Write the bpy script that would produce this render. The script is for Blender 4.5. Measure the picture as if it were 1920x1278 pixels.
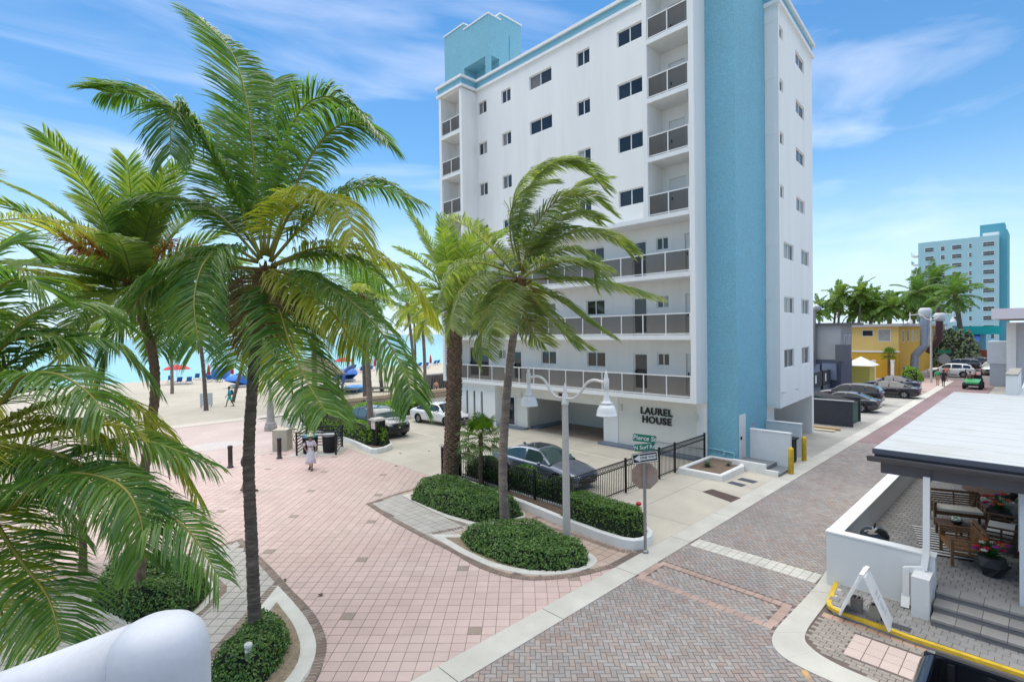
import bpy, bmesh, math, random
import numpy as np
from mathutils import Vector, Matrix
from mathutils.bvhtree import BVHTree

random.seed(7)
S = bpy.context.scene
C = S.collection
R = math.radians
for o in list(bpy.data.objects):
    bpy.data.objects.remove(o)

# ------------------------------------------------------------------ camera
CAM_H = 6.3
cam_d = bpy.data.cameras.new('camera')
cam = bpy.data.objects.new('camera', cam_d)
C.objects.link(cam)
_y, _p, _r = R(46.1), R(0.89), R(0.84)
fw = Vector((math.cos(_y) * math.cos(_p), math.sin(_y) * math.cos(_p), -math.sin(_p)))
rt = Vector((math.sin(_y), -math.cos(_y), 0))
dn = fw.cross(rt)
r2 = rt * math.cos(_r) + dn * math.sin(_r)
d2 = dn * math.cos(_r) - rt * math.sin(_r)
m = Matrix((r2, -d2, -fw)).transposed().to_4x4()
m.translation = Vector((0, 0, CAM_H))
cam.matrix_world = m
cam_d.sensor_width = 36
cam_d.lens = 970 / 1920 * 36
cam_d.clip_start = 0.05
cam_d.clip_end = 30000
S.camera = cam

# ------------------------------------------------------------------ sky, sun, exposure
SUN_DIR = Vector((2.2, 5.4, 20.0)).normalized()      # towards the sun
sun_el = math.asin(SUN_DIR.z)
W = bpy.data.worlds.new('World')
S.world = W
W.use_nodes = True
nt = W.node_tree
nt.nodes.clear()
wout = nt.nodes.new('ShaderNodeOutputWorld')
bg = nt.nodes.new('ShaderNodeBackground')
sky = nt.nodes.new('ShaderNodeTexSky')
sky.sky_type = 'NISHITA'
sky.sun_disc = False
sky.sun_elevation = sun_el
sky.sun_rotation = math.atan2(SUN_DIR.x, SUN_DIR.y)
sky.altitude = 0
sky.air_density = 1.0
sky.dust_density = 0.0
sky.ozone_density = 1.0
tc = nt.nodes.new('ShaderNodeTexCoord')
mp = nt.nodes.new('ShaderNodeMapping')
mp.inputs['Scale'].default_value = (1.2, 3.4, 11.0)
mp.inputs['Rotation'].default_value = (0.1, 0.12, 0.75)
ns = nt.nodes.new('ShaderNodeTexNoise')
ns.inputs['Scale'].default_value = 1.15
ns.inputs['Detail'].default_value = 8
ns.inputs['Roughness'].default_value = 0.52
ns.inputs['Distortion'].default_value = 0.5
cr = nt.nodes.new('ShaderNodeValToRGB')
cr.color_ramp.elements[0].position = 0.46
cr.color_ramp.elements[0].color = (0, 0, 0, 1)
cr.color_ramp.elements[1].position = 0.80
cr.color_ramp.elements[1].color = (0.34, 0.34, 0.34, 1)
mx = nt.nodes.new('ShaderNodeMixRGB')
mx.inputs['Color2'].default_value = (9.0, 8.8, 9.6, 1)
hs = nt.nodes.new('ShaderNodeHueSaturation')
hs.inputs["Saturation"].default_value = 1.3
L = nt.links.new
L(tc.outputs['Generated'], mp.inputs['Vector'])
L(mp.outputs['Vector'], ns.inputs['Vector'])
L(ns.outputs['Fac'], cr.inputs['Fac'])
L(sky.outputs['Color'], hs.inputs['Color'])
L(hs.outputs['Color'], mx.inputs['Color1'])
L(cr.outputs['Color'], mx.inputs['Fac'])
hz_s = nt.nodes.new('ShaderNodeSeparateXYZ')
hz_m = nt.nodes.new('ShaderNodeMapRange')
hz_m.interpolation_type = 'SMOOTHSTEP'
hz_m.inputs['From Min'].default_value = 0.30
hz_m.inputs['From Max'].default_value = 0.0
hz_m.inputs['To Min'].default_value = 0.0
hz_m.inputs['To Max'].default_value = 0.85
hz = nt.nodes.new('ShaderNodeMixRGB')
hz.inputs['Color2'].default_value = (3.5, 4.9, 6.7, 1)
L(tc.outputs['Generated'], hz_s.inputs[0])
L(hz_s.outputs['Z'], hz_m.inputs['Value'])
L(hz_m.outputs['Result'], hz.inputs['Fac'])
L(mx.outputs['Color'], hz.inputs['Color1'])
L(hz.outputs['Color'], bg.inputs['Color'])
L(bg.outputs['Background'], wout.inputs['Surface'])
bg.inputs["Strength"].default_value = 0.11

sun_d = bpy.data.lights.new('sun', 'SUN')
sun_d.energy = 3.2
sun_d.angle = R(95.0)
sun_d.color = (1.0, 0.95, 0.87)
sun = bpy.data.objects.new('sun', sun_d)
C.objects.link(sun)
sun.rotation_euler = (-SUN_DIR).to_track_quat('-Z', 'Y').to_euler()
sun.location = (0, 0, 60)

vs = S.view_settings
vs.view_transform = 'Standard'
vs.look = 'None'
vs.gamma = 1.0
vs.use_curve_mapping = False
vs.exposure = 0.76
vs.use_white_balance = True
vs.white_balance_temperature = 6900
vs.white_balance_tint = 7
S.render.engine = 'CYCLES'
S.cycles.max_bounces = 6
S.cycles.transparent_max_bounces = 12
S.cycles.sample_clamp_indirect = 6

# ------------------------------------------------------------------ materials
def srgb(r, g, b):
    f = lambda c: (c / 255 / 12.92) if c / 255 <= 0.04045 else ((c / 255 + 0.055) / 1.055) ** 2.4
    return (f(r), f(g), f(b))

MATS = {}
def mat(name, col, rough=0.6, var=0.0, vscale=3.0, col2=None, bump=0.0, bscale=40.0, metal=0.0,
        spec=0.5, rand=0.0, island=0.0, stain=0.0, stscale=0.5, stcol=None, coat=0.0, sat_rand=0.0, stlo=0.42, sthi=0.68, fine=0.0, fscale=60.0, vmap=None):
    """Principled procedural material: noise colour variation, per-object / per-island
    tone, large stains and a fine bump."""
    if name in MATS:
        return MATS[name]
    M = bpy.data.materials.new(name)
    M.use_nodes = True
    n = M.node_tree
    N, K = n.nodes, n.links.new
    P = N['Principled BSDF']
    P.inputs['Roughness'].default_value = rough
    P.inputs['Metallic'].default_value = metal
    P.inputs['Specular IOR Level'].default_value = spec
    if coat:
        P.inputs['Coat Weight'].default_value = coat
        P.inputs['Coat Roughness'].default_value = 0.05
    geo = N.new('ShaderNodeNewGeometry')
    def rgb(c):
        x = N.new('ShaderNodeRGB')
        x.outputs[0].default_value = (*c, 1)
        return x.outputs[0]
    def mixc(a, b, f, mode='MIX'):
        x = N.new('ShaderNodeMixRGB')
        x.blend_type = mode
        K(a, x.inputs['Color1'])
        K(b, x.inputs['Color2'])
        if isinstance(f, float):
            x.inputs['Fac'].default_value = f
        else:
            K(f, x.inputs['Fac'])
        return x.outputs[0]
    def noise(scale, detail=5.0, rough_=0.55):
        x = N.new('ShaderNodeTexNoise')
        x.inputs['Scale'].default_value = scale
        x.inputs['Detail'].default_value = detail
        x.inputs['Roughness'].default_value = rough_
        if vmap:
            mpn = N.new('ShaderNodeMapping')
            mpn.inputs['Scale'].default_value = vmap
            K(geo.outputs['Position'], mpn.inputs['Vector'])
            K(mpn.outputs['Vector'], x.inputs['Vector'])
        else:
            K(geo.outputs['Position'], x.inputs['Vector'])
        return x.outputs['Fac']
    def ramp(v, lo, hi):
        x = N.new('ShaderNodeMapRange')
        x.inputs['From Min'].default_value = lo
        x.inputs['From Max'].default_value = hi
        K(v, x.inputs['Value'])
        return x.outputs['Result']
    c = rgb(col)
    if var or col2:
        c2 = col2 or tuple(max(0, v * (1 - var)) for v in col)
        c = mixc(c, rgb(c2), ramp(noise(vscale), 0.35, 0.65))
    if fine:
        f = N.new('ShaderNodeMath')
        f.operation = 'MULTIPLY_ADD'
        K(ramp(noise(fscale, 2.0), 0.3, 0.7), f.inputs[0])
        f.inputs[1].default_value = fine
        f.inputs[2].default_value = 1 - fine / 2
        c = mixc(c, f.outputs[0], 1.0, 'MULTIPLY')
    if rand or island:
        oi = N.new('ShaderNodeObjectInfo')
        a = N.new('ShaderNodeMath')
        a.operation = 'ADD'
        K(oi.outputs['Random'], a.inputs[0])
        if island:
            K(geo.outputs['Random Per Island'], a.inputs[1])
        fr_ = N.new('ShaderNodeMath')
        fr_.operation = 'FRACT'
        K(a.outputs[0], fr_.inputs[0])
        amt = max(rand, island)
        b = N.new('ShaderNodeMath')
        b.operation = 'MULTIPLY_ADD'
        K(fr_.outputs[0], b.inputs[0])
        b.inputs[1].default_value = amt * 2
        b.inputs[2].default_value = 1 - amt
        c = mixc(c, b.outputs[0], 1.0, 'MULTIPLY')
        if sat_rand:
            h = N.new('ShaderNodeHueSaturation')
            s1 = N.new('ShaderNodeMath'); s1.operation = 'MULTIPLY_ADD'
            s2 = N.new('ShaderNodeMath'); s2.operation = 'FRACT'
            s3 = N.new('ShaderNodeMath'); s3.operation = 'MULTIPLY'
            K(fr_.outputs[0], s3.inputs[0]); s3.inputs[1].default_value = 7.31
            K(s3.outputs[0], s2.inputs[0])
            K(s2.outputs[0], s1.inputs[0])
            s1.inputs[1].default_value = sat_rand * 2
            s1.inputs[2].default_value = 1 - sat_rand
            K(s1.outputs[0], h.inputs['Saturation'])
            K(c, h.inputs['Color'])
            c = h.outputs[0]
    if stain:
        sc = stcol or tuple(v * 0.45 for v in col)
        f = N.new('ShaderNodeMath')
        f.operation = 'MULTIPLY'
        K(ramp(noise(stscale, 7.0, 0.62), stlo, sthi), f.inputs[0])
        f.inputs[1].default_value = stain
        c = mixc(c, rgb(sc), f.outputs[0])
    K(c, P.inputs['Base Color'])
    if bump:
        bn = N.new('ShaderNodeBump')
        bn.inputs['Strength'].default_value = bump
        bn.inputs['Distance'].default_value = 0.02
        K(noise(bscale, 4.0), bn.inputs['Height'])
        K(bn.outputs['Normal'], P.inputs['Normal'])
    MATS[name] = M
    return M

def leaf_mat(name, col, col2, rough=0.45, trans=0.35, rand=0.25, vscale=2.0, tip=None):
    if name in MATS:
        return MATS[name]
    M = bpy.data.materials.new(name)
    M.use_nodes = True
    n = M.node_tree
    N, K = n.nodes, n.links.new
    P = N['Principled BSDF']
    P.inputs['Roughness'].default_value = rough
    P.inputs['Specular IOR Level'].default_value = 0.45
    geo = N.new('ShaderNodeNewGeometry')
    oi = N.new('ShaderNodeObjectInfo')
    nz = N.new('ShaderNodeTexNoise')
    nz.inputs['Scale'].default_value = vscale
    K(geo.outputs['Position'], nz.inputs['Vector'])
    a = N.new('ShaderNodeMath'); a.operation = 'ADD'
    K(geo.outputs['Random Per Island'], a.inputs[0]); K(oi.outputs['Random'], a.inputs[1])
    f = N.new('ShaderNodeMath'); f.operation = 'FRACT'
    K(a.outputs[0], f.inputs[0])
    mxn = N.new('ShaderNodeMath'); mxn.operation = 'MULTIPLY_ADD'
    K(f.outputs[0], mxn.inputs[0]); mxn.inputs[1].default_value = 0.55
    mr = N.new('ShaderNodeMapRange')
    mr.inputs['From Min'].default_value = 0.35; mr.inputs['From Max'].default_value = 0.65
    mr.inputs['To Max'].default_value = 0.45
    K(nz.outputs['Fac'], mr.inputs['Value']); K(mr.outputs['Result'], mxn.inputs[2])
    mixn = N.new('ShaderNodeMixRGB')
    mixn.inputs['Color1'].default_value = (*col, 1)
    mixn.inputs['Color2'].default_value = (*col2, 1)
    K(mxn.outputs[0], mixn.inputs['Fac'])
    K(mixn.outputs[0], P.inputs['Base Color'])
    tr = N.new('ShaderNodeBsdfTranslucent')
    br = N.new('ShaderNodeMixRGB'); br.blend_type = 'MULTIPLY'; br.inputs['Fac'].default_value = 1
    K(mixn.outputs[0], br.inputs['Color1']); br.inputs['Color2'].default_value = (2.0, 2.05, 0.85, 1)
    K(br.outputs[0], tr.inputs['Color'])
    ms = N.new('ShaderNodeMixShader')
    ms.inputs['Fac'].default_value = trans
    K(P.outputs[0], ms.inputs[1]); K(tr.outputs[0], ms.inputs[2])
    K(ms.outputs[0], N['Material Output'].inputs['Surface'])
    MATS[name] = M
    return M

def tint_glass(name, tint, fac=0.75):
    """thin tinted sheet: tinted transparency with a mirror coat"""
    if name in MATS:
        return MATS[name]
    M = bpy.data.materials.new(name)
    M.use_nodes = True
    n = M.node_tree
    N, K = n.nodes, n.links.new
    N.remove(N['Principled BSDF'])
    t = N.new('ShaderNodeBsdfTransparent'); t.inputs['Color'].default_value = (*tint, 1)
    g = N.new('ShaderNodeBsdfGlossy'); g.inputs['Roughness'].default_value = 0.04
    g.inputs['Color'].default_value = (0.9, 0.9, 0.9, 1)
    lw = N.new('ShaderNodeFresnel'); lw.inputs['IOR'].default_value = 1.22
    d = N.new('ShaderNodeBsdfDiffuse'); d.inputs['Color'].default_value = (*[c * 0.35 for c in tint], 1)
    m1 = N.new('ShaderNodeMixShader'); m1.inputs['Fac'].default_value = 1 - fac
    m2 = N.new('ShaderNodeMixShader')
    K(t.outputs[0], m1.inputs[1]); K(d.outputs[0], m1.inputs[2])
    K(lw.outputs[0], m2.inputs['Fac']); K(m1.outputs[0], m2.inputs[1]); K(g.outputs[0], m2.inputs[2])
    K(m2.outputs[0], N['Material Output'].inputs['Surface'])
    MATS[name] = M
    return M

WHITE = mat('white_stucco', (0.84, 0.835, 0.815), 0.75, var=0.05, vscale=0.7, bump=0.10, bscale=30, stain=0.45, stscale=0.55, stcol=(0.66, 0.655, 0.63), stlo=0.5, sthi=0.8, vmap=(2.2, 2.2, 0.22))
TRIM = mat('white_trim', (0.82, 0.82, 0.81), 0.55, var=0.05, vscale=3, fine=0.05)
CREAM = mat('cream_stucco', (0.76, 0.73, 0.66), 0.8, var=0.05, vscale=0.8, bump=0.12, bscale=60)
TEAL = mat('teal_stucco', (0.20, 0.47, 0.59), 0.8, var=0.10, vscale=0.8, bump=0.9, bscale=24, stain=0.25, stscale=0.8, stcol=(0.28, 0.54, 0.64), fine=0.30, fscale=16)
TEALTRIM = mat('teal_smooth_paint', (0.19, 0.455, 0.575), 0.6, var=0.08, vscale=2)
FRAME = mat('white_window_frame', (0.78, 0.78, 0.77), 0.4)
PANE = mat('dark_window_glass', (0.022, 0.026, 0.032), 0.05, var=0.5, vscale=1.1, spec=0.7, rand=0.35)
BLIND = mat('window_blind', (0.30, 0.29, 0.27), 0.3, var=0.3, vscale=6, rand=0.5, spec=0.6)
RAILGLASS = tint_glass('bronze_glass', (0.42, 0.385, 0.35), 0.80)
SOFFIT = mat('soffit_white', (0.74, 0.73, 0.70), 0.85, var=0.05)
CONC = mat('pale_concrete', (0.54, 0.495, 0.42), 0.85, var=0.12, vscale=0.6, bump=0.15, bscale=90, stain=0.5, stscale=0.45, stcol=(0.38, 0.35, 0.29), fine=0.12, fscale=40)
KERBC = mat('kerb_concrete', (0.56, 0.54, 0.49), 0.85, var=0.12, vscale=1.3, bump=0.2, bscale=80, stain=0.45, stscale=0.9, stcol=(0.40, 0.38, 0.34), fine=0.12)
GREYCONC = mat('grey_lot_concrete', (0.40, 0.385, 0.35), 0.85, var=0.15, vscale=0.7, bump=0.15, bscale=60, stain=0.6, stscale=0.35, stcol=(0.27, 0.26, 0.24), fine=0.15)
WKERB = mat('white_painted_kerb', (0.78, 0.78, 0.76), 0.6, var=0.05, vscale=4, stain=0.35, stscale=3.0, stcol=(0.5, 0.48, 0.45), stlo=0.55, sthi=0.75)
GROUT = mat('paver_joint_sand', (0.17, 0.13, 0.115), 0.95, var=0.2, vscale=4)
PINK = mat('pink_paver', (0.57, 0.44, 0.405), 0.85, var=0.10, vscale=1.2, island=0.075, rand=0.075, stain=0.65, stscale=0.22, stcol=(0.52, 0.36, 0.33), bump=0.3, bscale=110, fine=0.3, fscale=90)
ACCENT = mat('brown_accent_paver', (0.40, 0.32, 0.265), 0.9, var=0.35, vscale=30, bump=0.8, bscale=60, fine=0.4)
GREYTILE = mat('pale_grey_paver', (0.47, 0.44, 0.41), 0.85, var=0.1, vscale=1.2, island=0.07, rand=0.07, bump=0.2, bscale=110, fine=0.25, fscale=90, stain=0.3, stscale=0.5)
BORDER = mat('brown_border_brick', (0.235, 0.175, 0.145), 0.9, var=0.15, vscale=2, island=0.13, rand=0.13, fine=0.2, bump=0.3, bscale=90)
BRICK = mat('grey_paver_brick', (0.315, 0.285, 0.265), 0.85, var=0.15, vscale=0.9, col2=(0.31, 0.26, 0.24), island=0.14, rand=0.14, sat_rand=0.6, stain=0.5, stscale=0.32, stcol=(0.19, 0.175, 0.18), fine=0.25, fscale=80, bump=0.3, bscale=100)
REDBRICK = mat('red_band_brick', (0.44, 0.315, 0.265), 0.85, var=0.15, vscale=1.2, island=0.14, rand=0.14, stain=0.6, stscale=0.7, stcol=(0.26, 0.19, 0.17), fine=0.2)
WBRICK = mat('white_band_brick', (0.60, 0.575, 0.52), 0.85, var=0.12, vscale=1.2, island=0.08, rand=0.08, stain=0.35, stscale=0.8, stcol=(0.38, 0.36, 0.33), fine=0.15)
FARROAD = mat('far_brick_road', (0.27, 0.185, 0.19), 0.9, var=0.2, vscale=0.5, fine=0.3, fscale=14, stain=0.35, stscale=0.2)
SAND = mat('beach_sand', (0.46, 0.415, 0.345), 0.95, var=0.14, vscale=0.35, bump=0.6, bscale=7, fine=0.16, fscale=9, stain=0.35, stscale=1.6, stcol=(0.47, 0.42, 0.35))
SOIL = mat('mulch_soil', (0.13, 0.085, 0.06), 0.95, var=0.6, vscale=22, col2=(0.25, 0.18, 0.13), bump=1.0, bscale=45, fine=0.6, fscale=50)
DRYSOIL = mat('dry_soil', (0.33, 0.26, 0.185), 0.95, var=0.3, vscale=9, bump=0.8, bscale=40, fine=0.4, fscale=30)
BLACKM = mat('black_metal', (0.012, 0.012, 0.013), 0.4, spec=0.5, fine=0.2)
GREYM = mat('galvanised_steel', (0.33, 0.34, 0.35), 0.4, metal=0.6, var=0.1, vscale=8)
YELLOW = mat('yellow_paint', (0.78, 0.53, 0.03), 0.6, var=0.2, vscale=9, stain=0.55, stscale=4, stcol=(0.45, 0.30, 0.05))
BLUEGREY = mat('bluegrey_painted_kerb', (0.17, 0.21, 0.27), 0.7, var=0.15, vscale=3)
RUBBER = mat('black_rubber', (0.015, 0.015, 0.016), 0.85, fine=0.3)
DARK = mat('dark_void', (0.01, 0.01, 0.011), 0.9)
CHROME = mat('bright_metal', (0.62, 0.63, 0.65), 0.22, metal=0.9)
WOOD = mat('acacia_wood', (0.30, 0.145, 0.055), 0.45, var=0.35, vscale=14, rand=0.2, bump=0.1, bscale=60)
WOODDARK = mat('oiled_dark_wood', (0.15, 0.075, 0.038), 0.5, var=0.35, vscale=14, rand=0.2)
CUSHION = mat('cream_cushion', (0.66, 0.63, 0.55), 0.9, fine=0.1, fscale=120)

# ------------------------------------------------------------------ mesh helpers
class MB:
    def __init__(s):
        s.v = []; s.f = []; s.mi = []; s.sm = []
        s.cur = 0; s.smooth = False
    def add(s, vs_, fs, mi=None, smooth=None):
        b = len(s.v)
        s.v.extend([tuple(p) for p in vs_])
        mi = s.cur if mi is None else mi
        sm = s.smooth if smooth is None else smooth
        for f in fs:
            s.f.append(tuple(i + b for i in f)); s.mi.append(mi); s.sm.append(sm)
        return s
    def box(s, x0, y0, z0, x1, y1, z1, bottom=True, mi=None):
        if x0 > x1: x0, x1 = x1, x0
        if y0 > y1: y0, y1 = y1, y0
        if z0 > z1: z0, z1 = z1, z0
        f = [(4, 5, 6, 7), (0, 1, 5, 4), (1, 2, 6, 5), (2, 3, 7, 6), (3, 0, 4, 7)]
        if bottom: f.append((3, 2, 1, 0))
        return s.add([(x0, y0, z0), (x1, y0, z0), (x1, y1, z0), (x0, y1, z0),
                      (x0, y0, z1), (x1, y0, z1), (x1, y1, z1), (x0, y1, z1)], f, mi, False)
    def bar(s, a, b, w, h=None, up=(0, 0, 1), mi=None):
        """rectangular bar from a to b"""
        a = Vector(a); b = Vector(b); h = w if h is None else h
        d = (b - a).normalized()
        u = Vector(up)
        if abs(d.dot(u)) > 0.98: u = Vector((1, 0, 0))
        sd = d.cross(u).normalized() * (w / 2)
        uu = sd.cross(d).normalized() * (h / 2)
        vs_ = [p + i * sd + j * uu for p in (a, b) for i, j in ((-1, -1), (1, -1), (1, 1), (-1, 1))]
        return s.add(vs_, [(0, 1, 2, 3), (7, 6, 5, 4), (0, 4, 5, 1), (1, 5, 6, 2), (2, 6, 7, 3), (3, 7, 4, 0)], mi, False)
    def quad(s, a, b, c, d, mi=None):
        return s.add([a, b, c, d], [(0, 1, 2, 3)], mi, False)
    def prism(s, poly, z0, z1, mi=None, bottom=False):
        n = len(poly)
        a = sum(poly[i][0] * poly[(i + 1) % n][1] - poly[(i + 1) % n][0] * poly[i][1] for i in range(n))
        if a < 0: poly = poly[::-1]
        vs_ = [(p[0], p[1], z0) for p in poly] + [(p[0], p[1], z1) for p in poly]
        f = [tuple(range(n, 2 * n))] + [(i, (i + 1) % n, n + (i + 1) % n, n + i) for i in range(n)]
        if bottom: f.append(tuple(range(n - 1, -1, -1)))
        return s.add(vs_, f, mi, False)
    def tube(s, pts, rad, n=8, cap=True, mi=None, smooth=True):
        pts = [Vector(p) for p in pts]
        if not isinstance(rad, (list, tuple)): rad = [rad] * len(pts)
        vs_, f = [], []
        prev = None
        for i, p in enumerate(pts):
            t = (pts[min(i + 1, len(pts) - 1)] - pts[max(i - 1, 0)])
            t = t.normalized() if t.length > 1e-9 else Vector((0, 0, 1))
            if prev is None:
                u = Vector((0, 0, 1)) if abs(t.z) < 0.9 else Vector((1, 0, 0))
                a = t.cross(u).normalized()
            else:
                a = (prev - t * prev.dot(t)).normalized()
            prev = a
            b = t.cross(a)
            for k in range(n):
                an = 2 * math.pi * k / n
                vs_.append(p + (a * math.cos(an) + b * math.sin(an)) * rad[i])
        for i in range(len(pts) - 1):
            for k in range(n):
                k2 = (k + 1) % n
                f.append((i * n + k, i * n + k2, (i + 1) * n + k2, (i + 1) * n + k))
        if cap:
            f.append(tuple(range(n - 1, -1, -1)))
            f.append(tuple(range((len(pts) - 1) * n, len(pts) * n)))
        return s.add(vs_, f, mi, smooth)
    def lathe(s, prof, n=16, c=(0, 0, 0), mi=None, smooth=True, cap=True):
        """prof: list of (r, z)"""
        vs_, f = [], []
        for r, z in prof:
            for k in range(n):
                an = 2 * math.pi * k / n
                vs_.append((c[0] + r * math.cos(an), c[1] + r * math.sin(an), c[2] + z))
        for i in range(len(prof) - 1):
            for k in range(n):
                k2 = (k + 1) % n
                f.append((i * n + k, i * n + k2, (i + 1) * n + k2, (i + 1) * n + k))
        if cap:
            f.append(tuple(range(n - 1, -1, -1)))
            f.append(tuple(range((len(prof) - 1) * n, len(prof) * n)))
        return s.add(vs_, f, mi, smooth)
    def ball(s, c, r, n=10, m_=6, sc=(1, 1, 1), mi=None):
        prof = [(max(1e-4, r * math.sin(math.pi * i / m_)), -r * math.cos(math.pi * i / m_)) for i in range(m_ + 1)]
        vs_, f = [], []
        for rr, z in prof:
            for k in range(n):
                an = 2 * math.pi * k / n
                vs_.append((c[0] + rr * math.cos(an) * sc[0], c[1] + rr * math.sin(an) * sc[1], c[2] + z * sc[2]))
        for i in range(m_):
            for k in range(n):
                k2 = (k + 1) % n
                f.append((i * n + k, i * n + k2, (i + 1) * n + k2, (i + 1) * n + k))
        return s.add(vs_, f, mi, True)
    def xform(s, M, start=0):
        for i in range(start, len(s.v)):
            s.v[i] = tuple(M @ Vector(s.v[i]))
        return s
    def mesh(s, name, mats):
        me = bpy.data.meshes.new(name)
        me.from_pydata(s.v, [], s.f)
        for m_ in mats: me.materials.append(m_)
        if len(mats) > 1: me.polygons.foreach_set('material_index', s.mi)
        if any(s.sm): me.polygons.foreach_set('use_smooth', s.sm)
        me.update()
        return me
    def build(s, name, mats, parent=None, kind=None, local=False):
        """world-space verts; with a parent they are stored relative to it"""
        if not isinstance(mats, (list, tuple)): mats = [mats]
        if parent is not None and not local:
            off = parent.get('_o')
            if off is None:
                off = parent.location
            else:
                off = Vector(off)
            if off.length > 0:
                s.v = [(p[0] - off[0], p[1] - off[1], p[2] - off[2]) for p in s.v]
        o = bpy.data.objects.new(name, s.mesh(name, mats))
        C.objects.link(o)
        if parent is not None:
            o.parent = parent
            if not local: o['_o'] = tuple(off)
        if kind: o['kind'] = kind
        return o

ALL_EMPTY = []
def thing(name, label, cat, loc=(0, 0, 0), rz=0.0, group=None):
    o = bpy.data.objects.new(name, None)
    o.empty_display_size = 0.2
    C.objects.link(o)
    o.location = loc
    o.rotation_euler = (0, 0, rz)
    o['label'] = label; o['category'] = cat
    if group: o['group'] = group
    return o
def tag(o, label, cat, group=None, kind=None):
    o['label'] = label; o['category'] = cat
    if group: o['group'] = group
    if kind: o['kind'] = kind
    return o
def struct(name, mb, mats):
    o = mb.build(name, mats)
    o['kind'] = 'structure'
    return o
def copy_tree(o, parent=None):
    c = o.copy()
    C.objects.link(c)
    c.parent = parent
    for ch in list(o.children):
        copy_tree(ch, c)
    return c
def inst(name, me, parent, loc, rz=0.0):
    o = bpy.data.objects.new(name, me)
    C.objects.link(o)
    o.parent = parent
    o.location = loc
    o.rotation_euler = (0, 0, rz)
    return o
def spline(pts, n):
    """Catmull-Rom through pts -> n+1 samples"""
    P_ = [Vector(p) for p in pts]
    if len(P_) == 2:
        return [P_[0].lerp(P_[1], i / n) for i in range(n + 1)]
    P_ = [2 * P_[0] - P_[1]] + P_ + [2 * P_[-1] - P_[-2]]
    segs = len(P_) - 3
    out = []
    for i in range(n + 1):
        t = i / n * segs
        k = min(int(t), segs - 1)
        t -= k
        a, b, c, d = P_[k:k + 4]
        out.append(0.5 * ((2 * b) + (c - a) * t + (2 * a - 5 * b + 4 * c - d) * t * t + (3 * b - a - 3 * c + d) * t ** 3))
    return out
def inpoly(x, y, poly):
    c = False
    n = len(poly)
    j = n - 1
    for i in range(n):
        xi, yi = poly[i]; xj, yj = poly[j]
        if (yi > y) != (yj > y) and x < (xj - xi) * (y - yi) / (yj - yi) + xi: c = not c
        j = i
    return c
def edge_dist(x, y, poly):
    best = 1e9
    n = len(poly)
    for i in range(n):
        ax, ay = poly[i]; bx, by = poly[(i + 1) % n]
        dx, dy = bx - ax, by - ay
        l = dx * dx + dy * dy
        t = 0 if l == 0 else max(0, min(1, ((x - ax) * dx + (y - ay) * dy) / l))
        best = min(best, math.hypot(x - ax - t * dx, y - ay - t * dy))
    return best
def offset_line(pts, d):
    """offset an open 2D polyline to its left by d"""
    out = []
    n = len(pts)
    for i in range(n):
        a = Vector(pts[max(i - 1, 0)]); b = Vector(pts[min(i + 1, n - 1)])
        if 0 < i < n - 1:
            t1 = (Vector(pts[i]) - a).normalized(); t2 = (b - Vector(pts[i])).normalized()
            n1 = Vector((-t1.y, t1.x)); n2 = Vector((-t2.y, t2.x))
            nn = (n1 + n2)
            nn = nn.normalized() / max(0.45, nn.normalized().dot(n1))
        else:
            t = (b - a).normalized()
            nn = Vector((-t.y, t.x))
        out.append((pts[i][0] + nn.x * d, pts[i][1] + nn.y * d))
    return out
def smooth2(pts, n):
    return [(p.x, p.y) for p in spline([(p[0], p[1], 0) for p in pts], n)]
def evaluated_mesh(o):
    dg = bpy.context.evaluated_depsgraph_get()
    return bpy.data.meshes.new_from_object(o.evaluated_get(dg))
def text_mesh(body, size, extrude, name, bold=0.0, spacing=1.0, align='CENTER'):
    cu = bpy.data.curves.new(name, 'FONT')
    cu.body = body
    cu.size = size
    cu.extrude = extrude
    cu.offset = bold
    cu.align_x = align
    cu.align_y = 'CENTER'
    cu.space_character = spacing
    cu.resolution_u = 3
    o = bpy.data.objects.new(name, cu)
    C.objects.link(o)
    me = evaluated_mesh(o)
    bpy.data.objects.remove(o)
    return me
def text_on(body, size, name, parent, matl, M, extrude=0.01, bold=0.0, spacing=1.0):
    me = text_mesh(body, size, extrude, name, bold, spacing)
    me.materials.clear(); me.materials.append(matl)
    o = bpy.data.objects.new(name, me)
    C.objects.link(o)
    o.parent = parent
    off = Vector(parent.get('_o', tuple(parent.location)) if parent.parent else tuple(parent.location))
    o.matrix_local = Matrix.Translation(-off) @ M
    return o
def frame_mat(origin, xaxis, zaxis):
    """matrix whose local X runs along xaxis, Z along zaxis (text normal)"""
    x = Vector(xaxis).normalized(); z = Vector(zaxis).normalized(); y = z.cross(x)
    M = Matrix((x, y, z)).transposed().to_4x4()
    M.translation = Vector(origin)
    return M
# ================================================================== GROUND
def rect(x0, y0, x1, y1):
    return [(x0, y0), (x1, y0), (x1, y1), (x0, y1)]
def sheet(name, poly, z, matl):
    return struct(name, MB().add([(p[0], p[1], z) for p in poly], [tuple(range(len(poly)))]), matl)

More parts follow.
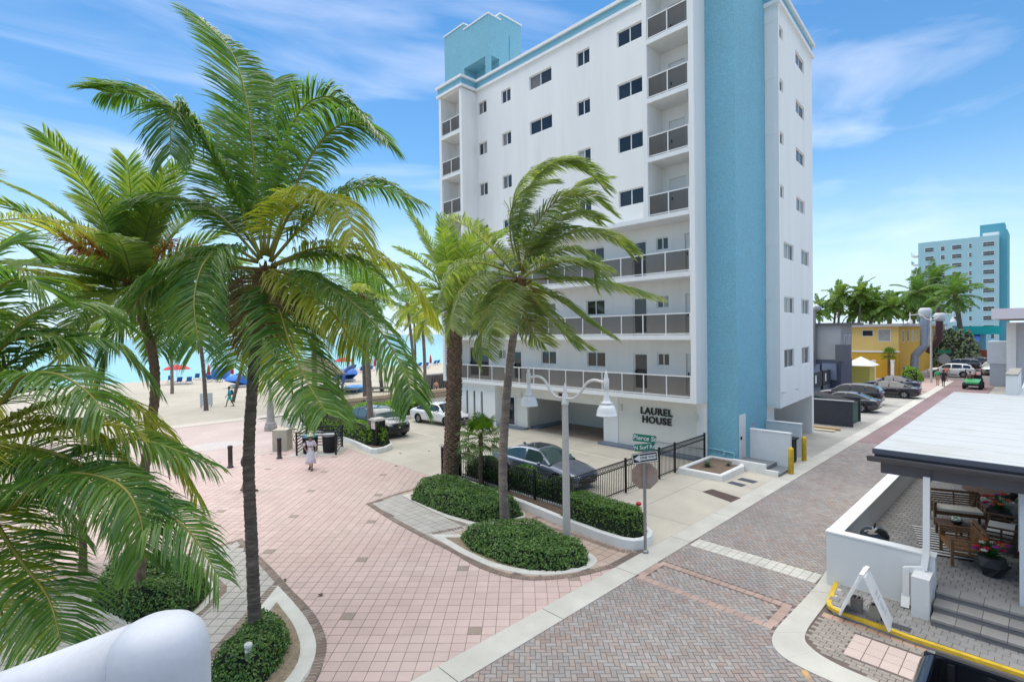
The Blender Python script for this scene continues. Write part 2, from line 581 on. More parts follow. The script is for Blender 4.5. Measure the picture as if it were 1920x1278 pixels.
def pieces(parent, name, items, w, h, ztop, thick, matl, limit=300):
    """paving pieces: the ones nearest the viewpoint are objects sharing one mesh,
    the rest one joined part.  items: (x, y, rot)"""
    items = sorted(items, key=lambda t: math.hypot(t[0], t[1]) if vis(t[0], t[1]) else 1e3 + math.hypot(t[0], t[1]))
    b = min(0.006, w * 0.05)
    mb = MB()
    x, y = w / 2, h / 2
    v = [(-x, -y, -thick), (x, -y, -thick), (x, y, -thick), (-x, y, -thick),
         (-x, -y, -b), (x, -y, -b), (x, y, -b), (-x, y, -b),
         (-x + b, -y + b, 0), (x - b, -y + b, 0), (x - b, y - b, 0), (-x + b, y - b, 0)]
    f = [(8, 9, 10, 11)] + [(i, (i + 1) % 4, 4 + (i + 1) % 4, 4 + i) for i in range(4)] + \
        [(4 + i, 4 + (i + 1) % 4, 8 + (i + 1) % 4, 8 + i) for i in range(4)]
    mb.add(v, f)
    me = mb.mesh(name, [matl])
    off = Vector(parent.location)
    for (px, py, r) in items[:limit]:
        o = inst(name, me, parent, (px - off.x, py - off.y, ztop - off.z + random.uniform(-0.0015, 0.0015)), r)
    rest = items[limit:]
    if rest:
        V0 = np.array(v, float)
        A = np.array(rest, float)
        ca, sa = np.cos(A[:, 2]), np.sin(A[:, 2])
        X = V0[None, :, 0] * ca[:, None] - V0[None, :, 1] * sa[:, None] + A[:, 0:1]
        Y = V0[None, :, 0] * sa[:, None] + V0[None, :, 1] * ca[:, None] + A[:, 1:2]
        Z = np.repeat(V0[None, :, 2], len(rest), 0) + ztop + np.random.default_rng(3).uniform(-0.0015, 0.0015, (len(rest), 1))
        VV = np.stack([X, Y, Z], 2).reshape(-1, 3)
        F = np.array(f)[None] + (np.arange(len(rest)) * len(v))[:, None, None]
        mb2 = MB()
        mb2.v = [tuple(p) for p in VV]; mb2.f = [tuple(q) for q in F.reshape(-1, 4)]
        mb2.mi = [0] * len(mb2.f); mb2.sm = [False] * len(mb2.f)
        mb2.build(name + 's_beyond', matl, parent, kind='stuff')
def vis(x, y, z=0.0):
    p = Vector((x, y, z - CAM_H))
    d = p.dot(fw)
    if d < 0.3: return False
    return abs(p.dot(r2) / d * 970) < 980 and -700 < p.dot(d2) / d * 970 < 660

sheet('ground', rect(-400, -600, 1600, 46), -0.045, mat('town_ground', (0.36, 0.34, 0.31), 0.9, var=0.2, vscale=0.2, fine=0.2, fscale=6))
# beach sand slopes gently into the sea
sb = MB()
ys = [43.2, 46, 55, 66, 74, 80, 86, 92, 100, 130]
zs = [-0.02, 0.10, 0.14, 0.14, 0.12, 0.08, 0.02, -0.09, -0.45, -4]
xs = [-500, -150, -60, -30, -15] + list(range(-10, 70, 2)) + [80, 110, 180, 400, 900]
rs = random.Random(5)
for i, yy in enumerate(ys):
    for x in xs:
        sb.v.append((x, yy + (rs.uniform(-.5, .5) if 0 < i < 6 else 0), zs[i] + (rs.uniform(-0.06, 0.06) if 0 < i < 7 else 0)))
nx = len(xs)
for i in range(len(ys) - 1):
    for j in range(nx - 1):
        sb.f.append((i * nx + j, i * nx + j + 1, (i + 1) * nx + j + 1, (i + 1) * nx + j)); sb.mi.append(0); sb.sm.append(True)
struct('beach_sand', sb, SAND)
# sea
SEA = bpy.data.materials.new('turquoise_sea'); SEA.use_nodes = True
_n = SEA.node_tree; _P = _n.nodes['Principled BSDF']
_geo = _n.nodes.new('ShaderNodeNewGeometry')
_sx = _n.nodes.new('ShaderNodeSeparateXYZ'); _n.links.new(_geo.outputs['Position'], _sx.inputs[0])
_mr = _n.nodes.new('ShaderNodeMapRange'); _mr.inputs['From Min'].default_value = 90; _mr.inputs['From Max'].default_value = 420
_n.links.new(_sx.outputs['Y'], _mr.inputs['Value'])
_cr = _n.nodes.new('ShaderNodeValToRGB')
_cr.color_ramp.elements[0].color = (0.19, 0.47, 0.49, 1); _cr.color_ramp.elements[1].color = (0.055, 0.27, 0.36, 1)
_n.links.new(_mr.outputs['Result'], _cr.inputs['Fac']); _n.links.new(_cr.outputs['Color'], _P.inputs['Base Color'])
_P.inputs['Roughness'].default_value = 0.22
_mp = _n.nodes.new('ShaderNodeMapping'); _mp.inputs['Scale'].default_value = (0.35, 1.1, 1)
_n.links.new(_geo.outputs['Position'], _mp.inputs['Vector'])
_nz = _n.nodes.new('ShaderNodeTexNoise'); _nz.inputs['Scale'].default_value = 0.9; _nz.inputs['Detail'].default_value = 4
_n.links.new(_mp.outputs['Vector'], _nz.inputs['Vector'])
_bp = _n.nodes.new('ShaderNodeBump'); _bp.inputs['Strength'].default_value = 0.5; _bp.inputs['Distance'].default_value = 0.25
_n.links.new(_nz.outputs['Fac'], _bp.inputs['Height']); _n.links.new(_bp.outputs['Normal'], _P.inputs['Normal'])
sheet('sea', rect(-9000, 90, 12000, 20000), -0.22, SEA)

# ---- plaza of pink pavers laid diagonally
plaza = sheet('plaza_pavement', rect(-30, 7.7, 13.3, 29.0), -0.010, mat('plaza_joint', (0.27, 0.205, 0.19), 0.95, var=0.25, vscale=3))
TP = 0.2917
q = math.sqrt(0.5)
pink_items, acc_items = [], []
RB = [(13.2, 18.0), (11.15, 17.98), (9.34, 17.72), (9.11, 15.71), (9.0, 13.55), (8.97, 12.01), (8.88, 10.82), (8.99, 9.87), (9.31, 9.21), (9.92, 8.67), (10.58, 8.33), (11.44, 8.05), (13.2, 8.0)]
LB = [(-8, 17.2), (4.04, 17.42), (5.01, 17.51), (4.92, 14.67), (4.84, 13.06), (4.81, 12.03), (4.71, 11.12), (4.51, 10.34), (4.24, 9.82), (3.82, 9.28), (2.9, 8.6), (-8, 8.6)]
for i in range(-60, 140):
    for j in range(-60, 140):
        u, v = i * TP, j * TP
        x = 5.27 + (u - v) * q; y = 15.88 + (u + v) * q
        if not (-12 < x < 13.35 and 7.85 < y < 28.9): continue
        if inpoly(x, y, RB) and edge_dist(x, y, RB) > 0.25: continue
        if inpoly(x, y, LB) and edge_dist(x, y, LB) > 0.25: continue
        if x < -2 and y < 15: continue
        # accent lattice (8,-8),(-2,-10)
        det = -96.0
        aa = (i * -10 - j * -2) / det; bb = (8 * j + 8 * i) / det
        if abs(aa - round(aa)) < 1e-6 and abs(bb - round(bb)) < 1e-6:
            acc_items.append((x, y, R(45)))
        else:
            pink_items.append((x, y, R(45)))
pieces(plaza, 'pink_paver', pink_items, TP - 0.010, TP - 0.010, 0.0, 0.02, PINK)
pieces(plaza, 'accent_paver', acc_items, TP - 0.013, TP - 0.013, 0.001, 0.02, ACCENT)

# ---- broadwalk towards the beach
sheet('broadwalk', rect(-60, 29.0, 13.4, 43.4), -0.004, mat('broadwalk_pavement', (0.53, 0.425, 0.395), 0.9, var=0.10, vscale=0.5, fine=0.2, fscale=9, stain=0.35, stscale=0.3, stcol=(0.36, 0.28, 0.25)))
sheet('broadwalk_edge', rect(-60, 42.2, 16.5, 43.6), 0.012, mat('pale_broadwalk_edge', (0.56, 0.50, 0.44), 0.9, var=0.1, fine=0.1))
mos = MB()
ell = [(8.3 + 1.5 * math.cos(a), 33.6 + 1.25 * math.sin(a)) for a in [k * math.pi / 14 for k in range(28)]]
mos.add([(p[0], p[1], 0.004) for p in ell], [tuple(range(28))])
struct('pavement_medallion', mos, mat('blue_grey_mosaic', (0.44, 0.42, 0.42), 0.7, var=0.4, vscale=2.2, col2=(0.52, 0.44, 0.40), fine=0.4, fscale=12))

# ---- brick road (45 degree herringbone)
sheet('brick_road', rect(-8, -7, 33.6, 7.6), -0.013, GROUT)
road = bpy.data.objects['brick_road']
items = []
bl, bw = 0.212, 0.106
def in_road(x, y):
    if y > 7.47: return False
    if 11.33 < x < 12.67 and y > 4.0:
        if x < 11.55 or x > 12.45 or y > 7.15 or y < 4.28: return False
    if 14.17 < x < 14.78: return False
    if x > 11.0: return y > 3.95
    if x > 10.3: return y > 3.6 - (11.0 - x) * 0.0 or x < 10.5
    return y > -3.0 and x > 2.6
# herringbone: H brick on cells (a+4b, a),(a+4b+1, a); V brick on (a+4b+2, a),(a+4b+2, a-1)
for b in range(-36, 76):
    for a in range(-56 - 2 * b - 6, 20 - 2 * b + 6):
        for cx, cy, r_ in ((a + 4 * b + 1.0, a + 0.5, 0.0), (a + 4 * b + 2.5, a + 0.0, R(90))):
            x = 12.0 + (cx - cy) * bw * q; y = 5.0 + (cx + cy) * bw * q
            if 2.6 < x < 33.6 and -3 < y < 7.6 and in_road(x, y):
                items.append((x, y, R(45) + r_))
pieces(road, 'road_brick', items, bl - 0.009, bw - 0.009, 0.0, 0.02, BRICK)
# red outline band and white stop band across the road
red = []
for k in range(16):
    y = 4.15 + k * 0.206
    red.append((11.44, y, R(90)))
    red.append((12.56, y, R(90)))
for k in range(8):
    for yy in (4.12, 7.30):
        red.append((11.62 + k * 0.108, yy, R(90)))
pieces(road, 'red_brick', red, 0.200, 0.20, 0.004, 0.024, REDBRICK)
wh = []
for k in range(16):
    for j in range(3):
        wh.append((14.27 + j * 0.205, 4.12 + k * 0.208, 0))
pieces(road, 'white_brick', wh, 0.198, 0.200, 0.005, 0.024, WBRICK)
# faded orange line at the bend
ol = MB()
oo = smooth2([(10.35, 3.2), (10.0, 2.9), (9.75, 2.4), (9.65, 1.6)], 14)
oi_ = offset_line(oo, 0.12)
for k in range(14):
    ol.quad((*oo[k], 0.006), (*oo[k + 1], 0.006), (*oi_[k + 1], 0.006), (*oi_[k], 0.006))
struct('painted_line', ol, mat('worn_orange_paint', (0.55, 0.34, 0.13), 0.8, stain=0.8, stscale=3, stcol=(0.24, 0.2, 0.19), stlo=0.4, sthi=0.55))
# far part of the road: bricks too small to tell apart
sheet('far_road', [(33.6, 4.0), (140, 4.0), (140, 8.5), (80, 7.95), (33.6, 7.5)], -0.002, FARROAD)
sheet('cross_street', rect(80, -60, 91, 60), 0.002, mat('cross_street_asphalt', (0.20, 0.18, 0.18), 0.9, var=0.2, fine=0.2))

# ---- concrete strip along the road: slabs with joints
strip = sheet('kerb_strip', rect(-6, 7.38, 80, 8.04), -0.02, GROUT)
sm_ = MB().box(-1.44, -0.32, -0.04, 1.44, 0.32, 0.0, bottom=False).mesh('strip_slab', [KERBC])
for k in range(29):
    inst('strip_slab', sm_, strip, (-4.5 + k * 2.9, 7.71 + max(0, (k - 16)) * 0.02, 0.014))
# white kerb sweeping round the right-hand corner
ki = [(34, 4.12), (24, 4.08), (16.17, 4.04), (13.96, 3.96), (12.23, 3.97), (11.35, 3.97), (10.85, 3.86), (10.55, 3.6), (10.42, 3.2), (10.37, 2.5), (10.37, 0), (10.37, -6)]
ko = [(34, 3.64), (24, 3.62), (16.2, 3.62), (14.2, 3.55), (12.4, 3.53), (11.75, 3.5), (11.4, 3.42), (11.2, 3.25), (11.02, 2.9), (10.93, 2.2), (10.92, 0), (10.92, -6)]
ki = smooth2(ki, 66); ko = smooth2(ko, 66)
kb = MB()
for k in range(66):
    if k in (18, 30, 43, 54): g = 0.04
    else: g = 0.0
    a, b_, c, d = Vector(ki[k]), Vector(ki[k + 1]), Vector(ko[k + 1]), Vector(ko[k])
    b_ = b_.lerp(a, g); c = c.lerp(d, g)
    kb.prism([tuple(a), tuple(b_), tuple(c), tuple(d)], -0.03, 0.016)
struct('corner_kerb', kb, KERBC)
# paved pad behind it
pad = sheet('corner_pavement', [(10.9, -6), (13.2, -6), (13.2, 3.5), (11.9, 3.55), (11.4, 3.45), (11.15, 3.2), (10.9, 2.2)], -0.016, GROUT)
gp, pp, sp_ = [], [], []
for i in range(24):
    for j in range(60):
        x, y = 10.80 + i * 0.106, -2.6 + j * 0.2
        y += 0.1 * (i % 2)
        if 11.42 < x < 12.42 and 1.0 < y < 2.72: continue
        if x > 12.62: continue
        if inpoly(x, y, [(10.95, -6), (13.2, -6), (13.2, 3.45), (11.95, 3.48), (11.5, 3.38), (11.25, 3.15), (10.98, 2.2)]):
            gp.append((x, y, R(90)))
for j in range(30):
    sp_.append((12.74, -2.6 + j * 0.206, 0))
for i in range(3):
    for j in range(6):
        pp.append((11.60 + i * 0.31, 1.18 + j * 0.29, 0))
pieces(pad, 'grey_pavement_brick', gp, 0.19, 0.098, 0.0, 0.02, mat('warm_grey_brick', (0.33, 0.29, 0.255), 0.9, island=0.1, rand=0.1, fine=0.2, var=0.1))
pieces(pad, 'edge_brick', sp_, 0.2, 0.198, 0.0, 0.02, mat('salmon_brick', (0.43, 0.29, 0.22), 0.9, island=0.1, rand=0.1, fine=0.2))
pieces(pad, 'pink_pad_paver', pp, 0.30, 0.28, 0.002, 0.02, mat('pale_pink_paver', (0.55, 0.44, 0.40), 0.9, island=0.05, rand=0.05, fine=0.25, fscale=80))

# ---- concrete parking court, cast in bays
court = sheet('parking_court', rect(12.9, 8.02, 28, 36.6), -0.018, GROUT)
def slab(x0, y0, x1, y1, m_=CONC, z=0.011):
    g = 0.008
    return MB().box(x0 + g, y0 + g, -0.03, x1 - g, y1 - g, z, bottom=False).build('concrete_slab', m_, court)
xs_ = [13.2, 15.2, 18.2, 21.6, 24.2]
ys_ = [11.35, 14.4, 18.2, 21.8, 25.4, 29.0, 33.2, 36.6]
for i in range(4):
    for j in range(7):
        slab(xs_[i], ys_[j], xs_[i + 1], ys_[j + 1])
for (a, b_, c, d) in ((12.95, 8.03, 15.6, 11.35), (15.6, 8.03, 19.3, 10.1), (15.6, 10.1, 21.0, 11.35), (19.3, 8.03, 21.0, 10.1), (21.0, 8.03, 24.2, 11.35), (24.2, 8.03, 28, 11.35), (24.2, 11.35, 28, 24), ):
    slab(a, b_, c, d)
lot = sheet('side_lot', rect(28, 8.03, 62, 26), -0.018, GROUT)
for i in range(6):
    for j in range(2):
        MB().box(28.01 + i * 5.6, 8.04 + j * 6, -0.03, 28 + (i + 1) * 5.6 - 0.01, 14.02 + j * 6, 0.009, bottom=False).build('concrete_slab', GREYCONC, lot)
sheet('far_plaza', rect(61.6, 8.0, 80, 16), 0.004, mat('far_pink_paving', (0.46, 0.34, 0.315), 0.9, var=0.15, vscale=0.6, fine=0.2, fscale=8))
# painted bay lines
PAINT = mat('worn_white_paint', (0.66, 0.64, 0.58), 0.8, stain=0.5, stscale=5, stcol=(0.52, 0.48, 0.41), stlo=0.45, sthi=0.6)
for i, (a, b_) in enumerate((((18.5, 28.6), (18.3, 25.7)), ((21.3, 17.9), (21.0, 13.4)), ((15.0, 33), (15.0, 28)), ((18.3, 18.0), (18.3, 13.2)))):
    d = (Vector(b_) - Vector(a)).normalized(); nrm = Vector((-d.y, d.x)) * 0.05
    p = [Vector(a) + nrm, Vector(b_) + nrm, Vector(b_) - nrm, Vector(a) - nrm]
    sheet('bay_line', [tuple(v) for v in p], 0.0155, PAINT)
# iron covers in the apron
def cover(poly, matl, name, label):
    o = MB().prism(poly, -0.01, 0.019).build(name, matl)
    tag(o, label, 'access cover')
RUST = mat('rusty_steel_plate', (0.105, 0.065, 0.055), 0.7, var=0.3, vscale=5, fine=0.3)
SLATE = mat('grey_composite_lid', (0.07, 0.08, 0.11), 0.75, var=0.25, vscale=9, fine=0.3)
cover([(19.19, 9.37), (19.77, 9.25), (19.44, 7.99), (18.72, 8.06)], RUST, 'access_cover', 'long rust brown steel cover plate set in the concrete apron')
cover([(21.0, 9.2), (21.35, 9.15), (21.25, 8.5), (20.85, 8.55)], SLATE, 'access_cover', 'grey utility lid nearer the brown cover plate')
cover([(21.75, 9.1), (22.15, 9.05), (22.05, 8.35), (21.65, 8.4)], SLATE, 'access_cover', 'grey utility lid nearer the tower door steps')
for x, y, a, lb in ((14.6, 23.8, 0.3, 'dead leaf on the concrete nearest the court planter tip'), (15.9, 23.0, 1.1, 'dead leaf farther out on the court concrete'), (13.1, 21.6, 2.0, 'dead leaf where the pink pavers meet the concrete'), (5.2, 12.2, 0.4, 'dead leaf on pink pavers right of the front bed'), (4.9, 13.6, 1.0, 'dead leaf by the tip of the front bed kerb')):
    lf = MB().add([(x, y, 0.02), (x + .09 * math.cos(a), y + .09 * math.sin(a), 0.05), (x + .16 * math.cos(a + .5), y + .16 * math.sin(a + .5), 0.022), (x - .03, y + .1, 0.04)], [(0, 1, 2), (0, 2, 3)])
    tag(lf.build('fallen_leaf', mat('dead_leaf', (0.09, 0.05, 0.03), 0.8)), lb, 'leaf', 'dead leaves on the ground')

# ---- planted islands: pale paving, brown brick border, kerbs
def border(parent, line, w=0.2, d=0.105, closed=False):
    """soldier course of bricks following a polyline (bricks on its left)"""
    out = []
    pts = [Vector(p) for p in line]
    L_ = [0]
    for i in range(1, len(pts)): L_.append(L_[-1] + (pts[i] - pts[i - 1]).length)
    n = max(1, int(L_[-1] / d))
    for k in range(n):
        t = (k + 0.5) * L_[-1] / n
        i = max(j for j in range(len(L_)) if L_[j] <= t)
        i = min(i, len(pts) - 2)
        dr = (pts[i + 1] - pts[i]).normalized()
        p = pts[i] + dr * (t - L_[i])
        nn = Vector((-dr.y, dr.x))
        p = p + nn * (w / 2)
        out.append((p.x, p.y, math.atan2(nn.y, nn.x)))
    return out
isl = sheet('island_pavement_right', RB, 0.003, GROUT)
bed1 = [(10.8, 17.55), (11.91, 17.6), (13.0, 17.6), (12.95, 13.4), (12.75, 12.7), (12.43, 12.39), (11.53, 12.55), (10.75, 13.1), (10.55, 14.25), (10.62, 15.61)]
bed2 = [(9.28, 13.5), (10.27, 12.48), (11.12, 12.17), (11.63, 11.01), (11.74, 9.72), (11.55, 8.75), (10.96, 8.5), (10.17, 8.8), (9.62, 9.3), (9.34, 9.8), (9.12, 10.59), (9.1, 11.75)]
g_it, p_it = [], []
for i in range(20):
    for j in range(40):
        x, y = 8.95 + i * 0.3, 8.1 + j * 0.3
        if inpoly(x, y, RB) and edge_dist(x, y, RB) > 0.12 and not (inpoly(x, y, bed1) and edge_dist(x, y, bed1) > 0.2) and not (inpoly(x, y, bed2) and edge_dist(x, y, bed2) > 0.2) and x < 13.0:
            (g_it if y > 12.9 and x < 10.9 else p_it).append((x, y, 0))
pieces(isl, 'grey_paver', g_it, 0.288, 0.288, 0.012, 0.02, GREYTILE)
pieces(isl, 'salmon_paver', p_it, 0.288, 0.288, 0.012, 0.02, mat('salmon_paver', (0.47, 0.36, 0.30), 0.88, island=0.09, rand=0.09, fine=0.2, fscale=80, stain=0.4, stscale=0.8, stcol=(0.36, 0.26, 0.21)))
b_it = border(isl, smooth2([(13.2, 18.0), (11.15, 17.98), (9.5, 17.74)], 8))
b_it += border(isl, smooth2(RB[2:12], 60))
b_it += border(isl, [(10.75, 17.5), (10.6, 15.7), (10.5, 14.2), (10.45, 13.3), (9.4, 13.62)], d=0.105)
b_it += border(isl, smooth2([(13.15, 11.9), (12.55, 12.2), (12.2, 11.5), (12.3, 10.2), (12.3, 8.6), (12.6, 8.1)], 20))
pieces(isl, 'border_brick', b_it, 0.2, 0.095, 0.015, 0.02, BORDER)

isl2 = sheet('island_pavement_left', LB, 0.003, GROUT)
lbed1 = [(1.1, 15.7), (1.4, 17.0), (3.2, 17.0), (3.53, 15.46), (3.58, 14.36), (3.03, 13.6), (2.42, 13.1), (1.7, 13.9)]
lbed2 = [(4.67, 13.51), (4.61, 11.96), (4.49, 10.92), (4.27, 10.29), (3.99, 9.81), (3.4, 9.2), (2.4, 9.3), (2.1, 10.7), (2.49, 11.12), (4.02, 12.76)]
g_it = []
ca, sa = math.cos(R(47)), math.sin(R(47))
for i in range(-30, 30):
    for j in range(-30, 30):
        u, v = i * 0.3, j * 0.3
        x, y = 3.5 + u * ca - v * sa, 13.6 + u * sa + v * ca
        if inpoly(x, y, LB) and edge_dist(x, y, LB) > 0.12 and x > -4 and not (inpoly(x, y, lbed1) and edge_dist(x, y, lbed1) > 0.2) and not (inpoly(x, y, lbed2) and edge_dist(x, y, lbed2) > 0.2):
            g_it.append((x, y, R(47)))
pieces(isl2, 'grey_paver', g_it, 0.288, 0.288, 0.012, 0.02, GREYTILE)
b_it = border(isl2, [(5.0, 17.5), (4.04, 17.42), (-1, 17.3)])
b_it += border(isl2, smooth2(LB[2:11][::-1], 60))
b_it += border(isl2, [(4.5, 13.62), (4.0, 13.05), (2.2, 11.1)])
b_it += border(isl2, [(2.2, 12.75), (2.6, 12.95), (3.65, 14.1), (3.75, 14.4), (3.7, 15.5), (3.4, 17.1)])
pieces(isl2, 'border_brick', b_it, 0.2, 0.095, 0.015, 0.02, BORDER)

def kerb_ring(name, outer, t, z, matl, soil, soilz=0.008, zb=-0.02, label=None, cat=None):
    """kerb round a bed: outer polygon, thickness t; soil fills it"""
    n = len(outer)
    a = sum(outer[i][0] * outer[(i + 1) % n][1] - outer[(i + 1) % n][0] * outer[i][1] for i in range(n))
    P_ = outer if a > 0 else outer[::-1]
    inner = []
    for i in range(n):
        p0, p1, p2 = Vector(P_[i - 1]), Vector(P_[i]), Vector(P_[(i + 1) % n])
        t1 = (p1 - p0).normalized(); t2 = (p2 - p1).normalized()
        n1 = Vector((-t1.y, t1.x)); n2 = Vector((-t2.y, t2.x))
        nn = (n1 + n2).normalized()
        nn = nn / max(0.30, nn.dot(n1))
        inner.append(tuple(p1 + nn * t))
    mb = MB()
    bv = min(0.03, t * 0.2, max(0.004, z * 0.3))
    for i in range(n):
        j = (i + 1) % n
        o1, o2, i1, i2 = Vector(P_[i]), Vector(P_[j]), Vector(inner[i]), Vector(inner[j])
        a1, a2 = o1.lerp(i1, bv / t), o2.lerp(i2, bv / t)
        b1, b2 = i1.lerp(o1, bv / t), i2.lerp(o2, bv / t)
        mb.quad((*o1, zb), (*o2, zb), (*o2, z - bv), (*o1, z - bv))
        mb.quad((*o1, z - bv), (*o2, z - bv), (*a2, z), (*a1, z))
        mb.quad((*a1, z), (*a2, z), (*b2, z), (*b1, z))
        mb.quad((*b1, z), (*b2, z), (*i2, z - bv), (*i1, z - bv))
        mb.quad((*i1, z - bv), (*i2, z - bv), (*i2, zb), (*i1, zb))
    cx = sum(p[0] for p in outer) / n; cy = sum(p[1] for p in outer) / n
    if label:
        r_ = thing(name, label, cat, (cx, cy, 0))
        mb.build('kerb', matl, r_)
        MB().add([(*p, soilz) for p in inner], [tuple(range(n))]).build('soil', soil, r_)
    else:
        r_ = struct(name, mb, matl)
        MB().add([(*p, soilz) for p in inner], [tuple(range(n))]).build('soil', soil, r_)
    return inner
def close_smooth(poly, k=5):
    P_ = [Vector((*p, 0)) for p in poly]
    n = len(P_)
    out = []
    for i in range(n):
        a, b_, c, d = P_[i - 1], P_[i], P_[(i + 1) % n], P_[(i + 2) % n]
        for s_ in range(k):
            t = s_ / k
            p = 0.5 * ((2 * b_) + (c - a) * t + (2 * a - 5 * b_ + 4 * c - d) * t * t + (3 * b_ - a - 3 * c + d) * t ** 3)
            out.append((p.x, p.y))
    return out
PALEKERB = mat('pale_flush_kerb', (0.62, 0.61, 0.57), 0.8, var=0.08, vscale=2, stain=0.3, stscale=2, stcol=(0.45, 0.43, 0.4), fine=0.1)
kerb_ring('bed_kerb_by_date_palm', bed1, 0.22, 0.022, PALEKERB, DRYSOIL, 0.018)
kerb_ring('bed_kerb_by_lamp', bed2[:1] + smooth2(bed2[1:], 40) , 0.24, 0.022, PALEKERB, DRYSOIL, 0.018)
kerb_ring('bed_kerb_left', lbed1, 0.16, 0.022, PALEKERB, DRYSOIL, 0.018)
kerb_ring('bed_kerb_front', [lbed2[0], (4.64, 12.6)] + smooth2([(4.61, 12.1), (4.56, 11.5), (4.47, 10.95), (4.3, 10.35), (4.0, 9.81), (3.5, 9.35), (3.0, 9.15)], 14) + [(2.4, 9.3), (2.1, 10.7), (2.49, 11.12), (3.3, 11.95)], 0.3, 0.024, PALEKERB, DRYSOIL, 0.018)
planter_poly = [(13.62, 17.4), (13.25, 17.35), (12.92, 13), (12.66, 10.9), (12.55, 9.4), (12.58, 8.6), (12.72, 8.28), (12.98, 8.12), (13.4, 8.12), (13.75, 8.28), (13.95, 8.6), (14.02, 9.2), (14.02, 11.2), (13.75, 11.28), (13.75, 17.4)]
kerb_ring('hedge_planter', planter_poly, 0.17, 0.30, WKERB, SOIL, 0.24, label='long white kerbed planter under the black fence, rounded at the road end', cat='planter')
kerb_ring('tower_planter', [(20.96, 9.38), (23.2, 9.38), (24.08, 9.7), (24.08, 11.35), (20.96, 11.35)], 0.2, 0.28, WKERB, SOIL, 0.2, label='white kerbed planter at the foot of the teal tower', cat='planter')
kerb_ring('court_planter', [(14.25, 36.4), (14.25, 31), (13.5, 25.0), (13.75, 24.72), (14.3, 24.75), (14.9, 25.15), (15.2, 25.7), (15.3, 26.4), (15.3, 33.0), (23.6, 33.0), (23.6, 36.4)], 0.18, 0.28, WKERB, SOIL, 0.2, label='white kerbed hedge planter wrapping the parking court on the beach side', cat='planter')
# ================================================================== APARTMENT HOUSE
XF, XW = 22.96, 24.35
apt = thing('apartment_building', 'tall white apartment house with teal stair tower, glass balconies and black wall lettering', 'building', (24.0, 20.0, 0))

def panel(origin, u, nrm, U, Z0, Z1, holes, depth, mb, mi=0):
    """wall panel with rectangular holes and reveals.
    origin: point at u=0,z=0; u: unit direction; nrm: outward normal; holes (u0,u1,z0,z1)"""
    o = Vector(origin); u = Vector(u).normalized(); nrm = Vector(nrm).normalized()
    us = sorted({0, U} | {h[i] for h in holes for i in (0, 1)})
    zs_ = sorted({Z0, Z1} | {h[i] for h in holes for i in (2, 3)})
    P_ = lambda a, z, d=0.0: o + u * a + Vector((0, 0, z)) - nrm * d
    flip = u.cross(Vector((0, 0, 1))).dot(nrm) < 0
    def q_(a, b, c, d):
        mb.quad(*((a, b, c, d) if not flip else (d, c, b, a)), mi=mi)
    for i in range(len(us) - 1):
        for j in range(len(zs_) - 1):
            cu, cz = (us[i] + us[i + 1]) / 2, (zs_[j] + zs_[j + 1]) / 2
            if any(h[0] < cu < h[1] and h[2] < cz < h[3] for h in holes): continue
            q_(P_(us[i], zs_[j]), P_(us[i + 1], zs_[j]), P_(us[i + 1], zs_[j + 1]), P_(us[i], zs_[j + 1]))
    for (a, b, c, d) in holes:
        q_(P_(a, c, depth), P_(a, c), P_(a, d), P_(a, d, depth))
        q_(P_(b, c), P_(b, c, depth), P_(b, d, depth), P_(b, d))
        q_(P_(a, c, depth), P_(b, c, depth), P_(b, c), P_(a, c))
        q_(P_(a, d), P_(b, d), P_(b, d, depth), P_(a, d, depth))

def window(parent, origin, u, nrm, hole, depth=0.13, n=2, matl=None, name='window', sill=True, split=None):
    """framed window set at the back of a reveal: window > frame(own mesh), pane"""
    o = Vector(origin); u = Vector(u).normalized(); nrm = Vector(nrm).normalized()
    a, b, c, d = hole
    fw_ = 0.055
    P_ = lambda x, z, dd: o + u * x + Vector((0, 0, z)) - nrm * dd
    mb = MB()
    def bx(x0, x1, z0, z1, d0, d1):
        vs_ = [P_(x, z, dd) for dd in (d1, d0) for (x, z) in ((x0, z0), (x1, z0), (x1, z1), (x0, z1))]
        mb.add(vs_, [(4, 5, 6, 7), (3, 2, 1, 0), (0, 1, 5, 4), (1, 2, 6, 5), (2, 3, 7, 6), (3, 0, 4, 7)])
    d0 = depth - 0.06
    bx(a + .002, a + fw_, c + .002, d - .002, d0, depth)
    bx(b - fw_, b - .002, c + .002, d - .002, d0, depth)
    bx(a + fw_, b - fw_, c + .002, c + fw_, d0, depth)
    bx(a + fw_, b - fw_, d - fw_, d - .002, d0, depth)
    cuts = [a + fw_ + (b - a - 2 * fw_) * k / n for k in range(n + 1)]
    for k in range(1, n):
        bx(cuts[k] - 0.028, cuts[k] + 0.028, c + fw_, d - fw_, d0 + 0.008, depth)
    w = mb.build(name, FRAME, parent)
    for k in range(n):
        x0, x1 = cuts[k] + (0.028 if k else 0.0), cuts[k + 1] - (0.028 if k < n - 1 else 0.0)
        mm = matl if matl else (BLIND if random.random() < 0.36 else PANE)
        dd = depth - 0.025
        MB().quad(P_(x0, c + fw_, dd), P_(x1, c + fw_, dd), P_(x1, d - fw_, dd), P_(x0, d - fw_, dd)).build('pane', mm, w)
    return w

SZ = [2.84, 5.85, 8.86, 11.76, 14.68, 17.60, 20.51]     # underside of the floor slabs
ST = 0.22
Y0, Y1 = 11.46, 31.15
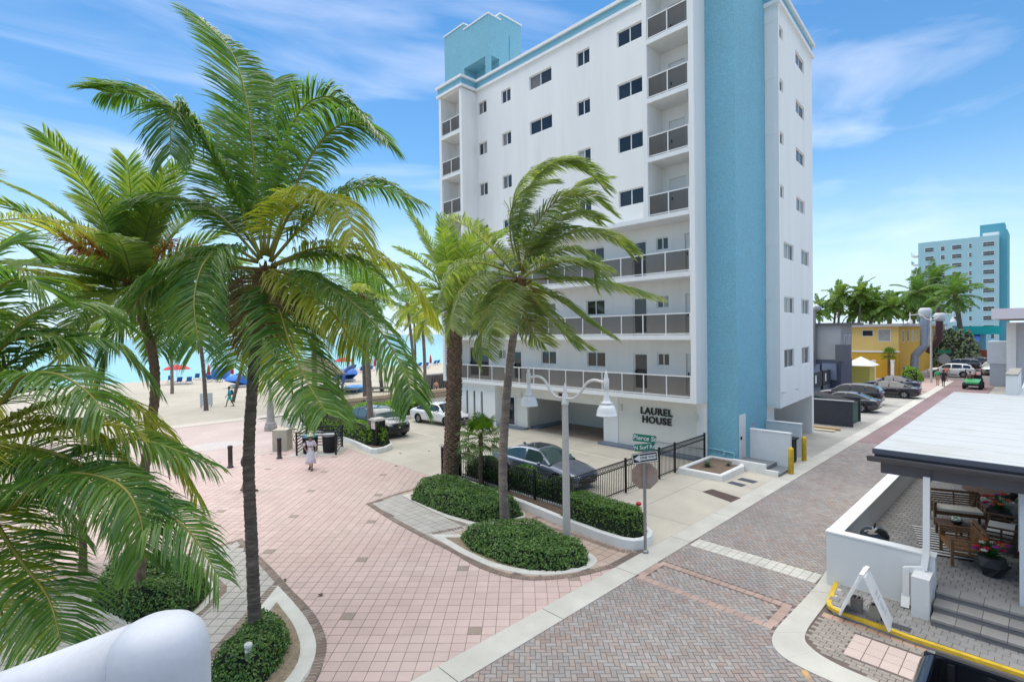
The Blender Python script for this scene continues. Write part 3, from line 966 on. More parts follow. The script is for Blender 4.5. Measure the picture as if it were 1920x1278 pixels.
# ---- main recessed wall plane (X = XW), normal -X ; u runs along -Y from Y1
def uy(y): return Y1 - y
cols = dict(A=(16.60, 14.99), B=(19.45, 18.49), C=(23.35, 21.43), D=(26.0, 25.1), E=(28.45, 27.55))
rows = [(21.92, 22.79), (19.03, 19.9), (16.12, 17.02), (13.14, 14.04)]
holes, wins = [], []
for k, (a, b) in cols.items():
    for (c, d) in rows:
        h = (uy(a), uy(b), c, d)
        holes.append(h); wins.append((h, 2))
lower = [('door', 15.77, 14.87, 0.24, 2.28), ('win', 14.31, 13.61, 1.63, 2.29), ('win', 18.95, 17.63, 1.41, 2.29), ('win', 22.63, 21.36, 1.45, 2.29),
         ('slide', 29.95, 27.70, 0.26, 2.5), ('win', 26.75, 25.95, 1.66, 2.31), ('door', 25.26, 24.42, 0.26, 2.26), ('wdoor', 12.70, 11.80, 0.24, 2.30)]
doors = []
for lv in range(3):
    for (k, a, b, c, d) in lower:
        h = (uy(a), uy(b), SZ[lv] + c, SZ[lv] + d)
        holes.append(h)
        if k == 'win': wins.append((h, 2))
        else: doors.append((h, k))
for lv in range(3, 7):
    h = (uy(13.5), uy(12.62), SZ[lv] + 0.24, SZ[lv] + 2.28); holes.append(h); doors.append((h, 'wdoor'))
    h = (uy(12.42), uy(11.8), SZ[lv] + 1.5, SZ[lv] + 2.28); holes.append(h); wins.append((h, 1))
    h = (uy(30.2), uy(29.3), SZ[lv] + 0.24, SZ[lv] + 2.28); holes.append(h); doors.append((h, 'wdoor'))
mb = MB()
panel((XW, Y1, 0), (0, -1, 0), (-1, 0, 0), Y1 - Y0, SZ[0], 23.7, holes, 0.13, mb)
wall = mb.build('front_wall', WHITE, apt)
for h, n in wins:
    window(apt, (XW, Y1, 0), (0, -1, 0), (-1, 0, 0), h, 0.13, n)
WDOOR = mat('painted_white_door', (0.74, 0.75, 0.75), 0.45, var=0.04)
DGLASS = mat('dark_door_glass', (0.03, 0.035, 0.045), 0.05, spec=0.7, var=0.5, vscale=0.8)
def door(parent, origin, u, nrm, h, kind, depth=0.1, name='door'):
    o = Vector(origin); u = Vector(u).normalized(); nrm = Vector(nrm).normalized()
    P_ = lambda x, z, dd: o + u * x + Vector((0, 0, z)) - nrm * dd
    a, b, c, d = h
    mb = MB()
    def bx(x0, x1, z0, z1, d0, d1, m_=mb):
        vs_ = [P_(x, z, dd) for dd in (d1, d0) for (x, z) in ((x0, z0), (x1, z0), (x1, z1), (x0, z1))]
        m_.add(vs_, [(4, 5, 6, 7), (3, 2, 1, 0), (0, 1, 5, 4), (1, 2, 6, 5), (2, 3, 7, 6), (3, 0, 4, 7)])
    if kind == 'wdoor':
        bx(a + .002, b - .002, c + .002, d - .002, depth - 0.03, depth + 0.02)
        bx(a + .12, b - .12, c + .2, c + .95, depth - 0.036, depth - 0.029)
        bx(a + .12, b - .12, c + 1.1, d - .2, depth - 0.036, depth - 0.029)
        dr = mb.build(name, WDOOR, parent)
    else:
        f = 0.09
        n = 2 if kind == 'slide' else 1
        w = (b - a) / n
        for k in range(n):
            x0 = a + k * w + .002; x1 = a + (k + 1) * w - .002
            bx(x0, x0 + f, c + .002, d - .002, depth - 0.05, depth)
            bx(x1 - f, x1, c + .002, d - .002, depth - 0.05, depth)
            bx(x0 + f, x1 - f, c + .002, c + f * 1.6, depth - 0.05, depth)
            bx(x0 + f, x1 - f, d - f, d - .002, depth - 0.05, depth)
        dr = mb.build(name, FRAME, parent)
        for k in range(n):
            x0 = a + k * w + f; x1 = a + (k + 1) * w - f
            MB().quad(P_(x0, c + f * 1.6, depth - .02), P_(x1, c + f * 1.6, depth - .02), P_(x1, d - f, depth - .02), P_(x0, d - f, depth - .02)).build('pane', DGLASS, dr)
    hb = MB()
    bx(a + .10, a + .14, c + 0.95, c + 1.1, depth - 0.10, depth - 0.04, hb)
    hb.build('handle', BLACKM, dr)
    return dr
for h, k in doors:
    door(apt, (XW, Y1, 0), (0, -1, 0), (-1, 0, 0), h, k, 0.11)

# ---- floor slabs
for i, z in enumerate(SZ):
    if i < 4:
        MB().box(XF, Y0 + 0.27, z, XW - 0.002, Y1 - 0.12, z + ST).build('balcony_slab', SOFFIT if i > 3 else TRIM, apt)
    else:
        MB().box(XF, Y0 + 0.262, z, XW - 0.002, 13.908, z + ST).build('balcony_slab', TRIM, apt)
        MB().box(XF, 28.89, z, XW - 0.002, Y1 - 0.12, z + ST).build('balcony_slab', TRIM, apt)
# piers and fins
MB().box(XF - 0.003, Y0, 2.835, 24.098, Y0 + 0.26, 26.5).build('corner_pier', WHITE, apt)
MB().box(XF - 0.003, 13.91, SZ[3] - 0.004, XW - 0.004, 14.17, 25.4).build('balcony_fin', WHITE, apt)
MB().box(XF - 0.003, 28.62, SZ[3] - 0.004, XW - 0.004, 28.885, 23.55).build('balcony_fin', WHITE, apt)
MB().box(XF - 0.004, Y1 - 0.118, 2.835, 34.0, Y1 + 0.14, 23.6).build('end_wall', WHITE, apt)
# roof deck, parapet band and its two white mouldings (stepping round the left bay)
MB().box(XW + 0.02, Y0 + 0.27, 23.55, 34.5, Y1, 23.69).box(XF + 0.1, 28.9, 23.56, XW + 0.01, Y1 - 0.13, 23.68).box(XF + 0.1, Y0 + 0.27, 23.56, XW + 0.01, 13.9, 23.68).build('roof_deck', WHITE, apt)
def moulding(name, path, z0, z1, t0, t1, matl):
    """path in plan; outward is -X / -Y; each run a box"""
    mb = MB()
    for (x0, y0, x1, y1) in path:
        mb.box(x0, y0, z0, x1, y1, z1)
    return mb.build(name, matl, apt)
def runs(e):
    # outward offset e ; main wall run, return, left bay run
    return [(XW - e, 14.172, XW + 0.28, 28.62 - e), (XF - e, 28.62 - e - 0.001, XF + 0.3, Y1 + 0.14 + e), (XF + 0.3, 28.62 - e, XW + 0.28, 28.9)]
moulding('lower_moulding', runs(0.13), 23.62, 23.80, 0, 0, TRIM)
moulding('parapet_band', runs(0.05), 23.80, 24.24, 0, 0, TEALTRIM)
moulding('upper_moulding', runs(0.17), 24.24, 24.42, 0, 0, TRIM)
# ---- glass balustrades
def balustrade(y0, y1, z, x=XF, pitch=1.28, h=1.07):
    n = max(1, round((y1 - y0) / pitch))
    r_ = MB()
    r_.box(x + 0.03, y0, z + h - 0.05, x + 0.09, y1, z + h)
    r_.box(x + 0.04, y0, z + 0.06, x + 0.08, y1, z + 0.10)
    rail = r_.build('balustrade_rail', TRIM, apt)
    for k in range(n + 1):
        y = y0 + (y1 - y0) * k / n
        y = min(max(y, y0 + 0.025), y1 - 0.025)
        MB().box(x + 0.032, y - 0.024, z + 0.001, x + 0.088, y + 0.024, z + h - 0.051).build('post', TRIM, rail)
        if k < n:
            ya, yb = y0 + (y1 - y0) * k / n + 0.03, y0 + (y1 - y0) * (k + 1) / n - 0.03
            MB().quad((x + 0.06, yb, z + 0.102), (x + 0.06, ya, z + 0.102), (x + 0.06, ya, z + h - 0.052), (x + 0.06, yb, z + h - 0.052)).build('glass_panel', RAILGLASS, rail)
for i in range(3):
    balustrade(Y0 + 0.28, Y1 - 0.13, SZ[i] + ST)
for i in range(3, 7):
    balustrade(Y0 + 0.28, 13.9, SZ[i] + ST, pitch=1.08)
    balustrade(28.9, Y1 - 0.13, SZ[i] + ST, pitch=1.05)

# ---- roof-top plant house, stepped and trimmed white, with a corner loggia
def stepbox(x0, y0, x1, y1, z0, z1):
    MB().box(x0, y0, z0, x1, y1, z1).build('roof_house', TEAL, apt)
    e = 0.05
    MB().box(x0 - e, y0 - e, z1, x1 + e, y1 + e, z1 + 0.09).build('roof_house_coping', TRIM, apt)
pz0 = 25.86
stepbox(24.4, 30.03, 27.66, 32.39, 23.7, 29.12)
stepbox(25.56, 27.29, 27.658, 30.028, 23.7, 29.10)
MB().box(24.42, Y1 + 0.142, 2.9, 34, 32.37, 23.69).build('rear_bay', WHITE, apt)
mbp = MB()
mbp.box(24.4, 27.29, pz0, 25.558, 30.028, 28.66)
mbp.box(24.4, 27.29, 23.7, 24.64, 27.66, pz0)
mbp.box(25.40, 27.291, 23.7, 25.558, 27.55, pz0)
mbp.build('roof_house', TEAL, apt)
MB().box(24.35, 27.24, 28.66, 25.6, 30.04, 28.75).build('roof_house_coping', TRIM, apt)
MB().box(26.42, 27.24, 23.9, 26.57, 27.292, 27.86).build('roof_pipe', TEALTRIM, apt)

# ---- ground floor
gx = 24.0
mb = MB()
# sign wall + garage opening + door wall  (u from Y=26.0 down to 11.46)
gh = [(26.0 - 23.6, 26.0 - 17.5, -0.1, 2.10)]
panel((gx, 26.0, 0), (0, -1, 0), (-1, 0, 0), 26.0 - Y0, -0.1, SZ[0] + 0.05, gh, 0.2, mb)
mb.build('ground_floor_wall', CREAM, apt)
# brighter flank of the sign wall
MB().box(gx - 0.035, 16.55, -0.05, gx + 0.1, 17.52, SZ[0] - 0.002).build('wall_pilaster', WHITE, apt)
MB().box(gx - 0.03, Y0 + 0.01, -0.05, gx + 0.1, 11.95, SZ[0] - 0.002).build('wall_pilaster', WHITE, apt)
# garage
gm = MB()
gm.quad((27.5, 23.8, 0), (27.5, 17.3, 0), (27.5, 17.3, 2.8), (27.5, 23.8, 2.8))
gm.quad((24.2, 23.75, 0), (27.5, 23.75, 0), (27.5, 23.75, 2.8), (24.2, 23.75, 2.8))
gm.quad((27.5, 17.35, 0), (24.2, 17.35, 0), (24.2, 17.35, 2.8), (27.5, 17.35, 2.8))
gm.quad((24.2, 23.8, 2.5), (27.5, 23.8, 2.5), (27.5, 17.3, 2.5), (24.2, 17.3, 2.5))
gm.build('garage_wall', mat('garage_paint', (0.66, 0.65, 0.61), 0.85, var=0.06), apt)
MB().box(24.01, 17.36, -0.02, 27.49, 23.74, 0.0145, bottom=False).build('garage_floor', mat('stained_concrete', (0.36, 0.29, 0.23), 0.85, var=0.2, stain=0.7, stscale=0.7, stcol=(0.20, 0.15, 0.12)), apt)
MB().box(24.5, 23.1, 0.0, 27.3, 23.72, 0.12).build('garage_kerb', BLUEGREY, apt)
# slit wall under the beach end
mb = MB()
sl = [(30.6 - y - 0.11, 30.6 - y + 0.11, 0.35, 2.25) for y in (29.0, 28.2, 27.4)]
panel((23.35, 30.6, 0), (0, -1, 0), (-1, 0, 0), 30.6 - 26.0, -0.1, SZ[0] + 0.05, sl, 0.12, mb)
mb.quad((23.35, 26.0, -0.1), (gx, 26.0, -0.1), (gx, 26.0, SZ[0]), (23.35, 26.0, SZ[0]))
mb.build('slit_wall', WHITE, apt)
for y in (29.0, 28.2, 27.4):
    MB().quad((23.46, y + 0.11, 0.35), (23.46, y - 0.11, 0.35), (23.46, y - 0.11, 2.25), (23.46, y + 0.11, 2.25)).build('slit_window', DGLASS, apt)
MB().box(23.3, 30.6, -0.05, 24.2, 31.0, SZ[0] - 0.002).build('teal_column', mat('pale_teal_paint', (0.34, 0.58, 0.64), 0.7), apt)
door(apt, (gx - 0.03, 26.0, 0), (0, -1, 0), (-1, 0, 0), (0.55, 1.35, 0.03, 2.08), 'door', 0.02, 'entrance_door')
# plinth kerbs
MB().box(23.42, 11.75, -0.01, gx + 0.05, 17.55, 0.13).build('plinth', BLUEGREY, apt)
MB().prism(smooth2([(gx + 0.05, 23.55), (23.75, 23.5), (23.5, 23.75), (23.42, 24.3)], 8) + [(23.42, 25.9), (gx + 0.05, 25.9)], -0.01, 0.13).build('plinth', BLUEGREY, apt)
LAMPW = mat('cream_wall_lamp', (0.70, 0.68, 0.60), 0.5)
for y, z in ((16.35, 2.12), (11.98, 2.02), (25.75, 2.25), (24.1, 2.2)):
    MB().box(gx - 0.14, y - 0.08, z - 0.16, gx - 0.001, y + 0.08, z + 0.16).build('wall_lamp', LAMPW, apt)
# lettering
LET = mat('black_letters', (0.012, 0.012, 0.012), 0.5)
tx = lambda y, z: frame_mat((gx - 0.05, y, z), (0, -1, 0), (-1, 0, 0))
text_on('LAUREL', 0.50, 'letters', apt, LET, tx(14.18, 2.08), 0.03, 0.012, 1.10)
text_on('HOUSE', 0.50, 'letters', apt, LET, tx(14.16, 1.62), 0.03, 0.012, 1.10)
text_on('300', 0.30, 'numerals', apt, LET, tx(20.62, 2.46), 0.03, 0.012, 1.08)
MB().tube([(gx - 0.06, 11.6, 0.55), (gx - 0.06, 14.6, 0.55)], 0.015, 6).build('conduit', GREYM, apt)

# ---- teal stair tower
mb = MB()
mb.box(24.1, 10.04, -0.05, 27.72, Y0 - 0.002, 27.0)
mb.build('stair_tower', TEAL, apt)
for z in (22.0, 19.2, 16.4, 13.6, 10.8, 8.05, 5.3, 2.75):
    MB().box(27.725, 9.55, z - 0.3, 27.99, 10.3, z + 0.3).build('stair_opening', WHITE, apt)
door(apt, (24.25, 10.04, 0), (1, 0, 0), (0, -1, 0), (0, 0.72, 0.21, 2.3), 'wdoor', -0.001, 'service_door')
MB().tube([(24.04, 11.42, 0.62), (24.04, 10.95, 0.6), (24.04, 10.5, 0.57), (24.04, 10.22, 0.55), (24.04, 10.17, 0.5), (24.04, 10.17, 0.2)], 0.035, 8).ball((24.0, 10.62, 0.56), 0.07).ball((23.94, 10.62, 0.44), 0.06).ball((23.98, 10.7, 0.64), 0.05).build('standpipe', mat('teal_pipe_paint', (0.25, 0.52, 0.60), 0.4), apt)
MB().box(25.9, 10.03, 1.35, 26.05, 10.045, 1.75).build('fire_notice', mat('red_white_notice', (0.75, 0.62, 0.58), 0.6, var=0.6, vscale=22, col2=(0.5, 0.05, 0.05)), apt)

# ---- right-hand block with the carport
p0 = Vector((27.74, 9.39, 0)); p1 = Vector((34.9, 9.93, 0))
du = (p1 - p0).normalized(); nn = Vector((du.y, -du.x, 0)); LU = (p1 - p0).length
zb, zt = 2.3, 22.5
def ux(x): return (x - 27.74) / du.x
hs_, ws_ = [], []
for (c, d) in ((20.95, 21.55), (18.3, 18.92), (15.65, 16.27), (12.95, 13.58)):
    h = (ux(27.95), ux(28.6), c, d); hs_.append(h); ws_.append((h, 1))
    h = (ux(31.1), ux(32.95), c - 0.12, d); hs_.append(h); ws_.append((h, 2))
for (c, d) in ((9.93, 10.79), (7.11, 7.99), (4.25, 5.25)):
    for a, b in ((28.5, 30.45), (32.08, 33.92)):
        h = (ux(a), ux(b), c, d); hs_.append(h); ws_.append((h, 2))
mb = MB()
panel(p0, du, nn, LU, zb, zt, hs_, 0.12, mb)
mb.quad((27.74, 9.39, zb), (27.74, 9.39, zt), (27.74, 12.5, zt), (27.74, 12.5, zb))
mb.quad((27.74, 9.39, zb), (27.74, 14, zb), (34.9, 14, zb), (34.9, 9.93, zb))
mb.quad((34.9, 9.93, zb), (34.9, 31, zb), (34.9, 31, zt), (34.9, 9.93, zt))
mb.build('side_block', WHITE, apt)
for h, n in ws_:
    window(apt, p0, du, nn, h, 0.12, n)
def slabq(e, z0, z1, matl, name):
    a = p0 + nn * e - du * e; b = p1 + nn * e + du * e
    mb = MB().prism([(a.x, a.y), (b.x, b.y), (b.x, 14), (a.x, 14)], z0, z1, bottom=True)
    mb.build(name, matl, apt)
slabq(0.12, zt, zt + 0.2, TRIM, 'lower_moulding')
slabq(0.03, zt + 0.2, zt + 0.66, TEALTRIM, 'parapet_band')
slabq(0.16, zt + 0.66, zt + 0.86, TRIM, 'upper_moulding')
mb = MB()
mb.quad((27.74, 13.2, 0), (34.8, 13.2, 0), (34.8, 13.2, zb), (27.74, 13.2, zb))
mb.box(34.55, 9.92, -0.05, 34.895, 13.2, zb - 0.002)
mb.box(27.745, 10.1, -0.05, 28.9, 13.19, zb - 0.002)
mb.build('carport_wall', WHITE, apt)
for x in (28.0, 29.9):
    MB().box(x, 9.25, 3.05, x + 0.16, 9.42, 3.12).build('security_camera', mat('camera_white', (0.6, 0.6, 0.6), 0.4), apt)
# body of the house behind (closes the volume)
MB().box(24.6, 11.5, 2.9, 34.8, 31.0, 23.5).build('rear_mass', WHITE, apt)

# ---- bin-store walls, steps, bollards beside the tower
bs = thing('bin_store', 'pair of low pale screen walls and grey steps beside the teal tower door', 'screen wall', (25.5, 9, 0))
PALEW = mat('pale_blue_white_paint', (0.66, 0.69, 0.71), 0.7, var=0.05)
MB().box(24.75, 7.98, -0.03, 24.93, 9.72, 1.62).build('near_wall', PALEW, bs)
MB().box(27.55, 8.40, -0.03, 27.73, 10.03, 1.62).build('far_wall', PALEW, bs)
MB().box(24.73, 7.96, 1.62, 24.95, 9.74, 1.67).build('coping', TRIM, bs)
MB().box(27.53, 8.38, 1.62, 27.75, 10.03, 1.67).build('coping', TRIM, bs)
STEPG = mat('grey_step_paint', (0.20, 0.22, 0.24), 0.75, var=0.1)
MB().box(23.55, 8.55, -0.02, 24.74, 10.03, 0.30).build('step', STEPG, bs)
MB().box(23.3, 7.95, -0.02, 24.74, 8.54, 0.14).build('step', STEPG, bs)
sk = MB(); sk.box(23.28, 8.0, -0.02, 23.42, 8.54, 0.22); sk.box(23.38, 8.55, -0.02, 23.54, 10.0, 0.42)
sk.build('stringer', WKERB, bs)
for (x, y, lb) in ((24.2, 7.78, 'yellow steel bollard in front of the nearer screen wall'), (27.05, 8.12, 'yellow steel bollard in front of the farther screen wall')):
    b = MB().lathe([(0.11, -0.02), (0.11, 1.06), (0.10, 1.12), (0.05, 1.16), (0.001, 1.17)], 16, (x, y, 0)).build('bollard', YELLOW)
    tag(b, lb, 'bollard', 'yellow bollards')
bn = thing('wheelie_bin', 'black rubbish bin between the low screen walls', 'bin', (26.3, 8.55, 0))
MB().prism([(26.0, 8.3), (26.6, 8.3), (26.6, 8.85), (26.0, 8.85)], 0.05, 1.1, bottom=True).build('body', RUBBER, bn)
MB().box(25.95, 8.22, 1.1, 26.65, 8.9, 1.17).build('lid', RUBBER, bn)
# ================================================================== PALMS AND SHRUBS
LEAF_COCO = leaf_mat('coconut_leaflets', (0.036, 0.13, 0.04), (0.17, 0.275, 0.05), 0.30, 0.42)
LEAF_COCO2 = leaf_mat('yellowing_leaflets', (0.18, 0.25, 0.03), (0.40, 0.38, 0.07), 0.36, 0.5)
LEAF_DATE = leaf_mat('date_leaflets', (0.075, 0.175, 0.06), (0.26, 0.32, 0.08), 0.34, 0.45)
LEAF_SILVER = leaf_mat('windblown_leaflets', (0.085, 0.17, 0.05), (0.34, 0.37, 0.15), 0.28, 0.45)
LEAF_FAN = leaf_mat('fan_leaflets', (0.03, 0.105, 0.012), (0.12, 0.20, 0.02), 0.4, 0.35)
LEAF_DEAD = leaf_mat('dead_frond_leaflets', (0.13, 0.075, 0.035), (0.26, 0.17, 0.08), 0.8, 0.1)
RACHIS = mat('yellow_green_rachis', (0.30, 0.27, 0.045), 0.5, var=0.3, vscale=3)
RACHIS_D = mat('green_rachis', (0.16, 0.17, 0.05), 0.5, var=0.3, vscale=3)
TRUNK = mat('palm_trunk', (0.205, 0.165, 0.135), 0.9, var=0.55, vscale=2.2, bump=1.0, bscale=5, fine=0.7, fscale=6, stain=0.6, stscale=1.2, stcol=(0.085, 0.065, 0.055), vmap=(1.2, 1.2, 6.0))
TRUNK_G = mat('grey_palm_trunk', (0.30, 0.24, 0.20), 0.9, var=0.4, vscale=2.2, bump=0.9, bscale=5, fine=0.5, fscale=6, stain=0.5, stscale=1.0, stcol=(0.14, 0.10, 0.085), vmap=(1.2, 1.2, 6.0))
TRUNK_D = mat('date_trunk', (0.15, 0.095, 0.065), 0.95, var=0.5, vscale=8, col2=(0.24, 0.17, 0.12), bump=1.0, bscale=22, fine=0.4, rand=0.15, island=0.2)
FIBRE = mat('brown_palm_fibre', (0.17, 0.085, 0.04), 0.9, var=0.4, vscale=12, fine=0.4)
ORANGE = mat('orange_date_stalks', (0.80, 0.36, 0.07), 0.7, var=0.3, vscale=8)

def frond_mb(ctrl, nleaf=64, leaf=0.75, width=0.036, droop=0.55, fwd=0.55, roll=0.0, rad=0.022, start=0.10, vfold=0.15, rng=None, wind=None, segs=22, ragged=0.12, vee=0.25):
    """one feather leaf: rachis tube plus two ranks of drooping leaflets"""
    rng = rng or random
    P_ = spline(ctrl, segs)
    mb = MB()
    n = len(P_)
    mb.tube(P_, [rad * (1 - 0.85 * i / (n - 1)) for i in range(n)], 5, mi=1)
    T = []
    for i in range(n):
        T.append((P_[min(i + 1, n - 1)] - P_[max(i - 1, 0)]).normalized())
    up = Vector((0, 0, 1))
    sd = T[0].cross(up)
    if sd.length < 0.25:
        h = P_[-1] - P_[0]; h.z = 0
        if h.length < 0.05: h = Vector((rt.x, rt.y, 0))
        sd = h.normalized().cross(up)
        sd = sd - T[0] * sd.dot(T[0])
    sd.normalize()
    if roll: sd = Matrix.Rotation(roll, 3, T[0]) @ sd
    SD = [sd]
    for i in range(1, n):
        s_ = SD[-1] - T[i] * SD[-1].dot(T[i])
        # ease the blade back towards level
        lev = T[i].cross(up)
        if lev.length > 0.3:
            lev.normalize()
            if lev.dot(s_) < 0: lev = -lev
            s_ = s_.normalized() * 0.9 + lev * 0.1
        SD.append(s_.normalized())
    g = Vector((0, 0, -1))
    wd = Vector(wind) if wind else None
    for k in range(nleaf):
        t = start + (1 - start) * (k + 0.5) / nleaf
        x = t * (n - 1); i = min(int(x), n - 2); fr_ = x - i
        p = P_[i].lerp(P_[i + 1], fr_); tt = T[i].lerp(T[i + 1], fr_).normalized(); ss = SD[i].lerp(SD[i + 1], fr_).normalized()
        nn_ = ss.cross(tt).normalized()
        if nn_.z < 0: nn_ = -nn_
        prof = math.sin(math.pi * min(1.0, 0.20 + 0.68 * t)) ** 0.6
        for sg in (-1, 1):
            if rng.random() < 0.04: continue
            l = leaf * prof * rng.uniform(1 - ragged, 1 + ragged * 0.5)
            f_ = fwd + 0.75 * t ** 3
            d = (ss * sg + tt * f_ + nn_ * (vee * (1 - t)) + Vector((rng.gauss(0, .06), rng.gauss(0, .06), rng.gauss(0, .06)))).normalized()
            if wd is not None: d = (d + wd * (0.3 + 0.4 * t)).normalized()
            dr = droop * rng.uniform(0.75, 1.25)
            d2_ = (d + g * dr).normalized()
            d3_ = (d2_ + g * dr * 1.1).normalized()
            if wd is not None: d3_ = (d3_ + wd * 0.5).normalized()
            a = p
            b = a + d * l * 0.34; c = b + d2_ * l * 0.36; e = c + d3_ * l * 0.30
            w = width * (0.75 + 0.35 * prof) * rng.uniform(0.85, 1.15)
            wv = tt * (w / 2)
            wv = (wv - d * wv.dot(d))
            if wv.length > 1e-6: wv = wv.normalized() * (w / 2)
            wv2 = (tt - d2_ * tt.dot(d2_)); wv2 = wv2.normalized() * (w / 2 * 0.85) if wv2.length > 1e-6 else wv
            tw_ = Matrix.Rotation(rng.gauss(0, 0.6), 3, d); wv = tw_ @ wv; wv2 = tw_ @ wv2
            mb.add([a - wv * 0.5, a + wv * 0.5, b + wv, b - wv, c + wv2, c - wv2, e],
                   [(0, 1, 2, 3), (3, 2, 4, 5), (5, 4, 6)], 0, False)
    return mb

def trunk_mb(path, r0, r1, n=12, segs=34, ring=0.006, flare=0.35, boots=False, rng=None):
    rng = rng or random
    P_ = spline(path, segs * 2)
    m_ = len(P_)
    rad = []
    L_ = sum((P_[i + 1] - P_[i]).length for i in range(m_ - 1))
    for i in range(m_):
        t = i / (m_ - 1)
        r = r0 + (r1 - r0) * t
        r *= 1 + flare * math.exp(-t * L_ / 0.35)
        r += (ring if i % 2 else -ring) * rng.uniform(0.3, 1.1)
        rad.append(r)
    mb = MB().tube(P_, rad, n)
    # uneven trunk surface
    b = 0
    for i in range(len(mb.v)):
        v = mb.v[i]
        mb.v[i] = (v[0] + rng.uniform(-.006, .006), v[1] + rng.uniform(-.006, .006), v[2] + rng.uniform(-.008, .008))
    if boots:
        rows_ = int(L_ / 0.085)
        for r_ in range(rows_):
            t = r_ / rows_
            x = t * (m_ - 1); i = min(int(x), m_ - 2)
            p = P_[i].lerp(P_[i + 1], x - i); R0 = r0 + (r1 - r0) * t
            tg = (P_[i + 1] - P_[i]).normalized()
            for k in range(9):
                an = 2 * math.pi * (k + 0.5 * (r_ % 2)) / 9 + rng.uniform(-.1, .1)
                d = Vector((math.cos(an), math.sin(an), 0)); s_ = Vector((-math.sin(an), math.cos(an), 0))
                w = R0 * 0.30; o_ = R0 * rng.uniform(0.10, 0.30)
                base = p + d * (R0 * 0.93)
                mb.add([base - s_ * w - tg * 0.05, base + s_ * w - tg * 0.05, base + s_ * w * 0.7 + tg * 0.07 + d * o_, base - s_ * w * 0.7 + tg * 0.07 + d * o_, base + tg * 0.11],
                       [(0, 1, 2, 3), (3, 2, 4), (0, 3, 4), (2, 1, 4)], None, False)
    return mb

def auto_ctrl(rng, az, el, length, sag, wind=(0, 0, 0), n=5):
    """rachis control points: leaves at (az, el), bends under gravity and wind"""
    d = Vector((math.cos(az) * math.cos(el), math.sin(az) * math.cos(el), math.sin(el)))
    p = Vector((0, 0, 0)) + d * 0.08
    out = [p.copy()]
    st = length / (n - 1)
    wv = Vector(wind)
    for k in range(n - 1):
        t = (k + 1) / (n - 1)
        d = (d + Vector((0, 0, -1)) * sag * t + wv * t).normalized()
        p = p + d * st
        out.append(p.copy())
    return out

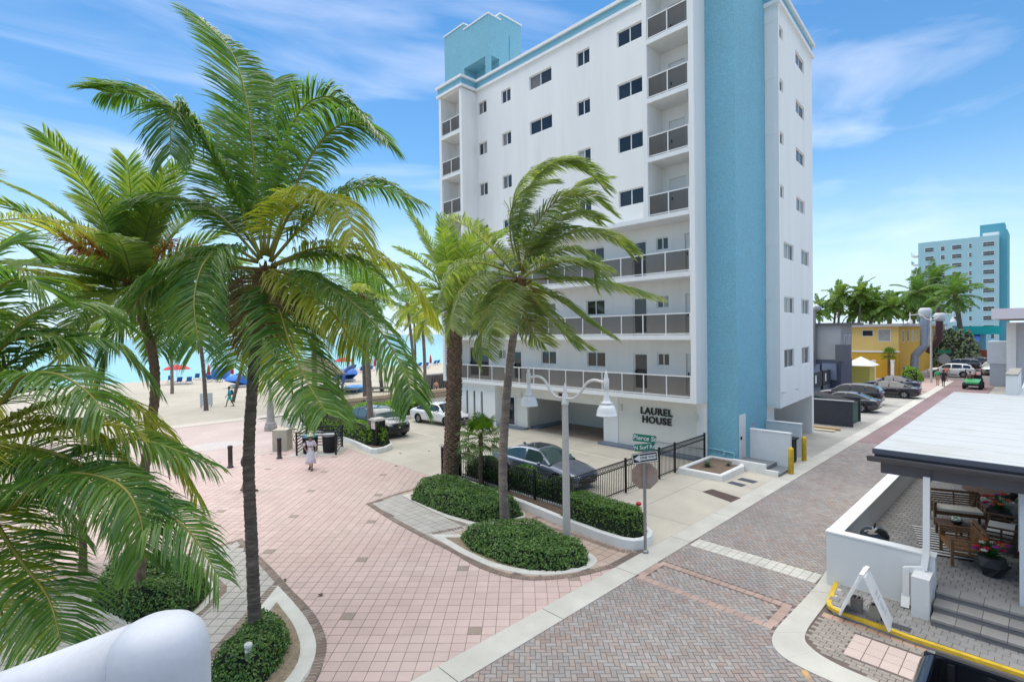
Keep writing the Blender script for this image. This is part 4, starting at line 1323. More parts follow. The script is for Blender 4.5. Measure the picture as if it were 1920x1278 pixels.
def palm(name, label, cat, base, crown, r0, r1, fronds=None, mid=None, kind='coco', n=18, length=3.0, seed=1, wind=(0, 0, 0), leaf=0.7, lod=1.0,
         trunk=None, boots=False, group=None, matl=None, nuts=True, sag=0.42, width=0.036, droop=0.55, ellim=(85, -45), rach=None, fruit=False, lwind=None, extra=0, dead=0):
    rng = random.Random(seed)
    r_ = thing(name, label, cat, base, 0, group)
    path = [Vector(base) - Vector((0, 0, 0.08))] + [Vector(p) for p in (mid or [])] + [Vector(crown)]
    trunk_mb(path, r0, r1, n=12 if lod > 0.5 else 7, segs=int(36 * max(0.35, lod)), boots=boots, rng=rng).build('trunk', trunk or TRUNK, r_)
    cr_ = Vector(crown)
    if fronds is None:
        fronds = []
        for i in range(n):
            t = (i + 0.5) / n
            el = R(ellim[0] + (ellim[1] - ellim[0]) * t + rng.uniform(-8, 8))
            az = i * 2.39996 + rng.uniform(-.25, .25)
            ln = length * (0.75 + 0.35 * math.sin(math.pi * min(1, t + 0.15))) * rng.uniform(0.9, 1.1)
            fronds.append((auto_ctrl(rng, az, el, ln, sag * rng.uniform(0.7, 1.25), wind), rng.uniform(-.4, .4)))
    fronds = list(fronds)
    for i in range(extra):
        t = (i + .5) / extra
        fronds.append((auto_ctrl(rng, i * 2.39996 + rng.uniform(-.4, .4), R(ellim[0] + (ellim[1] - ellim[0]) * t), length * rng.uniform(.8, 1.05), sag * rng.uniform(.7, 1.2), wind), rng.uniform(-.4, .4)))
    for i in range(dead):
        az = rng.uniform(0, 6.28)
        fronds.append((auto_ctrl(rng, az, R(-25), length * .6, .8, wind), 9.0))
    for i, (ctrl, roll) in enumerate(fronds):
        ctrl = [cr_ + Vector(c) for c in ctrl]
        ln = sum((ctrl[k + 1] - ctrl[k]).length for k in range(len(ctrl) - 1))
        m_ = matl or {'coco': LEAF_COCO, 'date': LEAF_DATE, 'silver': LEAF_SILVER}[kind]
        if kind == 'coco' and not matl and ctrl[-1].z < ctrl[0].z + 0.3 and rng.random() < 0.35: m_ = LEAF_COCO2
        if roll == 9.0:
            roll = 0.0; m_ = LEAF_DEAD
        if kind == 'date':
            f = frond_mb(ctrl, max(10, int(ln * 24 * lod)), leaf * 0.72, width, droop * 0.25, 0.75, roll + rng.uniform(-.5, .5), 0.02, 0.06, rng=rng, wind=lwind, segs=int(8 + 10 * lod), vee=0.55)
        else:
            f = frond_mb(ctrl, max(10, int(ln * 22 * lod)), leaf, width, droop * (1 - 0.7 * max(0.0, (ctrl[-1].z - ctrl[0].z) / ln)), 0.30, roll + rng.uniform(-.25, .25), 0.026 * (0.6 + 0.4 * lod), 0.12, rng=rng, wind=lwind, segs=int(8 + 12 * lod))
        f.build('frond', [m_, rach or (RACHIS if kind != 'date' else RACHIS_D)], r_)
    # fibrous heart, flower stalks and nuts
    h = MB()
    for k in range(14):
        an = rng.uniform(0, 6.28); l = rng.uniform(0.2, 0.5)
        d = Vector((math.cos(an) * 0.5, math.sin(an) * 0.5, rng.uniform(0.2, 1.0))).normalized()
        h.tube([cr_ - Vector((0, 0, 0.25)) + d * 0.05, cr_ - Vector((0, 0, 0.2)) + d * l * 0.6, cr_ - Vector((0, 0, 0.18)) + d * l], [0.055, 0.045, 0.006], 5)
    h.ball(tuple(cr_ - Vector((0, 0, 0.12))), r1 * 1.35, 8, 6, (1, 1, 1.6))
    h.build('heart', FIBRE, r_)
    if nuts and kind != 'date':
        for k in range(6):
            an = rng.uniform(0, 6.28)
            nb = MB().ball((cr_.x + 0.17 * math.cos(an), cr_.y + 0.17 * math.sin(an), cr_.z - 0.18 - rng.uniform(0, .18)), 0.085, 8, 6, (1, 1, 1.25))
            nb.build('coconut', mat('green_coconut', (0.14, 0.15, 0.03), 0.5, var=0.3, vscale=9), r_)
    if fruit:
        for k in range(7):
            an = 0.5 + k * 0.9 + rng.uniform(-.3, .3)
            d = Vector((math.cos(an), math.sin(an), 0.75)).normalized()
            fm = MB()
            e = cr_ + d * 1.6
            fm.tube([cr_ + d * 0.1, cr_ + d * 0.8, e], [0.035, 0.028, 0.016], 5)
            for s_ in range(70):
                q_ = cr_ + d * rng.uniform(0.9, 1.65)
                dd = (d * 0.6 + Vector((rng.gauss(0, .5), rng.gauss(0, .5), rng.gauss(-0.25, .35)))).normalized()
                fm.tube([q_, q_ + dd * 0.2, q_ + dd * 0.34 + Vector((0, 0, -0.1))], [0.011, 0.010, 0.006], 3)
            fm.build('fruit_stalk', ORANGE, r_)
    return r_

FR_MAIN=[
 ([(-0.03,0.06,0.28),(-0.05,0.32,1.96),(-0.1,0.6,3.57),(-0.27,1.0,4.72),(-0.71,1.63,5.53)],0),
 ([(-0.07,0.05,0.27),(-0.57,0.39,1.82),(-1.15,0.81,2.96),(-1.85,1.33,3.39),(-2.39,1.68,3.43)],0),
 ([(-0.08,0.02,0.24),(-0.59,0.14,1.65),(-1.13,0.29,2.65),(-1.49,0.23,2.89),(-1.62,-0.06,1.94)],0),
 ([(-0.07,0.11,0.21),(-0.59,0.9,1.15),(-1.14,1.71,1.55),(-1.64,2.45,1.44),(-1.94,2.99,0.79)],0),
 ([(-0.12,0.03,0.16),(-0.67,-0.04,0.36),(-1.13,-0.21,0.04),(-1.4,-0.56,-0.68),(-1.47,-1.11,-1.52)],0),
 ([(-0.11,0.06,0.14),(-0.91,0.49,0.27),(-1.65,0.87,-0.17),(-2.31,1.14,-1.17),(-2.61,1.08,-2.0)],0),
 ([(-0.01,-0.11,-0.09),(-0.05,-0.82,-0.8),(-0.08,-1.54,-1.61),(-0.08,-2.29,-2.24),(-0.11,-3.0,-2.62)],0),
 ([(0.09,-0.14,-0.01),(0.73,-1.18,-0.38),(1.22,-2.06,-1.08),(1.49,-2.74,-1.99),(1.46,-3.12,-2.56)],0),
 ([(0.1,-0.05,0.08),(0.91,-0.56,0.46),(1.73,-1.08,0.39),(2.47,-1.54,-0.25),(2.94,-1.74,-1.0)],0),
 ([(0.05,-0.12,0.15),(0.2,-0.75,0.98),(0.43,-1.47,1.3),(0.62,-2.16,1.04),(0.61,-2.66,0.34)],0),
 ([(0.1,-0.04,0.15),(0.73,-0.22,0.98),(1.44,-0.49,1.67),(2.13,-0.74,1.94),(2.94,-1.13,1.64)],0),
 ([(0.03,-0.01,0.27),(0.3,-0.12,2.25),(0.67,-0.35,3.32),(1.14,-0.7,3.6),(1.65,-1.1,3.25)],0),
 ([(0.04,-0.07,0.25),(0.47,-0.64,1.79),(0.85,-1.19,2.63),(1.24,-1.76,2.8),(1.5,-2.23,2.4)],0),
 ([(0.02,0.08,0.3),(0.24,0.57,2.07),(0.51,1.01,3.77),(0.78,1.43,4.6)],0),
 ([(-0.04,0.17,0.01),(-0.39,1.39,0.05),(-0.84,2.69,-0.59),(-1.17,3.87,-1.71)],0),
 ([(0.1,0.05,-0.02),(0.98,0.17,-0.09),(1.88,0.26,-0.76),(2.56,0.55,-1.79)],0),
 ([(0.01,0.12,-0.06),(0.1,0.9,-0.66),(0.07,1.79,-1.47),(0.12,2.61,-2.12)],0),
 ([(-0.01,0.16,0.25),(-0.17,1.31,1.34),(-0.11,2.25,2.75),(0.22,2.93,4.04)],0),
]
FR_NEAR=[
 ([(0.15,-0.15,0.2),(0.54,-0.6,0.5),(0.76,-0.89,0.83),(1.05,-1.24,0.86),(1.29,-1.57,0.67),(1.47,-1.82,0.38)],0),
 ([(0.19,-0.21,-0.13),(0.52,-0.67,-0.81),(0.85,-1.12,-0.46),(1.17,-1.56,-0.32),(1.54,-2.05,-0.43),(1.69,-2.34,-0.77),(1.71,-2.5,-1.22)],0),
 ([(0.19,-0.15,-0.01),(0.77,-0.5,-0.4),(1.23,-0.73,-0.23),(1.76,-1.01,-0.08),(2.16,-1.19,-0.21),(2.65,-1.45,-0.51)],0),
 ([(0.24,-0.24,-0.0),(0.96,-0.99,-0.11),(1.48,-1.55,-0.48),(1.8,-1.92,-0.77),(2.14,-2.3,-1.02),(2.43,-2.65,-1.63)],0),
 ([(0.14,-0.19,-0.2),(0.43,-0.81,-0.79),(0.69,-1.41,-1.27),(0.9,-1.95,-1.58),(0.98,-2.38,-1.92)],0),
 ([(0.09,-0.16,-0.33),(0.33,-0.85,-1.01),(0.47,-1.43,-1.49),(0.59,-2.0,-1.91)],0),
 ([(0.1,-0.06,0.2),(0.35,-0.09,0.85),(0.65,-0.17,1.26),(1.02,-0.32,1.36),(1.28,-0.38,1.17)],0),
 ([(0.05,-0.04,0.27),(0.26,-0.15,1.27),(0.52,-0.32,1.88),(0.77,-0.49,2.08),(0.97,-0.61,1.94)],0),
 ([(0.05,0.01,0.19),(0.15,0.27,1.41),(0.41,0.37,2.28),(0.68,0.46,2.64),(0.96,0.52,2.57)],0),
 ([(0.14,-0.05,-0.01),(0.84,-0.19,0.18),(1.33,-0.13,0.04),(1.76,-0.02,-0.44),(2.04,0.23,-0.94)],0),
 ([(0.14,-0.07,-0.08),(0.67,-0.15,-0.37),(1.03,-0.07,-0.9),(1.31,0.09,-1.54)],0),
 ([(0.24,-0.15,0.19),(0.75,-0.12,0.9),(1.25,-0.09,1.25),(1.78,-0.11,1.16),(2.24,-0.06,0.56)],0),
 ([(0.19,-0.09,0.25),(0.55,0.19,1.19),(0.99,0.38,1.71),(1.54,0.46,1.81),(2.01,0.6,1.48)],0),
 ([(0.24,-0.13,0.05),(0.95,-0.13,0.38),(1.58,-0.08,0.46),(2.17,0.02,0.07),(2.56,0.3,-0.62)],0),
 ([(0.29,-0.22,-0.01),(1.14,-0.63,0.12),(1.79,-0.86,0.06),(2.32,-0.98,-0.46),(2.6,-0.86,-1.08)],0),
 ([(-0.09,0.09,0.2),(-0.51,0.51,1.02),(-0.9,0.88,0.89)],0),
 ([(-0.09,0.04,0.01),(-0.62,0.23,-0.13),(-0.81,0.07,-0.69)],0),
]
FR_CENTER=[
 ([(0.04,-0.01,0.32),(0.07,0.13,1.79),(0.45,-0.08,3.1),(1.16,-0.61,3.89),(1.86,-1.15,3.74),(2.43,-1.57,3.06)],0),
 ([(0.02,-0.03,0.32),(-0.2,0.1,1.75),(-0.13,-0.05,2.91),(0.31,-0.56,3.55),(0.86,-1.2,3.71),(1.15,-1.59,3.45)],0),
 ([(0.03,-0.07,0.32),(0.13,-0.47,1.54),(0.5,-1.15,2.38),(0.97,-1.93,2.52),(1.25,-2.55,1.97)],0),
 ([(0.1,-0.05,0.27),(0.92,-0.55,1.28),(1.82,-1.14,1.65),(2.67,-1.7,1.46),(3.23,-1.98,0.99)],0),
 ([(0.04,-0.11,0.23),(0.49,-1.03,0.84),(0.74,-1.78,0.83),(0.76,-2.3,0.31),(0.56,-2.63,-0.28)],0),
 ([(0.09,-0.1,0.03),(1.07,-1.18,0.03),(1.96,-2.17,-0.2),(2.81,-3.13,-0.56)],0),
 ([(0.08,-0.11,-0.07),(0.73,-1.02,-0.64),(1.17,-1.72,-1.3),(1.5,-2.31,-1.71)],0),
 ([(0.03,-0.11,-0.14),(0.31,-0.93,-1.15),(0.42,-1.58,-1.79),(0.35,-2.05,-1.98)],0),
 ([(-0.05,0.09,0.21),(-0.75,1.09,0.63),(-1.24,1.87,0.45),(-1.43,2.34,-0.26)],0),
 ([(-0.1,0.04,0.13),(-1.02,0.53,0.18),(-1.7,0.76,-0.3),(-2.1,0.74,-1.04),(-2.37,0.58,-1.48)],0),
 ([(-0.13,0.02,0.06),(-0.82,-0.03,-0.4),(-1.32,-0.27,-1.07),(-1.72,-0.6,-1.55)],0),
 ([(0.04,0.04,-0.06),(0.37,0.24,-0.85),(0.85,0.28,-1.64),(1.36,0.32,-2.0)],0),
 ([(-0.04,0.0,0.3),(-0.34,0.05,1.39),(-0.41,-0.13,2.27),(-0.14,-0.64,2.87),(0.13,-1.17,2.96)],0),
 ([(0.1,0.0,0.28),(1.02,-0.23,1.86),(2.07,-0.62,2.39),(3.02,-0.91,2.21)],0),
 ([(-0.01,0.09,0.08),(-0.33,0.93,-0.05),(-0.48,1.58,-0.72),(-0.44,2.06,-1.33)],0),
 ([(0.14,-0.01,0.21),(1.06,-0.07,1.54),(2.31,-0.44,3.37),(3.44,-0.73,3.8)],0),
]
WINDV = (0.10, -0.09, 0.0)
palm('coconut_palm', 'tall coconut palm with dark slender trunk in the foreground planting bed', 'palm tree', (3.45, 11.32, 0), (3.72, 11.09, 7.67), 0.125, 0.10,
     fronds=FR_MAIN, mid=[(3.41, 11.31, 2.2), (3.40, 11.31, 4.0), (3.56, 11.22, 6.2)], kind='coco', seed=3, leaf=1.10, width=0.030, lod=2.0, droop=0.52, extra=4, length=2.7, ellim=(40, -50), dead=1)
palm('coconut_palm', 'nearest coconut palm, only its fronds reaching in from the left edge', 'palm tree', (-0.95, 9.6, 0), (-0.69, 9.65, 5.02), 0.15, 0.12,
     fronds=FR_NEAR, mid=[(-0.9, 9.6, 2.5)], kind='coco', seed=5, leaf=0.85, width=0.023, lod=2.1, droop=0.42, extra=4, length=2.3, ellim=(75, -20))
palm('coconut_palm', 'second coconut palm at the left edge, behind the nearest one', 'palm tree', (-2.3, 13.5, 0), (-1.9, 13.1, 6.9), 0.14, 0.11,
     mid=[(-2.2, 13.4, 3.0)], kind='coco', n=22, length=3.3, seed=6, leaf=1.0, width=0.027, lod=1.25, droop=0.5, ellim=(80, -45), matl=LEAF_COCO2)
palm('coconut_palm', 'wind-bent coconut palm in front of the white facade, fronds blown right', 'palm tree', (11.24, 12.11, 0), (11.66, 11.72, 7.95), 0.15, 0.115,
     fronds=FR_CENTER, mid=[(11.14, 12.08, 1.95), (11.28, 12.0, 4.33), (11.52, 11.83, 6.6)], kind='silver', seed=8, leaf=1.10, width=0.032, lod=1.7, droop=0.42, extra=5, length=3.1, wind=(0.22, -0.21, 0.0), ellim=(88, -35), dead=1, trunk=TRUNK_G, lwind=(0.55, -0.53, 0.0))
palm('date_palm', 'thick-trunked date palm beside the parking court fence', 'palm tree', (13.17, 17.56, 0), (13.42, 17.38, 7.95), 0.32, 0.28,
     mid=[(13.25, 17.45, 2.5), (13.34, 17.39, 4.63)], kind='date', n=36, length=3.3, seed=11, leaf=0.9, width=0.036, matl=leaf_mat('pale_date_leaflets', (0.10, 0.19, 0.05), (0.30, 0.36, 0.09), 0.36, 0.45), trunk=TRUNK_D, boots=True, sag=0.26, ellim=(86, -30), lod=1.2, wind=(0.05, -0.05, 0))
palm('date_palm', 'date palm with orange flower stalks behind the left hedge bed', 'palm tree', (1.99, 14.56, 0), (2.0, 14.72, 7.5), 0.10, 0.10,
     mid=[(2.05, 14.65, 2.5), (2.35, 14.45, 5.4)], kind='date', n=34, length=3.0, seed=13, leaf=0.95, width=0.032, trunk=TRUNK_D, sag=0.2, ellim=(84, -35), lod=1.5, fruit=True, wind=(-0.03, 0.03, 0))
# young fan palm
def fan_palm(name, label, base, h, rad, seed, n=22, group=None, trunk_r=0.085):
    rng = random.Random(seed)
    r_ = thing(name, label, 'palm tree', base, 0, group)
    b = Vector(base); cr_ = b + Vector((0.02, -0.03, h))
    trunk_mb([b - Vector((0, 0, .05)), b + Vector((0.02, 0, h * .5)), cr_], trunk_r, trunk_r * 0.9, n=9, segs=14, rng=rng, boots=True).build('trunk', TRUNK_D, r_)
    for i in range(n):
        az = i * 2.39996 + rng.uniform(-.2, .2)
        el = R(82 - 120 * (i + .5) / n)
        d = Vector((math.cos(az) * math.cos(el), math.sin(az) * math.cos(el), math.sin(el)))
        ln = rad * rng.uniform(0.45, 0.62)
        tip = cr_ + d * ln + Vector((0, 0, -0.10 * ln))
        mb = MB().tube([cr_, cr_ + d * ln * .5 + Vector((0, 0, .03)), tip], [0.014, 0.011, 0.008], 5, mi=1)
        sd = d.cross(Vector((0, 0, 1)))
        sd = sd.normalized() if sd.length > 0.1 else Vector((1, 0, 0))
        nn_ = sd.cross(d)
        for k in range(22):
            a = R(-125 + 250 * k / 21)
            dd = (d * math.cos(a) + sd * math.sin(a) + nn_ * 0.12).normalized()
            l = rad * rng.uniform(0.42, 0.55) * (0.75 + 0.25 * math.cos(a * 0.6))
            w = 0.028
            wv = dd.cross(nn_).normalized() * w
            m1 = tip + dd * l * 0.55; m2 = tip + (dd * 0.9 + Vector((0, 0, -0.28))) * l
            mb.add([tip, m1 + wv, m1 - wv, m2], [(0, 1, 2), (2, 1, 3)], 0, False)
        mb.build('fan_leaf', [LEAF_FAN, RACHIS_D], r_)
    return r_
fan_palm('fan_palm', 'young bright green fan palm growing against the black fence', (13.3, 15.75, 0.1), 2.05, 1.25, 4, 26)
fan_palm('fan_palm', 'small fan palm tangled in the lower left fronds beside the hedge bed', (1.2, 18.0, 0), 2.0, 1.5, 19, 22)

# palms along the beach and behind the parking court
BP = [
 ((11.59, 49.45, 0), (10.9, 49.2, 8.6), 'leaning beach palm nearest the white board on the sand', 0.17),
 ((12.49, 67.34, 0), (12.2, 67.2, 9.5), 'beach palm behind the red umbrella at the far left', 0.17),
 ((14.67, 53.42, 0), (16.8, 53.4, 9.2), 'beach palm leaning right beside the walking man in turquoise', 0.16),
 ((14.6, 26.9, 0), (14.35, 27.2, 8.4), 'slim coconut palm standing at the black pillar by the parked suv', 0.17),
 ((19.2, 45.4, 0), (18.9, 45.2, 11.0), 'stout palm in front of the thatched hut', 0.24),
 ((20.2, 43.9, 0), (17.8, 42.9, 8.2), 'thin leaning palm just right of the stout palm by the hut', 0.12),
 ((40.84, 62.27, 0), (40.9, 62.5, 9.4), 'left one of the twin beach palms near the building corner', 0.17),
 ((43.29, 63.34, 0), (42.9, 63.2, 8.0), 'right one of the twin beach palms near the building corner', 0.17),
 ((28.8, 50.5, 0), (27.8, 50.3, 10.5), 'beach palm among the stacked loungers', 0.19),
 ((27.0, 41.0, 0), (25.9, 40.6, 9.0), 'palm just behind the court fence near the building', 0.16),
 ((24.5, 46.2, 0), (24.0, 46.0, 10.2), 'palm beside the round blue float on the sand', 0.2),
 ((30.5, 44.8, 0), (30.3, 44.8, 7.4), 'short palm by the sand terrace nearest the building', 0.15),
]
for i, (b, c, lb, r0) in enumerate(BP):
    near = math.hypot(b[0], b[1]) < 40
    palm('beach_palm', lb, 'palm tree', b, c, r0, r0 * 0.75, mid=[tuple(Vector(b).lerp(Vector(c), 0.5) + Vector((0.15, 0.1, 0)))], kind='coco', n=20 if near else 18, length=3.1, seed=30 + i,
         leaf=0.75, lod=0.75 if near else 0.6, width=0.05, wind=(0.09, -0.08, 0), trunk=TRUNK_G if i % 2 else TRUNK, group='palms along the beach', matl=LEAF_COCO2 if i in (6, 7, 11) else None, droop=0.6, nuts=near)
# palms far down the street
LEAF_STREET = leaf_mat('street_palm_leaflets', (0.03, 0.11, 0.025), (0.15, 0.24, 0.045), 0.42, 0.35)
FP = [
 ((118, 16.0, 0), (118, 16.5, 12.4), 'left one of the three big street palms before the pale blue tower'),
 ((122, 14.0, 0), (122, 14.6, 14.2), 'middle, tallest of the three big street palms before the pale blue tower'),
 ((112, 10.2, 0), (112.5, 10.8, 11.2), 'right one of the three big street palms, leaning over the blue awning'),
]
for i, (b, c, lb) in enumerate(FP):
    palm('street_palm', lb, 'palm tree', b, c, 0.42, 0.32, mid=[tuple(Vector(b).lerp(Vector(c), 0.5) + Vector((0.3, -0.3, 0)))], kind='coco', n=20, length=4.4, seed=60 + i, leaf=1.15, lod=0.5, width=0.10, wind=(0.12, -0.11, 0), group='palms down the street', droop=0.6, nuts=False, matl=LEAF_STREET)
LEAF_FAR = leaf_mat('far_palm_leaflets', (0.05, 0.13, 0.03), (0.20, 0.28, 0.055), 0.45, 0.4)
FARPX = [(150, 42, 11), (156, 40, 12.5), (150, 37.5, 14), (158, 35, 12), (150, 33, 14.5), (155, 31.5, 13), (160, 29, 11.5), (150, 26.8, 11), (152, 22.5, 13.5), (158, 21, 11.5), (150, 19.5, 11), (165, 34, 10.5), (160, 25, 10.3), (152, 35, 10), (152, 29.5, 10.2)]
place = ['first', 'second', 'third', 'fourth', 'fifth', 'sixth', 'seventh', 'eighth', 'ninth', 'tenth', 'eleventh', 'twelfth', 'thirteenth', 'fourteenth', 'fifteenth']
order = sorted(range(len(FARPX)), key=lambda i: -FARPX[i][1] / FARPX[i][0])
for i, (x, y, z) in enumerate(FARPX):
    palm('distant_palm', 'distant palm over the flat roofs, %s from the left in that row' % place[order.index(i)], 'palm tree', (x, y, 0), (x + 0.8, y - 0.8, z), 0.3, 0.25, kind='coco', n=20, length=4.4, seed=80 + i, leaf=1.3, lod=0.3, width=0.2, wind=(0.12, -0.11, 0), group='distant palms', nuts=False, droop=0.5, matl=LEAF_FAR)

# ------------------------------------------------------------------ shrubs
SHRUB = leaf_mat('shrub_leaves', (0.040, 0.120, 0.026), (0.18, 0.30, 0.075), 0.32, 0.16, vscale=3)
HEDGE = leaf_mat('hedge_leaves', (0.04, 0.12, 0.02), (0.17, 0.28, 0.055), 0.34, 0.18, vscale=3)
BRIGHT = leaf_mat('bright_hedge_leaves', (0.10, 0.24, 0.015), (0.26, 0.42, 0.04), 0.4, 0.3, vscale=2)
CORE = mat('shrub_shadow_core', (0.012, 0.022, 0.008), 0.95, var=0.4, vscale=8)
def shrub(name, label, poly, height, matl, seed, size=0.062, dens=950, edge=0.55, base=0.0, parts=None, cat='shrub', shape='mound', lump=0.17, group=None):
    rng = np.random.default_rng(seed)
    xs_ = [p[0] for p in poly]; ys_ = [p[1] for p in poly]
    x0, x1, y0, y1 = min(xs_), max(xs_), min(ys_), max(ys_)
    area = abs(sum(poly[i][0] * poly[(i + 1) % len(poly)][1] - poly[(i + 1) % len(poly)][0] * poly[i][1] for i in range(len(poly)))) / 2
    ph = rng.uniform(0, 6.28, 6)
    def hh(x, y):
        d = edge_dist(x, y, poly) if inpoly(x, y, poly) else 0.0
        t = min(1.0, d / edge)
        s_ = (1 - (1 - t) ** (3.0 if shape == 'mound' else 6.0)) ** 0.75
        l = lump * (math.sin(2.3 * x + ph[0]) * math.sin(2.9 * y + ph[1]) + 0.6 * math.sin(5.1 * x + 3.0 * y + ph[2]))
        return height * s_ * (1 + l)
    r_ = thing(name, label, cat, ((x0 + x1) / 2, (y0 + y1) / 2, base), 0, group)
    # dark core: shade inside the foliage is put into its colour
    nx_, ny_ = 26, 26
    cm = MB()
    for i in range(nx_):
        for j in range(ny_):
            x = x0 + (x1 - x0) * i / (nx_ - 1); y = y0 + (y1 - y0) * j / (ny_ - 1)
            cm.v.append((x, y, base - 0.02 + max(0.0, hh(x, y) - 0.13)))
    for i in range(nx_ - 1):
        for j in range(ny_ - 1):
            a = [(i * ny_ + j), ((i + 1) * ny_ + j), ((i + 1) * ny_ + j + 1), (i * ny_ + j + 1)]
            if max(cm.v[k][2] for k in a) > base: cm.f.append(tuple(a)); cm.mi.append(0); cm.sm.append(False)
    cm.build('shadow_core', CORE, r_)
    N_ = int(area * dens * (1.0 + (height / max(edge, .2)) * 0.35))
    mb = MB()
    cnt = 0; tries = 0
    while cnt < N_ and tries < N_ * 6:
        tries += 1
        x = rng.uniform(x0, x1); y = rng.uniform(y0, y1)
        if not inpoly(x, y, poly): continue
        h = hh(x, y)
        e = 0.04
        gx_ = (hh(x + e, y) - hh(x - e, y)) / (2 * e); gy_ = (hh(x, y + e) - hh(x, y - e)) / (2 * e)
        nl = math.sqrt(1 + gx_ * gx_ + gy_ * gy_)
        k = 1 if nl < 1.6 else (2 if nl < 3 else 3)
        for _ in range(k):
            nz = Vector((-gx_ / nl, -gy_ / nl, 1 / nl))
            dd = abs(rng.normal(0, 0.075))
            p = Vector((x, y, base + h)) - nz * (dd - 0.03)
            if k > 1: p = p + Vector((rng.normal(0, .015), rng.normal(0, .015), -rng.uniform(0, 1) * h * 0.35))
            if p.z < base: p.z = base + 0.01
            nz = (nz + Vector((rng.normal(0, .45), rng.normal(0, .45), rng.normal(0, .45)))).normalized()
            t = nz.cross(Vector((rng.normal(), rng.normal(), rng.normal()))).normalized()
            b_ = nz.cross(t)
            l = size * rng.uniform(0.6, 1.6); w = l * 0.55
            mb.add([p - t * l * .5, p + b_ * w * .5 + nz * .008, p + t * l * .5 - nz * .006, p - b_ * w * .5 + nz * .008], [(0, 1, 2), (0, 2, 3)], 0, False)
        cnt += 1
    o = mb.build('foliage', matl, r_)
    return r_
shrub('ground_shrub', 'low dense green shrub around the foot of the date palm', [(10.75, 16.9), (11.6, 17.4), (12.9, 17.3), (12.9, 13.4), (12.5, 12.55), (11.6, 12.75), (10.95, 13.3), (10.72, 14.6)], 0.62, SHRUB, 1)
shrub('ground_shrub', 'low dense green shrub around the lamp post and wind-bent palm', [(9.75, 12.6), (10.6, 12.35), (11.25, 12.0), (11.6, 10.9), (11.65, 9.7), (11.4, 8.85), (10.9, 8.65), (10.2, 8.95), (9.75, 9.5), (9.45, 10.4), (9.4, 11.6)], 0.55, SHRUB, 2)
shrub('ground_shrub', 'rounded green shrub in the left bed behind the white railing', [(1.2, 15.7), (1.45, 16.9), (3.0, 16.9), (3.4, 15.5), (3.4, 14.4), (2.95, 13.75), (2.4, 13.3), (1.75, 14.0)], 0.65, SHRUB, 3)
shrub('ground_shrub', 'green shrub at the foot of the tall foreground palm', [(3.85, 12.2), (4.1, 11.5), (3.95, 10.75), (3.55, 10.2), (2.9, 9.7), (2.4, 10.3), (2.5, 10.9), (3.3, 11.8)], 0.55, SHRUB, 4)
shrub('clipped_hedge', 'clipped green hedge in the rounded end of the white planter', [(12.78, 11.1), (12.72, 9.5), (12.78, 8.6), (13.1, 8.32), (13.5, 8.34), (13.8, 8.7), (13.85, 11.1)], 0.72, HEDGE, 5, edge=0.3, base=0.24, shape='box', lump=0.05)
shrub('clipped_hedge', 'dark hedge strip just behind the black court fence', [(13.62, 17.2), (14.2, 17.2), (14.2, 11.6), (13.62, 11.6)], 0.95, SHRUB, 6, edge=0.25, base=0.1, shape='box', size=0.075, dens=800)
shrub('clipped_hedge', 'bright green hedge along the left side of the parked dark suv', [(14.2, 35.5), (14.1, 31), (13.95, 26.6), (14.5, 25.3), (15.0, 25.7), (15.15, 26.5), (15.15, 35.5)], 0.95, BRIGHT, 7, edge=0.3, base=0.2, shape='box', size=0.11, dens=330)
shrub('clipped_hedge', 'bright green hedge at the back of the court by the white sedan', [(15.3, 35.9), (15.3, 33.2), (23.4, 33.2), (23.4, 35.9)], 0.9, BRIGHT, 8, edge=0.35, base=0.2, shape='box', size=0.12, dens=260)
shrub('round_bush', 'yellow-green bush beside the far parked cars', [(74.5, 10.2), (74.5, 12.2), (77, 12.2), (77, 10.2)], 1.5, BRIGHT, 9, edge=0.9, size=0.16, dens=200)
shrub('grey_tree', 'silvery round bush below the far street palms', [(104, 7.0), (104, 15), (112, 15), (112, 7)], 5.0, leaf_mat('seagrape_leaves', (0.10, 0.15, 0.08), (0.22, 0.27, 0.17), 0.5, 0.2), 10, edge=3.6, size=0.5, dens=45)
# agave rosettes in the tower planter
for (x, y, s_, lb) in ((22.2, 10.6, 0.42, 'spiky blue-green agave in the tower planter'), (23.0, 10.0, 0.25, 'small grassy tuft beside the agave in the tower planter')):
    r_ = thing('agave', lb, 'plant', (x, y, 0.2))
    rng = random.Random(int(x * 10))
    for k in range(22):
        a = k * 2.4; el = R(15 + 60 * (k / 22))
        d = Vector((math.cos(a) * math.cos(el), math.sin(a) * math.cos(el), math.sin(el))); w = Vector((-math.sin(a), math.cos(a), 0)) * 0.03 * s_ / 0.4
        p = Vector((x, y, 0.2)); l = s_ * rng.uniform(.8, 1.1)
        MB().add([p - w, p + w, p + d * l * .5 + w * 1.1, p + d * l * .5 - w * 1.1, p + d * l + Vector((0, 0, -.04))], [(0, 1, 2, 3), (3, 2, 4)]).build('blade', leaf_mat('agave_leaf', (0.07, 0.12, 0.09), (0.14, 0.18, 0.12), 0.5, 0.1), r_)
# red flower on the clipped hedge
fl = MB().ball((13.72, 8.75, 1.0), 0.09, 8, 5, (1, 1, .7))
tag(fl.build('hibiscus_flower', mat('red_petal', (0.55, 0.015, 0.03), 0.5)), 'single red flower on top of the clipped hedge', 'flower')
